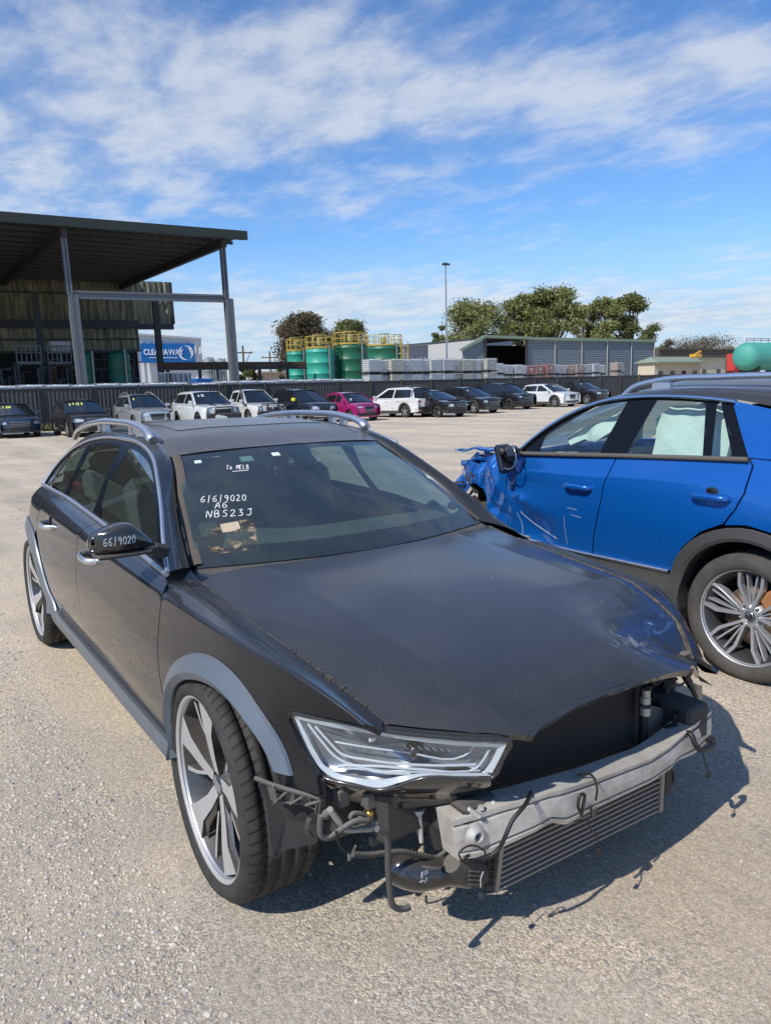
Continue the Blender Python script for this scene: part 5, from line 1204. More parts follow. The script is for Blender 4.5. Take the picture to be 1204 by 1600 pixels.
# torn end of the wing sticking forward
wg = lambda u, v: np.stack([u, .74-.30*(np.asarray(u)-2.2)+fold(u, v, .012), v], 1)
panel('torn_wing_edge', [(2.18, .94), (2.30, .97), (2.44, .95), (2.40, .90), (2.47, .88), (2.54, .76), (2.44, .70), (2.33, .76), (2.24, .86)], wg, bp_, blu, .022, .01, (0, 1, 0))
panel('hood_corner_flap', [(2.0, .55), (2.30, .60), (2.46, .66), (2.50, .70), (2.38, .765), (2.15, .775), (2.0, .76)], lambda u, v: np.stack([u, v, 1.075-.05*(np.asarray(u)-2.0)+fold(u, v, .006)-.16*np.clip(np.asarray(u)-2.38, 0, 1)-.10*np.clip(np.asarray(v)-.72, 0, 1)], 1), bp_, blu, .022, .015, (0, 0, 1))
# pale scratch marks on the door
sc2 = mat('bare scratch', (.45, .50, .58), .5)
def sccurve(L_, w_):
    q = np.array(bs(1).uv(L_)); P = bs(1)(q[:, 0], q[:, 1]); mb = MB(); rib(mb, smooth(P, 4), w_, .003, (0, 1, 0)); mb.build('scratch', sc2, blu)
sccurve([(1.60, .68), (1.52, .61), (1.40, .565), (1.28, .54)], .005); sccurve([(1.625, .67), (1.60, .58), (1.60, .50)], .004); sccurve([(1.19, .70), (1.19, .58), (1.185, .52)], .002); sccurve([(1.16, .76), (1.08, .755)], .002); sccurve([(1.13, .72), (1.05, .71)], .002)
for k in range(5): sccurve([(.20-.02*k, .905), (.215-.02*k, .885)], .0012)
# dangling door mirror
mc = at(797, 712, 1, BYC-.97); mcl = np.array([-(mc[0]-BX0), .97, mc[2]])
mb = MB(); th = R(18); rt = np.array([[math.cos(th), 0, math.sin(th)], [0, 1, 0], [-math.sin(th), 0, math.cos(th)]])
mb.box(mcl+[.045, .01, -.02], (.045, .13, .19), rt, gloss_k, .015); mb.box(mcl+[-.015, .0, .015], (.09, .12, .10), rt, gloss_k, .03); mb.box(mcl+[.03, .03, -.085], (.03, .07, .07), rt, gloss_k, .01)
mo = mb.build('broken_mirror', None, blu)
mb = MB(); P = mcl+np.array([(-.05, .03, .075), (-.085, .04, .03), (-.09, .04, -.04), (-.05, .05, -.08), (.02, .05, -.075)]); mb.tube(smooth(P, 4), .004, 6); mb.build('mirror_rim', mat('clear edge', (.5, .52, .55), .2, .8), mo)
mb = MB(); mb.lathe([(0, .012), (.022, .010), (.026, 0)], 16, c=mcl+[.01, .07, .03]); mb.build('mirror_motor', trim_k, mo)
# interior: airbag curtains, seats, floor
ab = mat('airbag cloth', (.66, .74, .69), .85, bump=(35, .6, .01), var=(6, .3, (.52, .60, .56)))
def lumpy(name, outl, yb, amp, sd):
    def f(u, v):
        u = np.asarray(u, float); v = np.asarray(v, float)
        y = yb-.28*(v-1.1)+amp*(np.sin(u*17+sd)*np.sin(v*21+sd*2)+.5*np.sin(u*41+v*23+sd)+.6*np.abs(np.sin(u*9-v*13+sd)))
        return np.stack([u, y, v], 1)
    panel(name, outl, f, ab, blu, .018, .03, (0, 1, 0))
lumpy('curtain_airbag', [(1.42, 1.18), (1.30, 1.23), (1.12, 1.285), (1.05, 1.335), (.86, 1.35), (.84, 1.18), (.93, 1.15), (1.05, 1.22), (1.16, 1.15), (1.28, 1.16), (1.36, 1.12)], .66, .020, 1.0)
lumpy('curtain_airbag', [(.72, 1.10), (.74, 1.30), (.66, 1.375), (.40, 1.385), (.20, 1.34), (.02, 1.14), (.0, 1.08), (.70, 1.08)], .68, .010, 4.0)
mb = MB(); mb.tube([(.235, .72, 1.10), (.215, .66, 1.36)], .012, 6); mb.build('seat_belt', mat('belt webbing', (.10, .12, .13), .7), blu)
mb = MB(); mb.box((.8, 0, .34), (2.2, 1.6, .05)); mb.build('floor_pan', cloth_k, blu)
for y in (-.36, .36):
    for x in (.75, -.15):
        mb = MB(); mb.box((x+.25, y, .62), (.5, .5, .16), bev=.05); mb.box((x-.03, y, .90), (.16, .46, .60), bev=.05); q = mb.build('seat', cloth_k, blu)
        mb = MB(); mb.box((x-.08, y, 1.27), (.10, .26, .17), bev=.04); mb.build('headrest', cloth_k, q)
mb = MB(); mb.box((1.45, 0, .90), (.40, 1.40, .26), bev=.06); mb.build('dashboard', cloth_k, blu)
mb = MB(); cc = np.array([1.18, -.36, 1.0]); ax = np.array([.9, 0, -.4]); a1 = np.cross(ax/np.linalg.norm(ax), (0, 1, 0)); mb.tube([cc+.18*(math.cos(t)*a1+math.sin(t)*np.array([0, 1, 0])) for t in np.linspace(0, 2*math.pi, 32, endpoint=False)], .014, 8, closed=True); mb.build('steering_wheel', cloth_k, blu)
mb = MB(); mb.box((.9, 0, .26), (1.6, 1.5, .12)); mb.box((-.55, 0, .33), (.4, 1.3, .14)); mb.build('underbody', plast, blu)
for x in (0, 2.2): mb = MB(); mb.tube([(x, -.7, .34), (x, .7, .34)], .04, 8); mb.build('axle', plast, blu)
# wheels: five split twin spokes
def make_blue_wheel():
    "faces +y"
    wm = MB(); r0 = .240
    wm.lathe([(r0+.004, -.10), (r0-.006, .07), (r0+.004, .094), (r0+.014, .096), (r0+.014, .09)], 64, rim_s)
    wm.lathe([(r0-.006, .075), (r0-.03, .04), (r0-.032, -.09)], 64, mat('dark barrel', (.07, .07, .07), .5, .6))  # barrel in one dark tone behind the bright spokes
    for k in range(5):
        a0 = 2*math.pi*k/5+R(93)
        def pt(r, t, y): return (r*math.cos(a0+t), y, r*math.sin(a0+t))
        def spoke(t0, t1, w0, w1, r_a=.045, r_b=r0-.004, m=None, yo=0, kink=None):
            q = [(r_a, t0-w0/2/r_a), (r_b*.72, t1-w1/2/(r_b*.72)), (r_b, (kink if kink is not None else t1)-w1/2/r_b), (r_b, (kink if kink is not None else t1)+w1/2/r_b), (r_b*.72, t1+w1/2/(r_b*.72)), (r_a, t0+w0/2/r_a)]
            top = [pt(r, t, .050+.030*min(1, r/.2)+yo) for r, t in q]; bot = [pt(r, t, top[i][1]-.035) for i, (r, t) in enumerate(q)]
            wm.add(top, [tuple(range(6))], m or mat('bright alloy', (.78, .79, .80), .3, .75)); wm.add(top+bot, [(i, (i+1) % 6, 6+(i+1) % 6, 6+i) for i in range(6)], rim_s)
        for e in (-1, 1):
            spoke(e*.20, e*.35, .013, .017, kink=e*.26)
            spoke(e*.08, e*.12, .008, .009, r_a=.07, r_b=.225, kink=e*.12, yo=-.012)
    wm.lathe([(0, .048), (.05, .05), (.058, .045), (.075, .03), (.08, -.02)], 32, rim_s)
    for k in range(5):
        t = 2*math.pi*k/5+R(57); wm.lathe([(0, .050), (.009, .050), (.009, .03)], 8, rim_k, c=(.056*math.cos(t), 0, .056*math.sin(t)))
    w_ = wm.build('wheel', None, None)
    t_ = tyre_mb(.330, .245, .215).build('tyre', None, w_); t_.data.materials.clear(); t_.data.materials.append(tread(mat('dusty tyre', (.05, .046, .042), .85, var=(9, .6, (.11, .10, .085))))); t_.data.materials.append(dark)
    d = MB(); d.lathe([(.05, .02), (.08, .02), (.15, .02), (.152, 0), (.05, 0)], 40); d.build('brake_disc', steel_r, w_)
    cp = MB(); cp.box((-.10, .015, .08), (.09, .06, .13), np.array([[.8, 0, .6], [0, 1, 0], [-.6, 0, .8]]), bev=.012); cp.build('brake_caliper', mat('rusty caliper', (.30, .13, .05), .8), w_)
    hc = MB(); hc.lathe([(0, .056), (.026, .0555), (.030, .048)], 28, gloss_k)
    hc.lathe([(.0215, .0575), (.0232, .059), (.025, .0575)], 28, chrome)
    for a, b_ in (((-.011, .016), (-.003, .001)), ((-.003, .001), (.0, .008)), ((0, .008), (.003, .001)), ((.003, .001), (.011, .016)), ((-.019, .009), (-.010, -.017)), ((-.010, -.017), (-.0, -.002)), ((.0, -.002), (.010, -.017)), ((.010, -.017), (.019, .009))):
        hc.bar((a[0], .0572, a[1]), (b_[0], .0572, b_[1]), .0030, .002, up=(0, 1, 0), m=chrome)
    hc.build('hub_cap', None, w_)
    return w_
bw = make_blue_wheel(); bw.parent = blu
for i, (x, s, st) in enumerate(((0, 1, 0), (2.14, 1, 28), (0, -1, 0), (2.25, -1, 0))):
    o = bw if i == 0 else copy_tree(bw, blu)
    o.location = (x, s*(.80 if x < 1 else .72), .330); o.rotation_euler = (0, R(11*i), R(st) if s > 0 else math.pi)

# ================================================================== fence, yard behind
FX = -38.5
fen = empty('fence', (FX, 0, 0), label='long dark grey corrugated steel fence behind the row of parked cars', cat='fence')
fm_ = mat('fence steel', (.030, .032, .036), .5, .2, dust=(.1, .10, DUST)); 
y0, y1, bay = -34.0, 66.0, 2.45
nb = int((y1-y0)/bay); ht = 1.98
mb = MB(); G = []; 
for k in range(25):
    y = bay*k/24*.985; d = .016*(1 if (k//1) % 2 else -1); G.append([(d, y, -.2), (d, y, ht-.05)])
mb.grid(G, smooth=False); mb.box((0, bay/2, ht-.03), (.07, bay*.98, .05)); mb.box((0, bay/2, .05), (.07, bay*.98, .05)); pm = mb.build('fence_panel', fm_, fen).data
mp_ = MB(); mp_.box((.05, 0, ht/2+.03), (.09, .09, ht+.06)); po_ = mp_.build('fence_post', fm_, fen).data
first = True
for o in list(fen.children) if False else []: pass
for o in [q for q in bpy.data.objects if q.parent == fen]: o.location = (0, y0, 0)
for k in range(1, nb):
    for me, nm in ((pm, 'fence_panel'), (po_, 'fence_post')):
        o = bpy.data.objects.new(nm, me); COL.objects.link(o); o.parent = fen; o.location = (0, y0+k*bay, 0)
# totes: white bottle in a wire cage on a pallet
def tote_mesh(col, cage=(.45, .46, .47), nm='tote'):
    b = MB(); b.box((0, 0, .64), (.98, 1.14, .92), bev=.06); b.lathe([(0, 1.14), (.12, 1.14), (.13, 1.09)], 12, axis='z')
    bm = mat('bottle '+nm, col, .45, var=(3, .5, tuple(c*.72 for c in col)))
    c = MB()
    for z in (.2, .36, .52, .68, .84, 1.0, 1.13):
        for sx, sy, dx, dy in ((0, -.59, 1.02, .03), (0, .59, 1.02, .03), (-.51, 0, .03, 1.18), (.51, 0, .03, 1.18)): c.box((sx, sy, z), (dx, dy, .022))
    for i in range(6):
        for s in (-1, 1): c.box((-.5+.2*i, s*.605, .64), (.016, .016, 1.0)); c.box((s*.525, -.58+.232*i, .64), (.016, .016, 1.0))
    c.box((.535, 0, .75), (.01, .34, .26))
    p = MB()
    for y in (-.5, 0, .5): p.box((0, y, .07), (1.0, .12, .12))
    p.box((0, 0, .14), (1.02, 1.18, .03))
    return b.build('bottle', bm, None), c.build('cage', mat('cage '+nm, cage, .4, .6), None), p.build('pallet', mat('pallet black', (.04, .04, .04), .7), None)
TOTE = {}
def tote(col, loc, label, group, rz=0, nm='w', cage=(.45, .46, .47)):
    if nm not in TOTE:
        b, c, p = tote_mesh(col, cage, nm); TOTE[nm] = (b.data, c.data, p.data)
        for o in (b, c, p): bpy.data.objects.remove(o)
    r = empty('bulk_container', loc, rz, label=label, cat='liquid tote', group=group)
    for me, n_ in zip(TOTE[nm], ('bottle', 'cage', 'pallet')):
        o = bpy.data.objects.new(n_, me); COL.objects.link(o); o.parent = r
    return r
yy = at(-40, 610, 0, -40.3)[1]; ye = at(562, 600, 0, -40.3)[1]; k = 0
while yy < ye:
    h = 1.02+rng.normal(0, .012); z_ = 2.20-1.16
    r = tote((.66, .68, .70), (-40.3, yy, z_+rng.normal(0, .02)), 'white caged liquid tote in the row whose tops just show over the fence', 'totes peeping over the fence', R(rng.normal(0, 2)), 'w')
    b = tote((.66, .68, .70), (-40.3, yy, z_-1.17+.14), 'white caged liquid tote in the row whose tops just show over the fence', 'totes peeping over the fence', 0, 'w') if False else None
    k += 1; yy += 1.27 if k % 9 else 1.7
shelf = MB(); shelf.box((-40.3, (at(-40, 610, 0, -40.3)[1]+ye)/2, .50), (1.1, ye-at(-40, 610, 0, -40.3)[1]+1.4, 1.0)); tag(shelf.build('loading_dock', mat('concrete', (.3, .29, .27), .9)), kind='structure')
# second group of totes (two tiers) further along
cols = [((.74, .76, .78), 'w'), ((.52, .50, .45), 'tan'), ((.64, .60, .44), 'yel'), ((.70, .72, .76), 'w')]
grp = 'totes stacked beside the green tanks'
for i, px in enumerate((574, 590, 606, 622, 638, 654, 670, 686, 702, 718, 734, 748)):
    P = at(px+7, 580, 0, -46.5); 
    c, nm = cols[(0, 0, 2, 0, 0, 0, 0, 3, 1, 2, 0, 1)[i]]
    nmr = {'w': 'white', 'tan': 'tan', 'yel': 'yellowish'}[nm]
    jx, jy = rng.normal(0, .25), rng.normal(0, .10)
    for lv in (0, 1.17, 2.34): tote(c, (-46.5+jx, P[1]+jy, lv+.22+jx*.1), nmr+' caged tote stacked behind the fence between the green tanks and the grey shed', grp+' '+nmr, R(jx*12), nm)
red = [(.60, .62, .64, 'w'), (.60, .62, .64, 'w'), (.60, .62, .64, 'w'), (.62, .64, .66, 'w'), (.60, .62, .64, 'w'), (.34, .07, .06, 'red'), (.34, .07, .06, 'red'), (.34, .07, .06, 'red'), (.5, .52, .54, 'gry'), (.5, .52, .54, 'gry'), (.42, .25, .19, 'brn'), (.42, .25, .19, 'brn'), (.5, .52, .54, 'gry'), (.5, .52, .54, 'gry'), (.62, .64, .66, 'w'), (.42, .30, .24, 'pink'), (.5, .52, .54, 'gry')]
for i, q in enumerate(red):
    px = 768+12.2*i; P = at(px, 580, 0, -58.); nmr = {'w': 'white', 'red': 'red', 'gry': 'grey', 'brn': 'brown', 'pink': 'pinkish brown'}[q[3]]
    jx, jy = rng.normal(0, .35), rng.normal(0, .15)
    for lv in (0, 1.17, 2.34): tote(q[:3], (-58.+jx, P[1]+jy, lv+.1+jx*.2), nmr+' caged tote stacked in front of the grey shed wall', 'totes in front of the grey shed '+nmr, R(jx*12), q[3])
# grass at the foot of the fence
def tufts(name, n, pos, hmin, hmax, m, seed, lab):
    r = np.random.default_rng(seed); V = []; F = []
    for i in range(n):
        x, y = pos(r); h = r.uniform(hmin, hmax); a = r.uniform(0, 6.28); d = np.array([math.cos(a), math.sin(a), 0]); w_ = h*.06; lean = r.normal(0, .35, 2)*h
        b_ = np.array([x, y, 0]); V += [b_-d*w_, b_+d*w_, b_+np.array([lean[0], lean[1], h])]; F.append((3*i, 3*i+1, 3*i+2))
    mb = MB(); mb.add(V, F); o = mb.build(name, m); tag(o, kind='stuff', label=lab); return o
grass_m = mat('weeds', (.10, .13, .035), .8, var=(1.5, .8, (.28, .25, .10)))
tufts('grass', 16000, lambda r: (FX+.3+abs(r.normal(0, 1.1)), r.uniform(-26, 40)), .06, .35, grass_m, 5, 'weedy grass along the foot of the dark fence')

steel_d = mat('dark shed steel', (.045, .047, .050), .6, .2); steel_g = mat('grey shed steel', (.15, .165, .185), .5, .2, var=(1.2, .3, (.11, .12, .135)))
def P0(px, py, X): return at(px, py, 0, X)
def corr(name, X, ya, yb, za, zb, pitch, m, parent, d=.04, zb2=None):
    "corrugated wall sheet on the plane x=X"
    n = max(4, int(abs(yb-ya)/pitch*2)); G = []
    for k in range(n+1):
        y = ya+(yb-ya)*k/n; zt = zb if zb2 is None else zb+(zb2-zb)*k/n; G.append([(X+(d if k % 2 else -d), y, za), (X+(d if k % 2 else -d), y, zt)])
    mb = MB(); mb.grid(G, smooth=False); return mb.build(name, m, parent)
# ---- big open shed on the left
sh = empty('open_shed', (-47, 0, 0), label='large open sided dark steel shed with high flat roof on grey posts, at the left', cat='shed')
XF, XR = -46.0, -76.0
ZE = P0(385, 368, XF)[2]; yR = P0(385, 368, XF)[1]; yL = yR-75
def sp(o): o.location = (47, 0, 0); return o
yl0 = at(0, 340, 0, XF)[1]; th_ = .42*(ZE+.3-at(0, 340, 0, XF)[2])/(yR-yl0); sh.rotation_euler = (th_, 0, 0); sh.location = (-47, .28, -th_*yR); print('shed tilt', math.degrees(th_))
mb = MB(); mb.box((XF-.1, (yL+yR)/2, ZE+.02), (.25, yR-yL, .55)); sp(mb.build('roof_edge', mat('green gutter', (.022, .032, .027), .6), sh))
roofm = mat('shed roof sheet', (.045, .045, .045), .6, .2, var=(2, .5, (.05, .05, .05)))
ZR = P0(258, 452, XR)[2]
G = []
nn = 220
for k in range(nn+1):
    y = yL+(yR-yL)*k/nn; d = .05 if k % 2 else -.05; G.append([(XF-.2, y, ZE+.15+d), (XR, y, ZR+.15+d)])
mb = MB(); mb.grid(G, smooth=False); sp(mb.build('roof', roofm, sh))
for i in range(17):
    t = i/16; x = XF-.4+(XR-XF)*t; z = ZE+(ZR-ZE)*t-.12; mb = MB(); mb.box((x, (yL+yR)/2, z), (.10, yR-yL-.2, .22)); sp(mb.build('purlin', mat('purlin steel', (.07, .07, .07), .5, .3), sh))
posts_y = [P0(118, 600, -47.)[1], P0(358, 600, -47.)[1]]; dyb = posts_y[1]-posts_y[0]; posts_y = [posts_y[0]-dyb, posts_y[0], posts_y[1], posts_y[0]-2*dyb]
for y in posts_y:
    mb = MB(); mb.bar((XF-.5, y, ZE-.45), (XR, y, ZR-.45), .30, .55); 
    for i in range(10):
        if y == posts_y[2] or True: break
        t = i/10; x = XF-.5+(XR-XF)*t; mb.bar((x, y, ZE+(ZR-ZE)*t-.7), (x+(XR-XF)/20, y+.0, ZE+(ZR-ZE)*t-1.5), .08, .08); mb.bar((x+(XR-XF)/20, y, ZE+(ZR-ZE)*t-1.5), (x+(XR-XF)/10, y, ZE+(ZR-ZE)*(t+.1)-.7), .08, .08)
    sp(mb.build('roof_truss', steel_d, sh))
    zb = P0(100, 455, -47.)[2]
    mb = MB(); mb.box((-47, y, (zb+ZE)/2), (.26, .30, ZE-zb)); 
    for e in (-.11, .11): mb.box((-47+.22, y+e, (zb+ZE)/2), (.05, .10, ZE-zb))
    mb.box((-47, y+.02, zb/2), (.45, .24, zb)); mb.box((-47.0, y+.34, zb/2), (.45, .22, zb)); mb.box((-47+.1, y+.18, zb/2), (.25, .14, zb)); sp(mb.build('post', steel_g, sh))
zb = P0(230, 456, -47.)[2]
for i in (len(posts_y)-2,):
    a, b_ = sorted(posts_y)[i:i+2]; mb = MB(); mb.box((-47, (a+b_)/2, zb), (.35, b_-a-.3, .12)); mb.box((-47, (a+b_)/2, zb-.36), (.35, b_-a-.3, .12)); mb.box((-47, (a+b_)/2, zb-.18), (.10, b_-a-.3, .42)); sp(mb.build('tie_beam', steel_g, sh))
oldm = bpy.data.materials.new('weathered corrugated sheet'); oldm.use_nodes = True; t = oldm.node_tree; b = t.nodes['Principled BSDF']; b.inputs['Roughness'].default_value = .75
co = N(t, 'ShaderNodeTexCoord').outputs['Object']; mp = N(t, 'ShaderNodeMapping'); mp.inputs['Scale'].default_value = (1, 2.4, .25); L(t, co, mp.inputs[0])
n_ = N(t, 'ShaderNodeTexNoise', inp={'Scale': 1.4, 'Detail': 7, 'Roughness': .7}); L(t, mp.outputs[0], n_.inputs['Vector'])
cr_ = N(t, 'ShaderNodeValToRGB'); e_ = cr_.color_ramp.elements; e_[0].position = .36; e_[0].color = (.06, .055, .04, 1); e_[1].position = .62; e_[1].color = (.34, .33, .22, 1); L(t, n_.outputs[0], cr_.inputs[0]); L(t, cr_.outputs[0], b.inputs['Base Color'])
ul = P0(262, 452, -72.); ll = P0(262, 508, -72.); sp(corr('upper_wall', -72., yL, ul[1], ll[2], ZR+.1, .55, oldm, sh, .07))
mb = MB(); mb.box((-71.6, (yL+ul[1])/2, ll[2]-.25), (.5, ul[1]-yL, .5)); mb.box((-71.75, (yL+ul[1])/2, ll[2]+2.7), (.1, ul[1]-yL, .15)); mb.box((-71.5, ul[1], (ll[2]+ZR)/2), (.3, .3, ZR-ll[2])); sp(mb.build('wall_girt', steel_d, sh))
a = P0(213, 513, -70.); b2 = P0(213, 546, -70.); sp(corr('lower_wall', -70., yL, a[1], b2[2], a[2], .5, oldm, sh, .06))
mb = MB(); mb.box((-69.8, (yL+a[1])/2, b2[2]-.1), (.25, a[1]-yL, .2)); mb.box((-69.85, (yL+a[1])/2, (a[2]+b2[2])/2), (.1, a[1]-yL, .15)); mb.box((-70.4, (yL+a[1])/2, a[2]+.35), (1.6, a[1]-yL, .7)); sp(mb.build('wall_girt', steel_d, sh))
mb = MB(); mb.box((-71.0, (yL+a[1])/2, b2[2]/2), (.2, a[1]-yL, b2[2])); sp(mb.build('shade_back_sheet', mat('interior shade black', (.012, .012, .012), .9), sh))  # near-black sheet added behind, the shed's interior shade put into its colour
for px, py0 in ((50, 452), (238, 462)):
    P = P0(px, py0, -62.); mb = MB(); mb.box((-62, P[1], P[2]/2), (.5, .32, P[2])); mb.box((-61.7, P[1], P[2]/2), (.05, .5, P[2])); sp(mb.build('column', steel_d, sh))
# platforms, tanks and clutter under the roof
def railing(mb, a, b_, z, h=1.05, n=6, r=.035):
    a = np.array(a, float); b_ = np.array(b_, float)
    for zz_ in (z+h, z+h*.55): mb.bar((a[0], a[1], zz_), (b_[0], b_[1], zz_), r*2, r*2)
    for i in range(n+1): p = a+(b_-a)*i/n; mb.bar((p[0], p[1], z), (p[0], p[1], z+h), r*2, r*2)
def platform(px0, px1, py, X, label, m=steel_g):
    a, c = P0(px0, py, X), P0(px1, py, X); r = empty('walkway', (X, (a[1]+c[1])/2, 0), label=label, cat='walkway'); w_ = c[1]-a[1]; z = a[2]
    mb = MB(); mb.box((0, 0, z), (2.0, w_, .18)); mb.build('deck', m, r)
    mb = MB(); railing(mb, (.95, -w_/2), (.95, w_/2), z+.1, 1.1, 5); mb.build('guard_rail', m, r)
    for s in (-1, 1): mb = MB(); mb.box((.8, s*w_/2*.95, z/2), (.2, .2, z)); mb.build('leg', steel_d, r)
    return r
platform(24, 62, 568, -57, 'grey steel walkway with railing at the far left under the shed roof'); platform(72, 108, 568, -57, 'grey steel walkway with railing left of the tall shed post'); 
platform(128, 205, 578, -55, 'dark steel walkway with railing in front of the two green tanks under the shed', steel_d)
def vtank(px0, px1, pt, X, col, label, name='storage_tank', dome=True, rail=None, group=None, zb=0):
    a, c = P0(px0, pt, X), P0(px1, pt, X); rr = (c[1]-a[1])/2*.90; y = (a[1]+c[1])/2; h = a[2]-zb
    o = empty(name, (X, y, zb), label=label, cat='tank', group=group); mb = MB(); m = mat('tank '+str(col), col, .5, var=(.8, .5, tuple(q*.72 for q in col)))
    prof = [(0, h+.35 if dome else h), (rr*.5, h+.22 if dome else h), (rr*.95, h+.02), (rr, h-.1)]
    for z in np.linspace(h-.3, .1, 6): prof += [(rr, z+.03), (rr+.03, z), (rr, z-.03)]
    prof += [(rr, 0)]; mb.lathe(prof, 40, axis='z'); mb.build('shell', m, o)
    mb = MB(); mb.tube([(rr+.12, .2, .1), (rr+.12, .2, h+.3)], .07, 8); mb.build('pipe', mat('pipe grey', (.25, .27, .27), .5, .3), o)
    if rail:
        g = MB()
        for k in range(24):
            t0, t1 = 2*math.pi*k/24, 2*math.pi*(k+1)/24; rq = rr*1.0
            for zz_ in (h+.55, h+1.05): g.bar((rq*math.cos(t0), rq*math.sin(t0), zz_), (rq*math.cos(t1), rq*math.sin(t1), zz_), .06, .06)
            if k % 2 == 0: g.bar((rq*math.cos(t0), rq*math.sin(t0), h-.1), (rq*math.cos(t0), rq*math.sin(t0), h+1.05), .06, .06)
        g.lathe([(rr*1.02, h+.02), (rr*1.02, h+.16)], 32, axis='z'); g.build('guard_rail', rail, o)
        p = MB(); p.box((0, 0, h+.6), (.5, .5, .7), bev=.1); p.tube([(0, -.6, h+.2), (0, -.6, h+1.2), (0, .6, h+1.3), (0, .6, h+.2)], .06, 6); p.build('top_fittings', mat('fittings', (.35, .30, .12), .6), o)
    return o
yel = mat('safety yellow', (.46, .32, .06), .6)
dg = (.010, .11, .065)
vtank(126, 147, 556, -52, dg, 'dark green tank half hidden by the tall grey shed post'); vtank(166, 204, 554, -52, dg, 'dark green tank under the shed, right of the tall grey post')
mb = MB(); P = P0(94, 542, -56.5); mb.box(P, (.6, 1.35, .75), bev=.05); mb.box(P-[0, 0, .6], (.1, .1, 1.0)); tag(mb.build('control_cabinet', mat('pale cabinet', (.42, .42, .42), .6)), 'pale box shaped cabinet above the walkway under the shed', 'cabinet')
a, c = P0(16, 606, -41.5), P0(111, 604, -41.5); rr_o = empty('barrier_rail', (-41.5, 0, 0), label='orange barrier rail just above the fence at the left', cat='rail')
mb = MB(); mb.box((0, (a[1]+c[1])/2, a[2]), (.12, c[1]-a[1], .12)); mb.build('rail', mat('orange rail', (.75, .26, .02), .5), rr_o)
for k in range(4): mb = MB(); y = a[1]+(c[1]-a[1])*(k+.5)/4; mb.box((0, y, a[2]/2), (.12, .12, a[2])); mb.build('post', mat('orange rail', (.75, .26, .02), .5), rr_o)
# random plant under the roof so it reads as machinery
pm_ = [steel_g, steel_d, mat('rusty pipe', (.12, .07, .04), .8), mat('dull plant', (.20, .20, .19), .6)]
for k, px in enumerate((8, 22, 38, 66, 78, 92, 108, 150, 158, 208, 216)):
    P = P0(px, 600, -60.); r = empty('process_pipework', (-60., P[1], 0), label=('%s pipework standing in the dark under the shed roof' % ('grey', 'dark', 'rusty')[k % 3]), cat='pipes', group='pipework under the shed %d' % (k % 3))
    for j in range(3):
        h_ = rng.uniform(1.6, 4.4); dy = rng.uniform(-.9, .9); mb = MB(); mb.tube([(0, dy, 0), (0, dy, h_), (0, dy+rng.uniform(.4, 1.4), h_+.02)], rng.uniform(.05, .13), 8, m=None); mb.build('pipe', pm_[k % 3], r)
    mb = MB(); mb.box((rng.uniform(-.3, .6), rng.uniform(-.5, .5), rng.uniform(.8, 1.4)), (.9, rng.uniform(.6, 1.4), rng.uniform(.6, 1.2)), bev=.06); mb.build('pump_unit', pm_[3] if k % 2 else pm_[1], r)
# ---- white building with the sign
X = -100.; A = P0(200, 521, X); B_ = P0(314, 530, X); wbm = mat('white corrugated', (.62, .63, .64), .55, var=(1, .2, (.50, .51, .52)))
cb = empty('sign_building', (X, 0, 0), label='white corrugated building carrying the blue company sign', cat='building')
def off(o, dx=X): o.location = (-dx, 0, 0); return o
off(corr('front_wall', X, A[1]-6, B_[1], 0, A[2]+.25, .8, wbm, cb, .05, B_[2]))
mb = MB(); mb.bar((X+.1, A[1]-6, A[2]+.3), (X+.1, B_[1], B_[2]+.05), .3, .25); off(mb.build('gutter', mat('pale trim', (.5, .5, .5), .5), cb))
mb = MB(); mb.box((X-6, B_[1]-.1, B_[2]/2), (12, .2, B_[2]-.1)); off(mb.build('side_wall', wbm, cb))
mb = MB(); mb.add([(X, A[1]-6, A[2]+.2), (X, B_[1], B_[2]), (X-12, B_[1], B_[2]), (X-12, A[1]-6, A[2]+.2)], [(0, 1, 2, 3)]); off(mb.build('roof', wbm, cb))
s0, s1 = P0(221, 567, X+.4), P0(303, 537, X+.4)
sg = empty('company_sign', (X+.4, 0, 0), label='large blue sign reading CLEANAWAY on the white building', cat='sign')
def offs(o): o.location = (-(X+.4), 0, 0); return o
mb = MB(); mb.box((X+.4, (s0[1]+s1[1])/2, (s0[2]+s1[2])/2), (.15, s1[1]-s0[1], s1[2]-s0[2])); offs(mb.build('board', mat('sign blue', (.005, .14, .42), .5), sg))
def text(body, P, h, m, parent, bold=0.0, width=None, name='lettering'):
    c = bpy.data.curves.new('t', 'FONT'); c.body = body; c.size = 1; c.offset = bold; c.extrude = .02; c.resolution_u = 3
    o = bpy.data.objects.new('t', c); COL.objects.link(o); dg_ = bpy.context.evaluated_depsgraph_get(); me = bpy.data.meshes.new_from_object(o.evaluated_get(dg_)); bpy.data.objects.remove(o)
    V = np.array([v.co[:] for v in me.vertices]); w0 = V[:, 0].max()-V[:, 0].min(); hh = V[:, 1].max()-V[:, 1].min(); sx_ = (width/w0) if width else h/hh
    V[:, 0] = (V[:, 0]-V[:, 0].min())*sx_; V[:, 1] = (V[:, 1]-V[:, 1].min())*h/hh
    F = [tuple(p.vertices) for p in me.polygons]; Q = np.stack([P[0]+V[:, 2]*2, P[1]+V[:, 0], P[2]+V[:, 1]], 1); mb = MB(); mb.add(Q, F); return mb.build(name, m, parent), V[:, 0].max()
wl_ = mat('sign white', (.85, .87, .9), .5); sw_, sh_ = s1[1]-s0[1], s1[2]-s0[2]
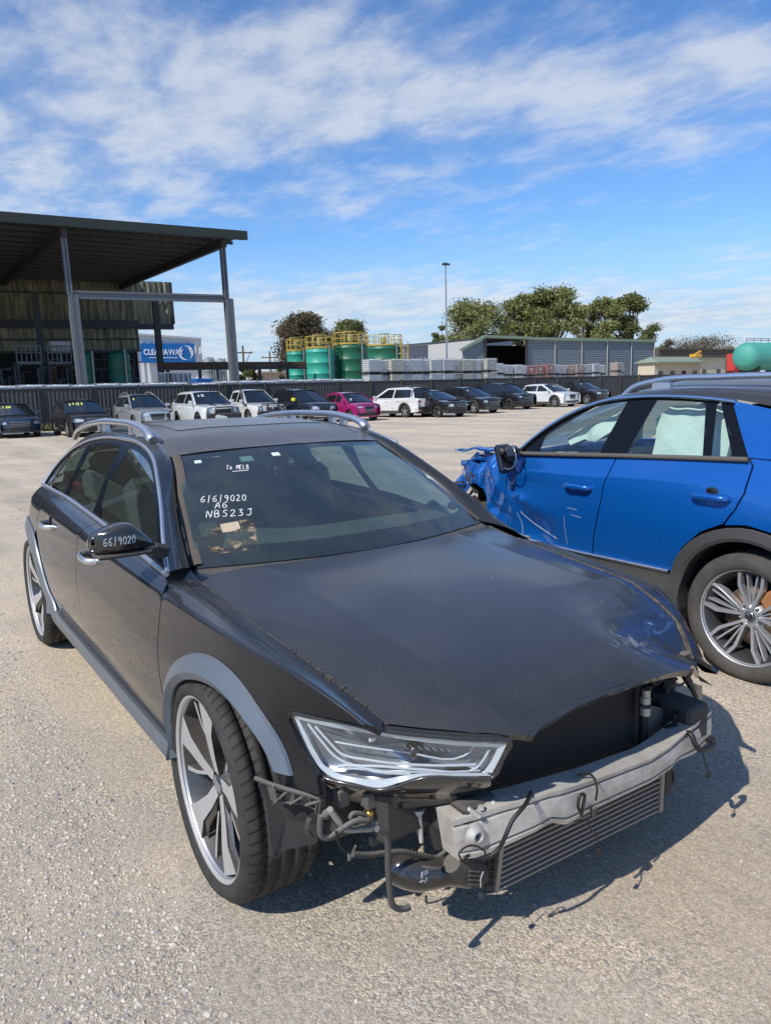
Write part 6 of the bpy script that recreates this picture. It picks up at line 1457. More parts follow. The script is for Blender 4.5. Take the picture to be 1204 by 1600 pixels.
offs(text('CLEANA', (X+.5, s0[1]+sw_*.055, s0[2]+sh_*.40), sh_*.30, wl_, sg, .016, sw_*.44)[0]); offs(text('WAY', (X+.5, s0[1]+sw_*.505, s0[2]+sh_*.40), sh_*.30, wl_, sg, -.008, sw_*.28)[0])
offs(text('MAKING A SUSTAINABLE FUTURE POSSIBLE', (X+.5, s0[1]+sw_*.15, s0[2]+sh_*.23), sh_*.055, wl_, sg, 0, sw_*.52)[0])
cy, cz = s0[1]+sw_*.83, s0[2]+sh_*.52
for a0_, a1_, r_ in ((-60, 100, 1.0), (115, 285, 1.0), (-20, 60, .80)):
    G = []
    for a_ in np.linspace(a0_, a1_, 18):
        w_ = .10*sh_*math.sin(math.pi*(a_-a0_)/(a1_-a0_))+.01; c_, n__ = math.cos(R(a_)), math.sin(R(a_)); R0 = .36*sh_*r_; G.append([(X+.5, cy+(R0-w_/2)*c_, cz+(R0-w_/2)*n__), (X+.5, cy+(R0+w_/2)*c_, cz+(R0+w_/2)*n__)])
    mb = MB(); mb.grid(G); offs(mb.build('logo_arc', wl_, sg))
# grey silos beside it, pipe bridge
vtank(316, 336, 562, -85, (.22, .24, .25), 'grey silo beside the white sign building', group='grey silos'); vtank(336, 354, 564, -85, (.22, .24, .25), 'grey silo beside the white sign building', group='grey silos')
pb = empty('pipe_bridge', (-56, 0, 0), label='long rusty brown pipe bridge running behind the fence', cat='pipe bridge'); A = P0(246, 571, -56.); B_ = P0(478, 570, -56.)
rust = mat('rusty brown steel', (.075, .05, .035), .8, var=(2, .6, (.16, .09, .05)))
for dz, r_ in ((.16, .09), (0, .11), (-.2, .10)): mb = MB(); mb.tube([(0, A[1], A[2]+dz), (0, B_[1], A[2]+dz)], r_, 8); mb.build('pipe', rust, pb)
mb = MB(); mb.box((.1, (A[1]+B_[1])/2, A[2]-.32), (.3, B_[1]-A[1], .12)); mb.build('girder', steel_d, pb)
for k in range(5): mb = MB(); y = A[1]+(B_[1]-A[1])*(k+.3)/5; mb.box((0, y, A[2]/2-.1), (.2, .2, A[2]-.4)); mb.build('leg', steel_d, pb)
# small stores by the fence
for px, py, w_, col, lab, nm in ((254, 594, 1.0, (.16, .19, .22), 'grey blue crate right of the open shed, left one of two', 'crate'), (276, 594, 1.6, (.15, .18, .21), 'grey blue crate right of the open shed, right one of two', 'crate')):
    P = P0(px, py, -44.); mb = MB(); mb.box((-44, P[1], P[2]), (1, w_, .9), bev=.04)
    for k in range(5): mb.box((-43.48, P[1]-w_/2+w_*(k+.5)/5, P[2]), (.04, .05, .8))
    mb.box((-44, P[1], P[2]-.45-.5), (1, w_, 1.0)); tag(mb.build(nm, mat('crate blue grey', col, .6)), lab, 'crate')
P = P0(316, 596, -43.); mb = MB(); mb.box((-43, P[1], P[2]), (1.0, 1.15, .34), bev=.03); mb.box((-42.48, P[1]-.25, P[2]), (.02, .25, .16), m=None); mb.box((-43, P[1], P[2]-.9), (1.0, 1.1, 1.4)); tag(mb.build('fluid_bin', mat('strong blue', (.01, .10, .34), .5)), 'bright blue bin just above the fence near the pipe bridge', 'bin')
# ---- green tanks with yellow rails
vtank(448, 478, 549, -60, (.03, .34, .25), 'light green storage tank with yellow rail, leftmost of the tanks', rail=yel, dome=False)
vtank(478, 520, 545, -57, (.035, .38, .28), 'light green storage tank with yellow rail, second from the left', rail=yel, dome=False)
vtank(521, 572, 539, -57, (.012, .12, .06), 'dark green storage tank with yellow rail, the widest in front', rail=yel, dome=False)
vtank(573, 625, 541, -62, (.012, .13, .07), 'dark green storage tank with yellow rail, rightmost of the tanks', rail=yel, dome=False)
sr = empty('stair_tower', (-60, P0(628, 570, -60.)[1], 0), label='yellow steel stair tower right of the green tanks', cat='stairs')
mb = MB(); zt = P0(628, 535, -60.)[2]
for dx in (-.5, .5):
    for dy in (-.4, .4): mb.box((dx, dy, zt/2), (.09, .09, zt))
mb.build('frame', yel, sr)
for k in range(8): mb = MB(); mb.box((0, 0, zt*(k+.7)/8.2), (1.0, .8, .06)); mb.build('landing', mat('pale grating', (.5, .46, .33), .7), sr)
# ---- tall light pole
P = P0(698, 580, -50.); T = P0(693, 414, -50.); lp_ = empty('light_pole', (-50, P[1], 0), label='tall slim grey floodlight pole rising beside the sheds', cat='light pole')
mb = MB(); mb.tube([(0, 0, 0), (0, 0, T[2])], [.11, .06], 10); mb.build('pole', mat('galvanised', (.34, .36, .38), .4, .6), lp_)
mb = MB(); mb.box((.12, 0, T[2]+.08), (.5, .44, .16), np.array([[.95, 0, .31], [0, 1, 0], [-.31, 0, .95]]), bev=.03); mb.box((0, -.12, T[2]+.02), (.12, .5, .08)); mb.build('lamp_head', steel_d, lp_)
# ---- utility pole
for px, pt, X_ , lab in ((379, 540, -80., 'wooden utility pole with cross arm behind the pipe bridge'), (421, 549, -90., 'thin wooden power pole left of the green tanks')):
    P = P0(px, pt, X_); up_ = empty('utility_pole', (X_, P[1], 0), label=lab, cat='utility pole'); wd_ = mat('weathered pole', (.16, .13, .10), .9)
    mb = MB(); mb.tube([(0, 0, 0), (0, 0, P[2])], [.16, .11], 8); mb.build('pole', wd_, up_); mb = MB(); mb.box((0, 0, P[2]-.8), (.12, 2.4, .14)); mb.bar((0, .9, P[2]-.8), (0, .1, P[2]-2.4), .06, .06); mb.build('cross_arm', wd_, up_)
    mb = MB(); 
    for e in (-1, 0, 1): mb.lathe([(0, .22), (.08, .2), (.05, .1), (.09, .0)], 8, axis='z', c=(0, e, P[2]-.72))
    mb.build('insulators', mat('porcelain', (.4, .35, .3), .4), up_)
# ---- grey warehouse
gw = empty('warehouse', (-80, 0, 0), label='long blue grey warehouse with green gutter and a dark open bay', cat='warehouse')
def ow(o): o.location = (80, 0, 0); return o
wg_ = mat('blue grey cladding', (.17, .205, .235), .5, .1, var=(.7, .35, (.14, .17, .195))); grn = mat('pale green trim', (.20, .27, .18), .5)
XW = -80.; a = P0(821, 531, XW); b_ = P0(1021, 531, XW); ZW = a[2]
for i in range(5):
    ya, yb = a[1]+(b_[1]-a[1])*i/5, a[1]+(b_[1]-a[1])*(i+1)/5; n = 44
    G = [[(XW+(.035 if j % 2 else -.035), ya, ZW*j/n), (XW+(.035 if j % 2 else -.035), yb-.12, ZW*j/n)] for j in range(n+1)]; mb = MB(); mb.grid(G, smooth=False); ow(mb.build('wall_bay', wg_, gw))
    mb = MB(); mb.tube([(XW+.15, yb-.06, 0), (XW+.15, yb-.06, ZW)], .07, 6); ow(mb.build('downpipe', mat('white pipe', (.45, .46, .46), .5), gw))
mb = MB(); mb.box((XW+.1, (a[1]+b_[1])/2, ZW+.15), (.5, b_[1]-a[1]+.6, .42)); ow(mb.build('gutter', grn, gw))
pk = P0(775, 526, XW)
mb = MB(); mb.add([(XW, a[1]-.2, ZW+.3), (XW, b_[1]+.3, ZW+.3), (XW-14, b_[1]+.3, ZW+1.6), (XW-14, a[1]-.2, ZW+1.6)], [(0, 1, 2, 3)]); ow(mb.build('roof', mat('warehouse roof', (.20, .22, .21), .5), gw))
mb = MB(); mb.box((XW-14, b_[1], ZW/2), (28, .2, ZW)); ow(mb.build('end_wall', wg_, gw))
bay0 = P0(756, 545, XW)[1]; gl0 = P0(722, 548, XW); 
mb = MB(); mb.box((XW-13, (bay0+b_[1])/2, ZW/2), (.3, b_[1]-bay0, ZW)); mb.box((XW-6.5, (bay0+a[1])/2, ZW+.1), (13, a[1]-bay0, .15)); mb.box((XW-6.5, bay0+.3, ZW/2), (13, .1, ZW)); ow(mb.build('open_bay', mat('dark bay', (.02, .02, .022), .9), gw))  # bay lining coloured near black to stand for the shade inside
zl = P0(722, 548, XW)[2]; mb = MB(); mb.box((XW-6.5, bay0, ZW/2), (13, .25, ZW)); ow(mb.build('bay_side_wall', mat('pale grey cladding', (.40, .40, .39), .6), gw))
G = []
for j in range(31):
    y = gl0[1]+(bay0-gl0[1])*j/30; d = .03 if j % 2 else -.03; G.append([(XW+d, y, 0), (XW+d, y, zl+(ZW-zl)*j/30)])
mb = MB(); mb.grid(G, smooth=False); ow(mb.build('side_wing_wall', wg_, gw))
mb = MB(); mb.bar((XW+.15, gl0[1]-.4, zl+.1), (XW+.15, bay0, ZW+.35), .5, .35); mb.bar((XW+.15, bay0, ZW+.35), (XW+.15, a[1]+1, ZW+.25), .5, .4); ow(mb.build('verge', grn, gw))
mb = MB(); mb.box((XW+.2, bay0, ZW/2), (.3, .3, ZW)); mb.box((XW+.2, a[1], ZW/2), (.3, .3, ZW)); ow(mb.build('bay_post', steel_d, gw))

# pale shed behind, longer and lower in the picture
X2 = -104.; p0_, p1_ = P0(628, 542, X2), P0(800, 527, X2); ps = empty('storage_shed', (X2, 0, 0), label='pale grey shed behind the totes, left of the warehouse', cat='shed')
o = corr('wall', X2, p0_[1], p1_[1], 0, p0_[2], .9, mat('pale grey cladding', (.40, .40, .39), .6), ps, .04, p1_[2]); o.location = (-X2, 0, 0)
mb = MB(); mb.bar((.2, p0_[1], p0_[2]+.2), (.2, p1_[1], p1_[2]+.2), .6, .35); mb.build('eave', mat('dull eave', (.17, .18, .17), .6), ps)
mb = MB(); mb.add([(0, p0_[1], p0_[2]+.3), (0, p1_[1], p1_[2]+.3), (-12, p1_[1], p1_[2]+.3), (-12, p0_[1], p0_[2]+.3)], [(0, 1, 2, 3)]); mb.build('roof', mat('warehouse roof', (.20, .22, .21), .5), ps)
# ---- cottage, long brown wall, red hopper, horizontal tank
XC = -70.; ct_ = empty('office_cottage', (XC, 0, 0), label='low cream office building with pale green roof at the right', cat='building')
a, b_ = P0(1022, 572, XC), P0(1094, 560, XC); m_ = mat('cream wall', (.50, .44, .33), .8); z1 = P0(1060, 566, XC)[2]
mb = MB(); mb.box((-1.5, (a[1]+b_[1])/2, z1/2), (3, b_[1]-a[1], z1)); mb.build('wall', m_, ct_)
mb = MB(); rf = z1+.9; ya, yb = a[1]-.5, b_[1]+.5
mb.add([(.7, ya, z1), (.7, yb, z1), (-1.5, yb-1.5, rf), (-1.5, ya+1.5, rf), (-3.6, ya, z1), (-3.6, yb, z1)], [(0, 1, 2, 3), (4, 3, 2, 5), (0, 3, 4), (1, 5, 2)]); mb.box((.75, (ya+yb)/2, z1-.05), (.15, yb-ya, .25)); mb.build('roof', mat('sage roof', (.22, .27, .19), .6), ct_)
for k in range(4): mb = MB(); y = a[1]+(b_[1]-a[1])*(k+.5)/4; mb.box((.03, y, z1*.55), (.08, 1.0, 1.1)); mb.build('window', mat('dark pane', (.03, .035, .04), .15), ct_)
c2 = empty('site_office', (-84, 0, 0), label='cream shed end with small dark windows beside the red hopper', cat='building'); a, b_ = P0(1088, 572, -84.), P0(1133, 561, -84.)
mb = MB(); mb.box((-3, (a[1]+b_[1])/2, b_[2]/2), (6, b_[1]-a[1], b_[2])); mb.build('wall', m_, c2); mb = MB(); mb.box((-3, (a[1]+b_[1])/2, b_[2]+.1), (7, b_[1]-a[1]+.8, .25)); mb.build('roof', mat('sage roof', (.22, .27, .19), .6), c2)
for k in range(2): mb = MB(); y = a[1]+(b_[1]-a[1])*(k+.5)/2; mb.box((.03, y, b_[2]*.5), (.08, 1.2, 1.3)); mb.build('window', mat('dark pane', (.03, .035, .04), .15), c2)
a, b_ = P0(1020, 546, -105.), P0(1146, 546, -105.); mb = MB(); mb.box((-105, (a[1]+b_[1])/2, a[2]/2), (3, b_[1]-a[1], a[2])); mb.box((-103.4, (a[1]+b_[1])/2, a[2]), (.4, b_[1]-a[1], .3)); tag(mb.build('retaining_wall', mat('brown wall', (.085, .07, .055), .8, var=(.5, .5, (.05, .045, .04)))), 'long dark brown wall behind the cream office', 'wall')
P = P0(1086, 556, -98.); mb = MB(); mb.box((-98, P[1], P[2]), (1.5, 2.6, .7), bev=.1); mb.bar((-98, P[1]-1, P[2]), (-98, P[1]+1.8, P[2]+1.0), .4, .4); mb.box((-98, P[1], P[2]-1.2), (.5, .5, 2)); tag(mb.build('yellow_loader', mat('machine yellow', (.6, .33, .03), .5)), 'small yellow machine above the brown wall', 'machine')
P = P0(1141, 566, -66.); hp = MB(); hp.add([(0, -1.1, -1.3), (1.2, -1.1, -1.3), (1.2, 1.1, -1.3), (0, 1.1, -1.3), (-.4, -.6, 1.3), (1.8, -.6, 1.3), (1.8, 1.6, 1.3), (-.4, 1.6, 1.3)], [(0, 1, 2, 3), (4, 7, 6, 5), (0, 4, 5, 1), (1, 5, 6, 2), (2, 6, 7, 3), (3, 7, 4, 0)]); hp.box((.5, 0, -P[2]/2-.6), (1, 1.4, P[2]-1.2)); h_ = hp.build('waste_hopper', mat('hopper red', (.42, .03, .02), .5)); h_.location = (-66, P[1], P[2]); tag(h_, 'bright red hopper left of the green horizontal tank', 'hopper')
a, top, bot = P0(1157, 556, -50.), P0(1168, 535, -50.), P0(1168, 579, -50.); rr = (top[2]-bot[2])/2; ht_ = empty('horizontal_tank', (-50, a[1], (top[2]+bot[2])/2), label='big teal green horizontal tank at the right edge', cat='tank')
mb = MB(); mb.lathe([(0, -.02), (rr*.5, .12), (rr*.85, .45), (rr, 1.1), (rr, 6), (rr+.03, 6.05), (rr, 6.1), (rr, 15), (rr*.6, 16), (0, 16.2)], 40, axis='y'); mb.build('shell', mat('teal tank', (.06, .30, .24), .6, var=(.6, .4, (.09, .36, .30))), ht_)
for y in (2, 8, 13): mb = MB(); mb.box((0, y, -rr-.3), (rr*1.5, .4, 1.6)); mb.build('saddle', steel_d, ht_)
mb = MB(); railing(mb, (0, 1), (0, 14), rr, .5, 8, .03); mb.build('top_rail', steel_g, ht_)
# ---- trees
bark = mat('gum bark', (.26, .21, .16), .9, var=(3, .6, (.12, .09, .07)))
def leafm(name, c1, c2):
    m = bpy.data.materials.new(name); m.use_nodes = True; t = m.node_tree; b = t.nodes['Principled BSDF']; b.inputs['Roughness'].default_value = .6; b.inputs['Specular IOR Level'].default_value = .3
    co = N(t, 'ShaderNodeTexCoord').outputs['Object']; n = N(t, 'ShaderNodeTexNoise', inp={'Scale': .55, 'Detail': 4, 'Roughness': .7}); L(t, co, n.inputs['Vector'])
    x = N(t, 'ShaderNodeMixRGB'); x.inputs[1].default_value = c1+(1,); x.inputs[2].default_value = c2+(1,); L(t, ramp(t, n.outputs[0], [(.38, 0), (.62, 1)]), x.inputs[0]); L(t, x.outputs[0], b.inputs['Base Color'])
    return m
lf_a = leafm('gum leaves', (.105, .125, .034), (.24, .24, .085)); lf_b = leafm('olive leaves', (.07, .09, .028), (.16, .17, .055)); lf_c = leafm('brown leaves', (.06, .055, .032), (.125, .095, .05))
def tree(px0, px1, ptop, X, label, m, seed, nb_=16, leaves=330, name='gum_tree', base_frac=.35, pb=600, ls=.30):
    nb_ = int(nb_*1.35); leaves = int(leaves*1.5); r = np.random.default_rng(seed); a, c = P0(px0, ptop, X), P0(px1, ptop, X); W_ = c[1]-a[1]; H_ = a[2]; y = (a[1]+c[1])/2
    o = empty(name, (X, y, 0), label=label, cat='tree'); tr = MB(); tr.tube(smooth([(0, 0, 0), (.2, .1, H_*.25), (0, -.1, H_*.45), (.1, .2, H_*.6)], 4), np.linspace(H_*.028, H_*.012, 13), 8)
    V = []; F = []; n = 0
    for b in range(nb_):
        ang = r.uniform(0, 6.28); t = r.random()**.7; hh = H_*(base_frac+(1-base_frac)*.93*t); env = math.sin(math.pi*min(1, (.22+.72*t)))**.7
        rad = W_*.5*env*r.uniform(.25, .85); c_ = np.array([rad*math.cos(ang), rad*math.sin(ang), hh]); br = W_*r.uniform(.11, .19)
        if c_[2]+br*.8 > H_: c_[2] = H_-br*.8
        tr.tube(smooth([(.05, 0, H_*.38*r.uniform(.6, 1.2)), tuple(c_*np.array([.5, .5, .75])+r.normal(0, .2, 3)), tuple(c_)], 4), np.linspace(H_*.010, H_*.003, 9), 6)
        k = leaves; d = r.normal(0, 1, (k, 3)); d /= np.linalg.norm(d, axis=1)[:, None]; q = c_+d*br*(r.random((k, 1))**.45)*np.array([1.15, 1.15, .75])*(1+.25*np.sin(7*d[:, :1]+b))
        s1_ = r.normal(0, 1, (k, 3)); s1_ /= np.linalg.norm(s1_, axis=1)[:, None]; s2_ = np.cross(s1_, r.normal(0, 1, (k, 3))); s2_ /= np.linalg.norm(s2_, axis=1)[:, None]; sz = ls*r.uniform(.5, 1.3, (k, 1))*H_/20
        q4 = np.stack([q-s1_*sz, q-s2_*sz*.45, q+s1_*sz, q+s2_*sz*.45], 1).reshape(-1, 3); V.append(q4); F += [tuple(n+4*i+j for j in range(4)) for i in range(k)]; n += 4*k
    tr.build('trunk', bark, o); cb_ = MB(); cb_.add(np.concatenate(V), F); cb_.build('crown', m, o); return o
tree(420, 522, 485, -120, 'dark brownish gum tree left of the green tanks', lf_c, 1, 34, 420, base_frac=.25)
tree(508, 586, 497, -125, 'small olive gum tree behind the yellow tank rails', lf_b, 2, 26, 380, base_frac=.25)
tree(672, 700, 505, -128, 'low bushy part of the tree right beside the light pole', lf_b, 3, 8, 200)
tree(684, 784, 462, -120, 'tall gum tree with open crown just right of the light pole', lf_a, 4, 30, 330, base_frac=.25)
tree(774, 848, 456, -122, 'tall gum tree rising over the left end of the grey warehouse', lf_a, 5, 22)
tree(822, 902, 442, -118, 'tallest gum tree, above the middle of the grey warehouse', lf_a, 6, 26)
tree(890, 924, 476, -124, 'narrow gum tree between the two big crowns over the warehouse', lf_a, 7, 12, 240)
tree(916, 974, 462, -120, 'olive gum tree above the right half of the grey warehouse', lf_a, 8, 18)
tree(962, 1010, 455, -118, 'dark upright gum tree near the right end of the warehouse', lf_b, 9, 20)
tree(1000, 1038, 502, -112, 'low rounded tree at the right corner of the warehouse', lf_b, 10, 12)
tree(1030, 1064, 527, -130, 'small brownish tree behind the long brown wall', lf_c, 11, 10, 200)
tree(1060, 1134, 521, -132, 'broad brownish tree behind the long brown wall', lf_c, 12, 20, 220, base_frac=.5)
tree(1126, 1152, 538, -132, 'small bush top left of the horizontal tank', lf_b, 13, 6, 160)
tree(366, 404, 566, -78, 'rounded green shrub under the utility pole', lf_b, 14, 16, 260, 'shrub', .1, ls=.6)
tree(428, 450, 567, -70, 'small shrub left of the light green tanks', lf_b, 15, 8, 200, 'shrub', .1, ls=.6)
a, b_ = P0(400, 584, -95.), P0(446, 584, -95.); mb = MB(); mb.box((-96, (a[1]+b_[1])/2, a[2]/2), (4, b_[1]-a[1], a[2])); mb.box((-96, (a[1]+b_[1])/2, a[2]+.15), (5, b_[1]-a[1]+1, .25)); tag(mb.build('low_building', mat('pinkish wall', (.42, .33, .27), .8)), 'low pinkish building between the shrub and the green tanks', 'building')

# ================================================================== cars parked along the fence
gk_far = mat('far dark glass', (.012, .016, .018), .06, coat=.6); tyre_f = mat('far tyre', (.03, .029, .028), .8)
lamp_c = mat('lamp clear', (.55, .58, .60), .15, .3, .8); lamp_r = mat('lamp red', (.30, .01, .012), .2, coat=.8); grl = mat('grille black', (.015, .015, .016), .4)
def car(name, px, py, label, col, L_=4.5, W_=1.82, H_=1.65, zh=.95, zc=1.08, xc=.95, xr=.25, xre=-1.65, xt=-2.05, ztl=1.08, wb=2.65, wr=.34, metal=.3, roofc=None, rail=None, lower=None, rear_view=False, ute=False, rz=0, extras=None, spokes=rim_s, clear=.22, tuck=.16):
    xc, xr, zc, zh, ztl = xc+.14, xr-.06, zc-.05, zh-.06, ztl-.04
    P = at(px+(8 if px > 60 else 0), py+4.5, 2, -.15); H2 = L_/2
    rot = (math.pi if rear_view else 0)+R(rz); cs_, sn_ = math.cos(rot), math.sin(rot)
    e = (H2-.8)*(-1 if rear_view else 1)                      # the surveyed point lies under the near axle
    o = empty(name, (P[0]-cs_*e, P[1]-sn_*e, -.15), rot, label=label, cat='car', group=None)
    pm = mat('paint '+str(col), col, .3, metal, 1.0, dust=(.10, .02, DUST)); lw = lower or pm
    xf, xrr = H2*.0+wb/2+.02, -wb/2
    wfn = lambda u: W_/2*(1-.10*np.abs(np.asarray(u, float)/H2)**4-.05*np.clip(np.abs(u)/H2-.85, 0, 1)*4)
    zsh = lambda u: np.interp(u, [-H2, xt, xc, H2-.15, H2], [ztl-.04, ztl if not ute else .98, zc-.03, zh, zh-.08])
    if ute: zsh = lambda u: np.interp(u, [-H2, xre-.05, xre, xc, H2-.1, H2], [1.05, 1.05, zc, zc-.03, zh, zh-.1])
    def side(s):
        def f(u, v):
            u = np.asarray(u, float); v = np.asarray(v, float); t = (v-.7)/.6; y = wfn(u)*(1-.05*t*t-.06*np.clip(v-zsh(u)+.10, 0, .2)/.1)+.012*np.exp(-((v-zsh(u)+.14)/.03)**2)
            return np.stack([u, s*y, v], 1)
        return f
    xs = np.linspace(-H2+.03, H2-.03, 18)
    for s in (-1, 1):
        top = [(x, float(zsh(x))) for x in xs]; Ro = wr+.07
        ol = [(-H2+.03, clear+.1)]+[(xrr-Ro, clear+.05)]+arc(xrr, wr, Ro, 180, 0, 12)+[(xrr+Ro, clear)]+[(xf-Ro, clear)]+arc(xf, wr, Ro, 180, 0, 12)+[(xf+Ro, clear+.05), (H2-.03, clear+.08)]+top[::-1]
        panel('body_side', ol, side(s), pm, o, .22, .02, (0, s, 0))
        for xw in (xf, xrr):
            mb = MB(); A_ = arc(xw, wr, Ro, 185, -5, 16); a_ = [(x, s*(W_/2*.985), z) for x, z in A_]; b_ = [(x, s*.5, z) for x, z in A_]; mb.grid(np.stack([np.array(a_), np.array(b_)], 1)); mb.build('wheel_housing', dark, o)
            if lower: mb = MB(); B2 = arc(xw, wr, Ro+.08, 190, -10, 16); mb.grid(np.stack([side(s)(*np.array(A_).T)+[0, s*.02, 0], side(s)(*np.array(B2).T)+[0, s*.012, 0]], 1)); mb.build('arch_trim', lower, o)
        if lower: mb = MB(); mb.box((0, s*(W_/2*.985), clear+.09), (wb-2*Ro, .05, .16)); mb.build('side_skirt', lower, o)
        # greenhouse side
        yb = float(wfn(0))*.955; tmb = .42
        gs = lambda u, v, s=s: np.stack([np.asarray(u, float), s*(yb-tmb*(np.asarray(v)-zc)*(1.0)-.03*np.abs(np.asarray(u)/H2)), np.asarray(v, float)], 1)
        zr = H_-.05; gl = [(xc+.25, zc-.04), (xr, zr), (xre, zr-.03), (xt, ztl-.03)] if not ute else [(xc+.25, zc-.04), (xr, zr), (xre+.12, zr-.01), (xre, zc-.03)]
        panel('pillar_frame', [gl[3], gl[0], gl[1], ((gl[1][0]*.75+gl[2][0]*.25), zr+.03), ((gl[1][0]+gl[2][0])/2, zr+.04), ((gl[1][0]*.25+gl[2][0]*.75), zr+.025), gl[2]], gs, pm if not ute else pm, o, .3, .02, (0, s, .3))
        mx_ = (xc+xre)/2-.05
        def lerp(a, b, t): return (a[0]+(b[0]-a[0])*t, a[1]+(b[1]-a[1])*t)
        fw = [(xc-.10, zc+.02), (mx_+.05, zc+.03), (mx_+.03, zr-.07), (xr-.12, zr-.07)]; rw = [(mx_-.05, zc+.03), (xre+.02 if not ute else xre+.16, zc+.05), (xre+.10 if not ute else xre+.2, zr-.09), (mx_-.07, zr-.07)]
        panel('side_window', fw, gs, gk_far, o, .3, .0, (0, s, .3), off=.012); panel('side_window', rw, gs, gk_far, o, .3, .0, (0, s, .3), off=.012)
        if not ute and xt < xre-.25: panel('quarter_window', [(xre-.04, zc+.06), (xt+.20, ztl+.05), (xre-.08, zr-.13), (xre+.04, zr-.10)], gs, gk_far, o, .3, 0, (0, s, .3), off=.012)
        mb = MB(); mb.box((xc-.12, s*(yb+.13), zc+.10), (.10, .20, .14), bev=.03); mb.bar((xc-.12, s*(yb-.03), zc+.04), (xc-.12, s*(yb+.08), zc+.08), .05, .04); mb.build('door_mirror', pm, o)
        for hx in ((xc-1.0), (xc-1.95)):
            mb = MB(); mb.box((hx, s*(float(wfn(hx))*.985+.02), zc-.17), (.20, .03, .035), bev=.008); mb.build('door_handle', pm if not rail else chrome, o)
        ln = MB()
        for hx in (xc-.02, mx_, xre+.15): ln.bar((hx, s*(float(wfn(hx))*.995+.003), clear+.12), (hx, s*(float(wfn(hx))*.985+.004), zc-.05), .012, .006)
        ln.build('door_gap', dark, o)
        for xw in (xf, xrr):
            wh = MB(); ws = W_/2-tuck+.115; wh.lathe([(wr*.70, s*.09), (wr*.70, s*-.08)], 24, spokes, c=(xw, s*(W_/2-tuck), wr)); 
            for k in range(5):
                a_ = 2*math.pi*k/5+.3; c_, n_ = math.cos(a_), math.sin(a_); wh.bar((xw+.03*c_, s*(ws-.035), wr+.03*n_), (xw+wr*.68*c_, s*(ws-.03), wr+wr*.68*n_), .065, .03, up=(0, 1, 0), m=spokes)
            wh.lathe([(0, s*(ws-.02)), (.06, s*(ws-.03))], 12, spokes, c=(xw, 0, wr)); wo_ = wh.build('wheel', None, o)
            tt_ = MB(); h_ = .115; tt_.lathe([(wr*.68, -h_*.9), (wr*.72, -h_), (wr*.95, -h_), (wr, -h_*.8), (wr, h_*.8), (wr*.95, h_), (wr*.72, h_), (wr*.68, h_*.9)], 28, c=(xw, s*(W_/2-tuck), wr)); tt_.build('tyre', tyre_f, wo_)
    mb = MB(); mb.box((0, 0, .5), (L_-.5, W_-.42, .40)); mb.build('underbody', dark, o)
    def cap(x0, x1, z0f, name_, cr_=.05, m=pm, n=9, yf=None, nn=9):
        G = []
        for x in np.linspace(x0, x1, n):
            y_ = float(wfn(x))*.955 if yf is None else yf(x); z_ = z0f(x); G.append([(x, y_*t, z_+cr_*(1-abs(t)**3)) for t in np.linspace(-1, 1, nn)])
        mb = MB(); mb.grid(G); return mb.build(name_, m, o)
    cap(H2-.06, xc+.18, lambda x: float(zsh(x)), 'hood')
    yr = yb-tmb*(H_-.05-zc)
    G = []
    for t in np.linspace(0, 1, 5): G.append([(xc+.28-.10*abs(q)**2+(xr-xc-.28)*t, q*(float(wfn(xc))*.93*(1-t)+(yr+.0)*t), (zc-.01)+(H_-.06-zc+.01)*t+.03*(1-q*q)) for q in np.linspace(-1, 1, 9)])
    mb = MB(); mb.grid(G); mb.build('windscreen', gk_far, o)
    rm = mat('paint '+str(roofc), roofc, .3, metal, 1.0, dust=(.2, .02, DUST)) if roofc else pm
    cap(xr+.06, xre-.02, lambda x: H_-.085+.045*math.sin(math.pi*(x-xr)/(xre-xr)), 'roof', .055, rm, yf=lambda x: yr+.012)
    if not ute:
        G = []
        for t in np.linspace(0, 1, 4): G.append([(xre+(xt-.08-xre)*t, q*(yr*(1-t)+float(wfn(xt))*.90*t), (H_-.08)+(ztl-H_+.05)*t+.03*(1-q*q)) for q in np.linspace(-1, 1, 7)])
        mb = MB(); mb.grid(G); mb.build('rear_window', gk_far, o)
        if xt > -H2+.3: cap(xt+.06, -H2+.05, lambda x: float(zsh(x)), 'boot_lid')
    else:
        G = [[(xre+.12-.12*t, q*(yr*(1-t)+yb*t), (H_-.06)+(zc-H_+.06)*t) for q in np.linspace(-1, 1, 5)] for t in np.linspace(0, 1, 3)]; mb = MB(); mb.grid(G); mb.build('cab_rear', pm, o)
        mb = MB(); mb.box((-H2*.5-.5, 0, .75), (1.5, W_*.86, .04)); mb.build('tray_floor', dark, o)
    nf = lambda u, v: np.stack([H2+.03-.34*np.abs(np.asarray(u)/(W_/2))**2.6-.10*np.clip(np.asarray(v)-.62, 0, 1), u, v], 1)
    wf_ = W_/2*.90
    panel('front_bumper', [(-wf_, clear), (wf_, clear), (wf_, zh-.05), (0, zh-.01), (-wf_, zh-.05)], nf, pm, o, .2, .02, (1, 0, 0))
    panel('lower_grille', [(-.55, clear+.06), (.55, clear+.06), (.62, clear+.22), (-.62, clear+.22)], nf, lower or grl, o, .2, 0, (1, 0, 0), off=.012)
    gz0, gz1 = zh-rng.uniform(.28, .46), zh-rng.uniform(.09, .16); gw_ = rng.uniform(.26, .46); gr_ = panel('grille', [(-gw_*.8, gz0), (gw_*.8, gz0), (gw_, gz1), (-gw_, gz1)], nf, grl, o, .2, 0, (1, 0, 0), off=.014)
    mb = MB()
    for k in range(rng.integers(1, 4)): z = gz0+.05+.07*k; mb.tube(nf(np.linspace(-gw_*.85, gw_*.85, 6), np.full(6, z))+[.02, 0, 0], .008, 5)
    mb.build('grille_bars', chrome, gr_)
    hi_, hb_ = gw_+rng.uniform(.02, .10), rng.uniform(.17, .28)
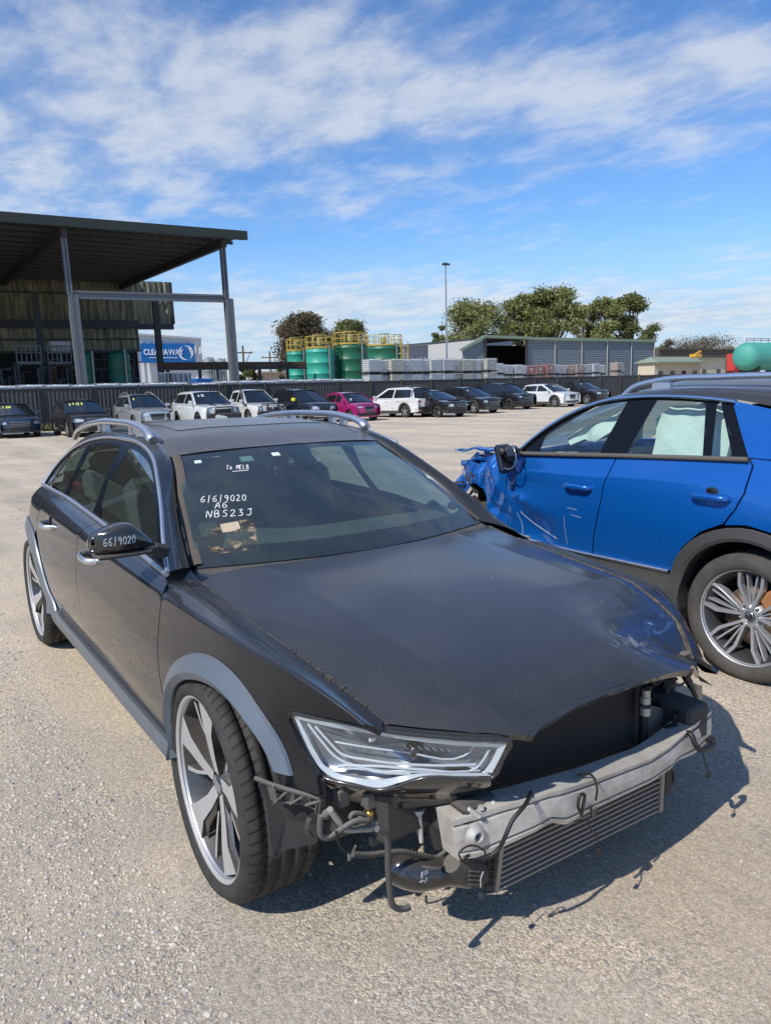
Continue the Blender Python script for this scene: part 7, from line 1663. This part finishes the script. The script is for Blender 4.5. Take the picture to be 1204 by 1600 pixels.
    for s in (-1, 1):
        panel('headlight', [(s*hi_, zh-hb_+.03), (s*(hi_+.02), zh-.12), (s*(wf_-.03), zh-.06), (s*(wf_-.01), zh-hb_+.01), (s*(wf_-.14), zh-hb_)], nf, lamp_c, o, .2, 0, (1, 0, 0), off=.016)
        panel('fog_recess', [(s*(wf_-.22), clear+.10), (s*(wf_-.05), clear+.12), (s*(wf_-.05), clear+.24), (s*(wf_-.20), clear+.22)], nf, grl, o, .2, 0, (1, 0, 0), off=.014)
    nr = lambda u, v: np.stack([-H2-.02+.26*np.abs(np.asarray(u)/(W_/2))**2.6+.06*np.clip(np.asarray(v)-.7, 0, 1), u, v], 1)
    panel('tailgate', [(-wf_, clear+.2), (wf_, clear+.2), (wf_, ztl-.04), (-wf_, ztl-.04)], nr, pm, o, .2, .02, (-1, 0, 0)); panel('rear_bumper', [(-wf_, clear), (wf_, clear), (wf_, clear+.30), (-wf_, clear+.30)], nr, lower or pm, o, .2, .02, (-1, 0, 0), off=.03)
    for s in (-1, 1): panel('tail_light', [(s*.52, ztl-.24), (s*(wf_-.0), ztl-.26), (s*(wf_-.0), ztl-.10), (s*.56, ztl-.14)], nr, lamp_r, o, .2, 0, (-1, 0, 0), off=.02)
    mb = MB(); q = nr(np.array([0.]), np.array([.75]))[0]; mb.box(q+[-.015, 0, 0], (.01, .40, .11)); mb.build('number_plate', mat('plate', (.6, .6, .58), .6), o)
    if rail:
        for s in (-1, 1):
            mb = MB(); mb.tube(smooth([(xr-.05, s*(yr-.03), H_-.06), (xr-.2, s*(yr-.03), H_-.005), (xre+.2, s*(yr-.03), H_-.005), (xre, s*(yr-.03), H_-.06)], 4), .022, 6); mb.build('roof_rail', rail, o)
    if extras: extras(o, dict(H2=H2, W=W_, H=H_, nf=nf, xc=xc, xr=xr, xre=xre, zc=zc, zh=zh, yr=yr, yb=yb, pm=pm, xf=xf, wr=wr, zsh=zsh, wfn=wfn))
    return o
def wmarks(o, d, txt, m=ymark, y=-.55, h=.10):
    "paint-marker scrawl across the top of the windscreen"
    def f(a, b_):
        t = b_; q = a; return (d['xc']+.28-.10*q*q+(d['xr']-d['xc']-.28)*t+.012, q*(d['yb']*.97*(1-t)+d['yr']*t), (d['zc']-.01)+(d['H']-.06-d['zc']+.01)*t+.03*(1-q*q)+.012)
    write('windscreen_marking', txt, f, y, .60, .16, .085, m, o, .030, (.7, 0, .7))
def ex_sedan(o, d): wmarks(o, d, '6 / 620', y=-.75)
def ex_dark(o, d):
    wmarks(o, d, 'SENT 22', y=-.70) if False else wmarks(o, d, '6 9 22 0', y=-.70)
    mb = MB(); n_ = 18; H2 = d['H2']; pl = []
    for k in range(n_): t = 2*math.pi*k/n_; c_, s_ = math.cos(t), math.sin(t); pl.append((.33*c_/max(abs(c_), abs(s_), .8)+.26, .13*s_+.60+.06*c_))
    mb.prism([(a, b_) for a, b_ in pl], H2+.10, H2+.15, axis=0); mb.build('hanging_panel', mat('white plastic panel', (.70, .70, .68), .6), o)
    for yy_, zz_ in ((.05, .59), (.27, .62), (.46, .64)): mb = MB(); mb.lathe([(0, .153), (.045, .153)], 12, axis='x', c=(H2, yy_, zz_)); mb.build('panel_hole', dark, o)
def ex_silver(o, d):
    mb = MB(); mb.box((d['H2']-.10, .52, .62), (.16, .36, .36), np.array([[.9, .1, .3], [-.1, 1, 0], [-.3, 0, .95]]), bev=.05); mb.build('broken_corner', mat('raw black plastic', (.03, .03, .03), .6), o)
    mb = MB(); mb.box((d['H2']-.02, .72, .62), (.22, .22, .42), np.array([[.9, .3, .2], [-.3, .9, 0], [-.2, 0, .95]]), bev=.06); mb.build('hanging_bumper', d['pm'], o)
    wmarks(o, d, '6', y=-.78)
def ex_jeep(o, d):
    for s in (-1, 1):
        G = [[(x, s*.18, float(d['zsh'](x))+.065), (x, s*.42, float(d['zsh'](x))+.058)] for x in np.linspace(d['H2']-.2, d['xc']+.25, 8)]; mb = MB(); mb.grid(G); mb.build('hood_stripe', gloss_k, o)
    mb = MB(); mb.box((d['H2']+.04, 0, .52), (.16, 1.75, .42), bev=.06); mb.tube([(d['H2']+.08, -.45, .70), (d['H2']+.10, -.42, 1.0), (d['H2']+.10, .42, 1.0), (d['H2']+.08, .45, .70)], .035, 8); mb.build('bull_bar', trim_k, o)
    mb = MB(); mb.prism([(-.10, .42), (.40, .34), (.50, .42), (.42, .56), (.0, .66), (-.12, .58)], d['H2']+.13, d['H2']+.18, axis=0); mb.xf(lambda a: a-np.array([0, .35, 0])).build('loose_panel', mat('white plastic panel', (.70, .70, .68), .6), o)
    mb = MB(); mb.tube([(d['xc']+.1, .86, 1.02), (d['xc']-.15, .86, 1.2), (d['xr'], .70, H_j-.1), (d['xr']+.02, .70, H_j+.18)], .05, 8); mb.box((d['xr']+.05, .70, H_j+.22), (.14, .10, .14), bev=.03); mb.build('snorkel', trim_k, o)
    mb = MB(); mb.lathe([(0, -.1), (.30, -.11), (.36, -.08), (.37, .08), (.30, .11), (0, .1)], 24, axis='x', c=(-d['H2']-.16, -.45, .98)); mb.build('spare_wheel', mat('dusty tan tyre', (.25, .20, .16), .8), o)
    wmarks(o, d, '6 22', wmark, y=-.7)
H_j = 1.76
def ex_ute(o, d):
    mb = MB(); mb.box((d['H2']+.08, 0, .55), (.16, 1.7, .30), bev=.05); mb.tube([(d['H2']+.12, -.62, .5), (d['H2']+.12, -.60, 1.04), (d['H2']+.12, .60, 1.04), (d['H2']+.12, .62, .5)], .04, 8)
    for y in (-.3, .3): mb.box((d['H2']+.12, y, .8), (.06, .06, .5))
    mb.build('bull_bar', trim_k, o)
    mb = MB(); mb.tube([(d['xc']+.25, -.90, .98), (d['xc']-.05, -.92, 1.1), (d['xr']+.05, -.74, d['H']-.08), (d['xr']+.05, -.74, d['H']+.18)], .055, 8); mb.box((d['xr']+.09, -.74, d['H']+.22), (.16, .12, .15), bev=.03); mb.build('snorkel', trim_k, o)
    mb = MB(); mb.add([(d['H2']+.045, -.06, .80), (d['H2']+.045, .06, .80), (d['H2']+.045, 0, .90)], [(0, 1, 2)]); mb.build('badge', chrome, o)
def ex_navy(o, d):
    mb = MB(); mb.box((d['xc']-.10, -(d['yb']+.14), d['zc']+.12), (.13, .22, .17), bev=.04); mb.build('yellow_mirror_cover', mat('bright yellow cover', (.80, .72, .03), .6), o)
    for s in (-1, 1):
        P = d['nf'](np.array([s*.34, s*.42, s*.70, s*.80]), np.array([.80, .50, .42, .60])); mb = MB(); mb.tube(smooth(P+[.02, 0, 0], 4), .028, 6); mb.build('chrome_blade', chrome, o)
    P = d['nf'](np.linspace(-.62, .62, 8), .33+.04*np.abs(np.linspace(-1, 1, 8))); mb = MB(); mb.tube(P+[.03, 0, 0], .03, 6); mb.build('bumper_strip', chrome, o)
def ex_pink(o, d): 
    mb = MB(); mb.box((d['xc']+.02, -.5, d['zc']+.15), (.005, .12, .12)); mb.build('sticker', wmark, o)
def ex_wrx(o, d):
    mb = MB(); x = (d['xc']+d['H2'])/2+.1; z = float(d['zsh'](x))+.05; mb.box((x, 0, z+.03), (.42, .62, .10), bev=.03); mb.box((x+.22, 0, z+.035), (.01, .50, .05), m=None); mb.build('hood_scoop', d['pm'], o)
    wmarks(o, d, '0', mat('blue marker', (.1, .4, .6), .6), y=-.8)
def ex_mark(o, d): wmarks(o, d, '6', wmark, y=-.8)
def ex_rr(o, d): wmarks(o, d, '6 22', y=-.2)
def ex_out(o, d):
    mb = MB(); mb.box((-d['H2']-.03, .0, .52), (.10, 1.5, .16), bev=.03); mb.build('torn_bumper', mat('raw black plastic', (.03, .03, .03), .6), o)
    mb = MB(); mb.box((-d['H2']+.04, .62, .40), (.06, .40, .06), np.array([[1, 0, 0], [0, .98, .2], [0, -.2, .98]])); mb.build('hanging_trim', mat('beige foam', (.5, .42, .25), .8), o)
car('sedan_car', 30, 679, 'dark blue hatchback with yellow windscreen writing, cut off by the left edge', (.012, .045, .10), 4.4, 1.80, 1.47, .86, 1.0, .85, .15, -1.4, -1.85, 1.05, 2.65, .33, extras=ex_sedan)
car('hatchback_car', 131, 677, 'dark grey hatchback with a holed white plastic panel hanging on its nose', (.018, .016, .020), 4.2, 1.80, 1.54, .92, 1.04, .85, .20, -1.35, -1.85, 1.12, 2.59, .34, extras=ex_dark)
car('suv_car', 232, 667, 'silver SUV with roof rails and a broken front corner', (.50, .53, .56), 4.64, 1.82, 1.70, .98, 1.12, .85, .15, -1.75, -2.10, 1.15, 2.70, .35, .5, rail=rim_s, extras=ex_silver)
car('suv_car', 333, 664, 'white SUV with black bonnet stripes and a loose panel on its bull bar', (.62, .65, .66), 4.8, 1.94, H_j, 1.08, 1.20, .95, .35, -1.75, -2.20, 1.22, 2.91, .38, 0, extras=ex_jeep, spokes=rim_k)
car('pickup_car', 408, 658, 'white dual cab pickup with black snorkel and bull bar', (.64, .65, .63), 5.2, 1.80, 1.78, 1.02, 1.16, 1.05, .50, -.95, -1.2, 1.2, 3.0, .38, 0, ute=True, extras=ex_ute)
car('suv_car', 488, 656, 'navy SUV with a bright yellow mirror cover', (.006, .010, .030), 4.7, 1.81, 1.73, 1.02, 1.14, .90, .25, -1.80, -2.15, 1.16, 2.67, .36, extras=ex_navy, rail=trim_k)
car('hatchback_car', 556, 653, 'small bright pink hatchback', (.42, .015, .17), 3.8, 1.66, 1.50, .92, 1.03, .80, .25, -1.20, -1.70, 1.08, 2.45, .29, .3, extras=ex_pink)
car('wagon_car', 646, 647, 'white wagon facing the fence with its torn rear bumper towards the yard', (.66, .66, .65), 4.8, 1.84, 1.67, .98, 1.10, .95, .30, -1.85, -2.15, 1.12, 2.74, .35, 0, rear_view=True, lower=clad, rail=trim_k, extras=ex_out, rz=8)
car('sedan_car', 696, 647, 'black sedan with a bonnet scoop, between the white wagon and a dark crossover', (.008, .010, .015), 4.6, 1.80, 1.47, .88, 1.0, .90, .15, -1.15, -1.75, 1.05, 2.65, .33, extras=ex_wrx, spokes=rim_k)
car('crossover_car', 749, 641, 'dark grey crossover with silver wheels, right of the scooped sedan', (.012, .013, .018), 4.45, 1.78, 1.58, .94, 1.06, .88, .20, -1.60, -2.0, 1.12, 2.64, .34, extras=ex_mark, lower=clad)
car('suv_car', 803, 635, 'black boxy SUV with silver lower bumper, left of the white SUV', (.006, .008, .013), 4.6, 1.90, 1.76, 1.06, 1.18, .98, .42, -1.85, -2.15, 1.20, 2.74, .38, rail=trim_k, spokes=rim_k)
car('suv_car', 872, 631, 'white SUV with raked black roofline at the right of the row', (.66, .67, .68), 4.36, 1.90, 1.63, 1.02, 1.14, .85, .15, -1.70, -2.0, 1.22, 2.66, .37, 0, lower=clad, extras=ex_rr)
car('suv_car', 922, 627, 'black SUV between the white SUV and the end of the row', (.007, .008, .010), 4.7, 1.92, 1.78, 1.08, 1.20, .92, .30, -1.85, -2.2, 1.22, 2.85, .38, extras=ex_mark)
car('wagon_car', 990, 622, 'dark wagon whose roof shows over the blue crossover', (.010, .012, .016), 4.8, 1.88, 1.66, 1.0, 1.12, .9, .25, -1.85, -2.15, 1.14, 2.75, .35, rail=rim_s)
car('van_car', 1052, 619, 'white car whose roof just shows over the blue crossover', (.66, .67, .68), 4.7, 1.88, 1.72, 1.0, 1.12, .9, .25, -1.85, -2.15, 1.14, 2.75, .35, 0)
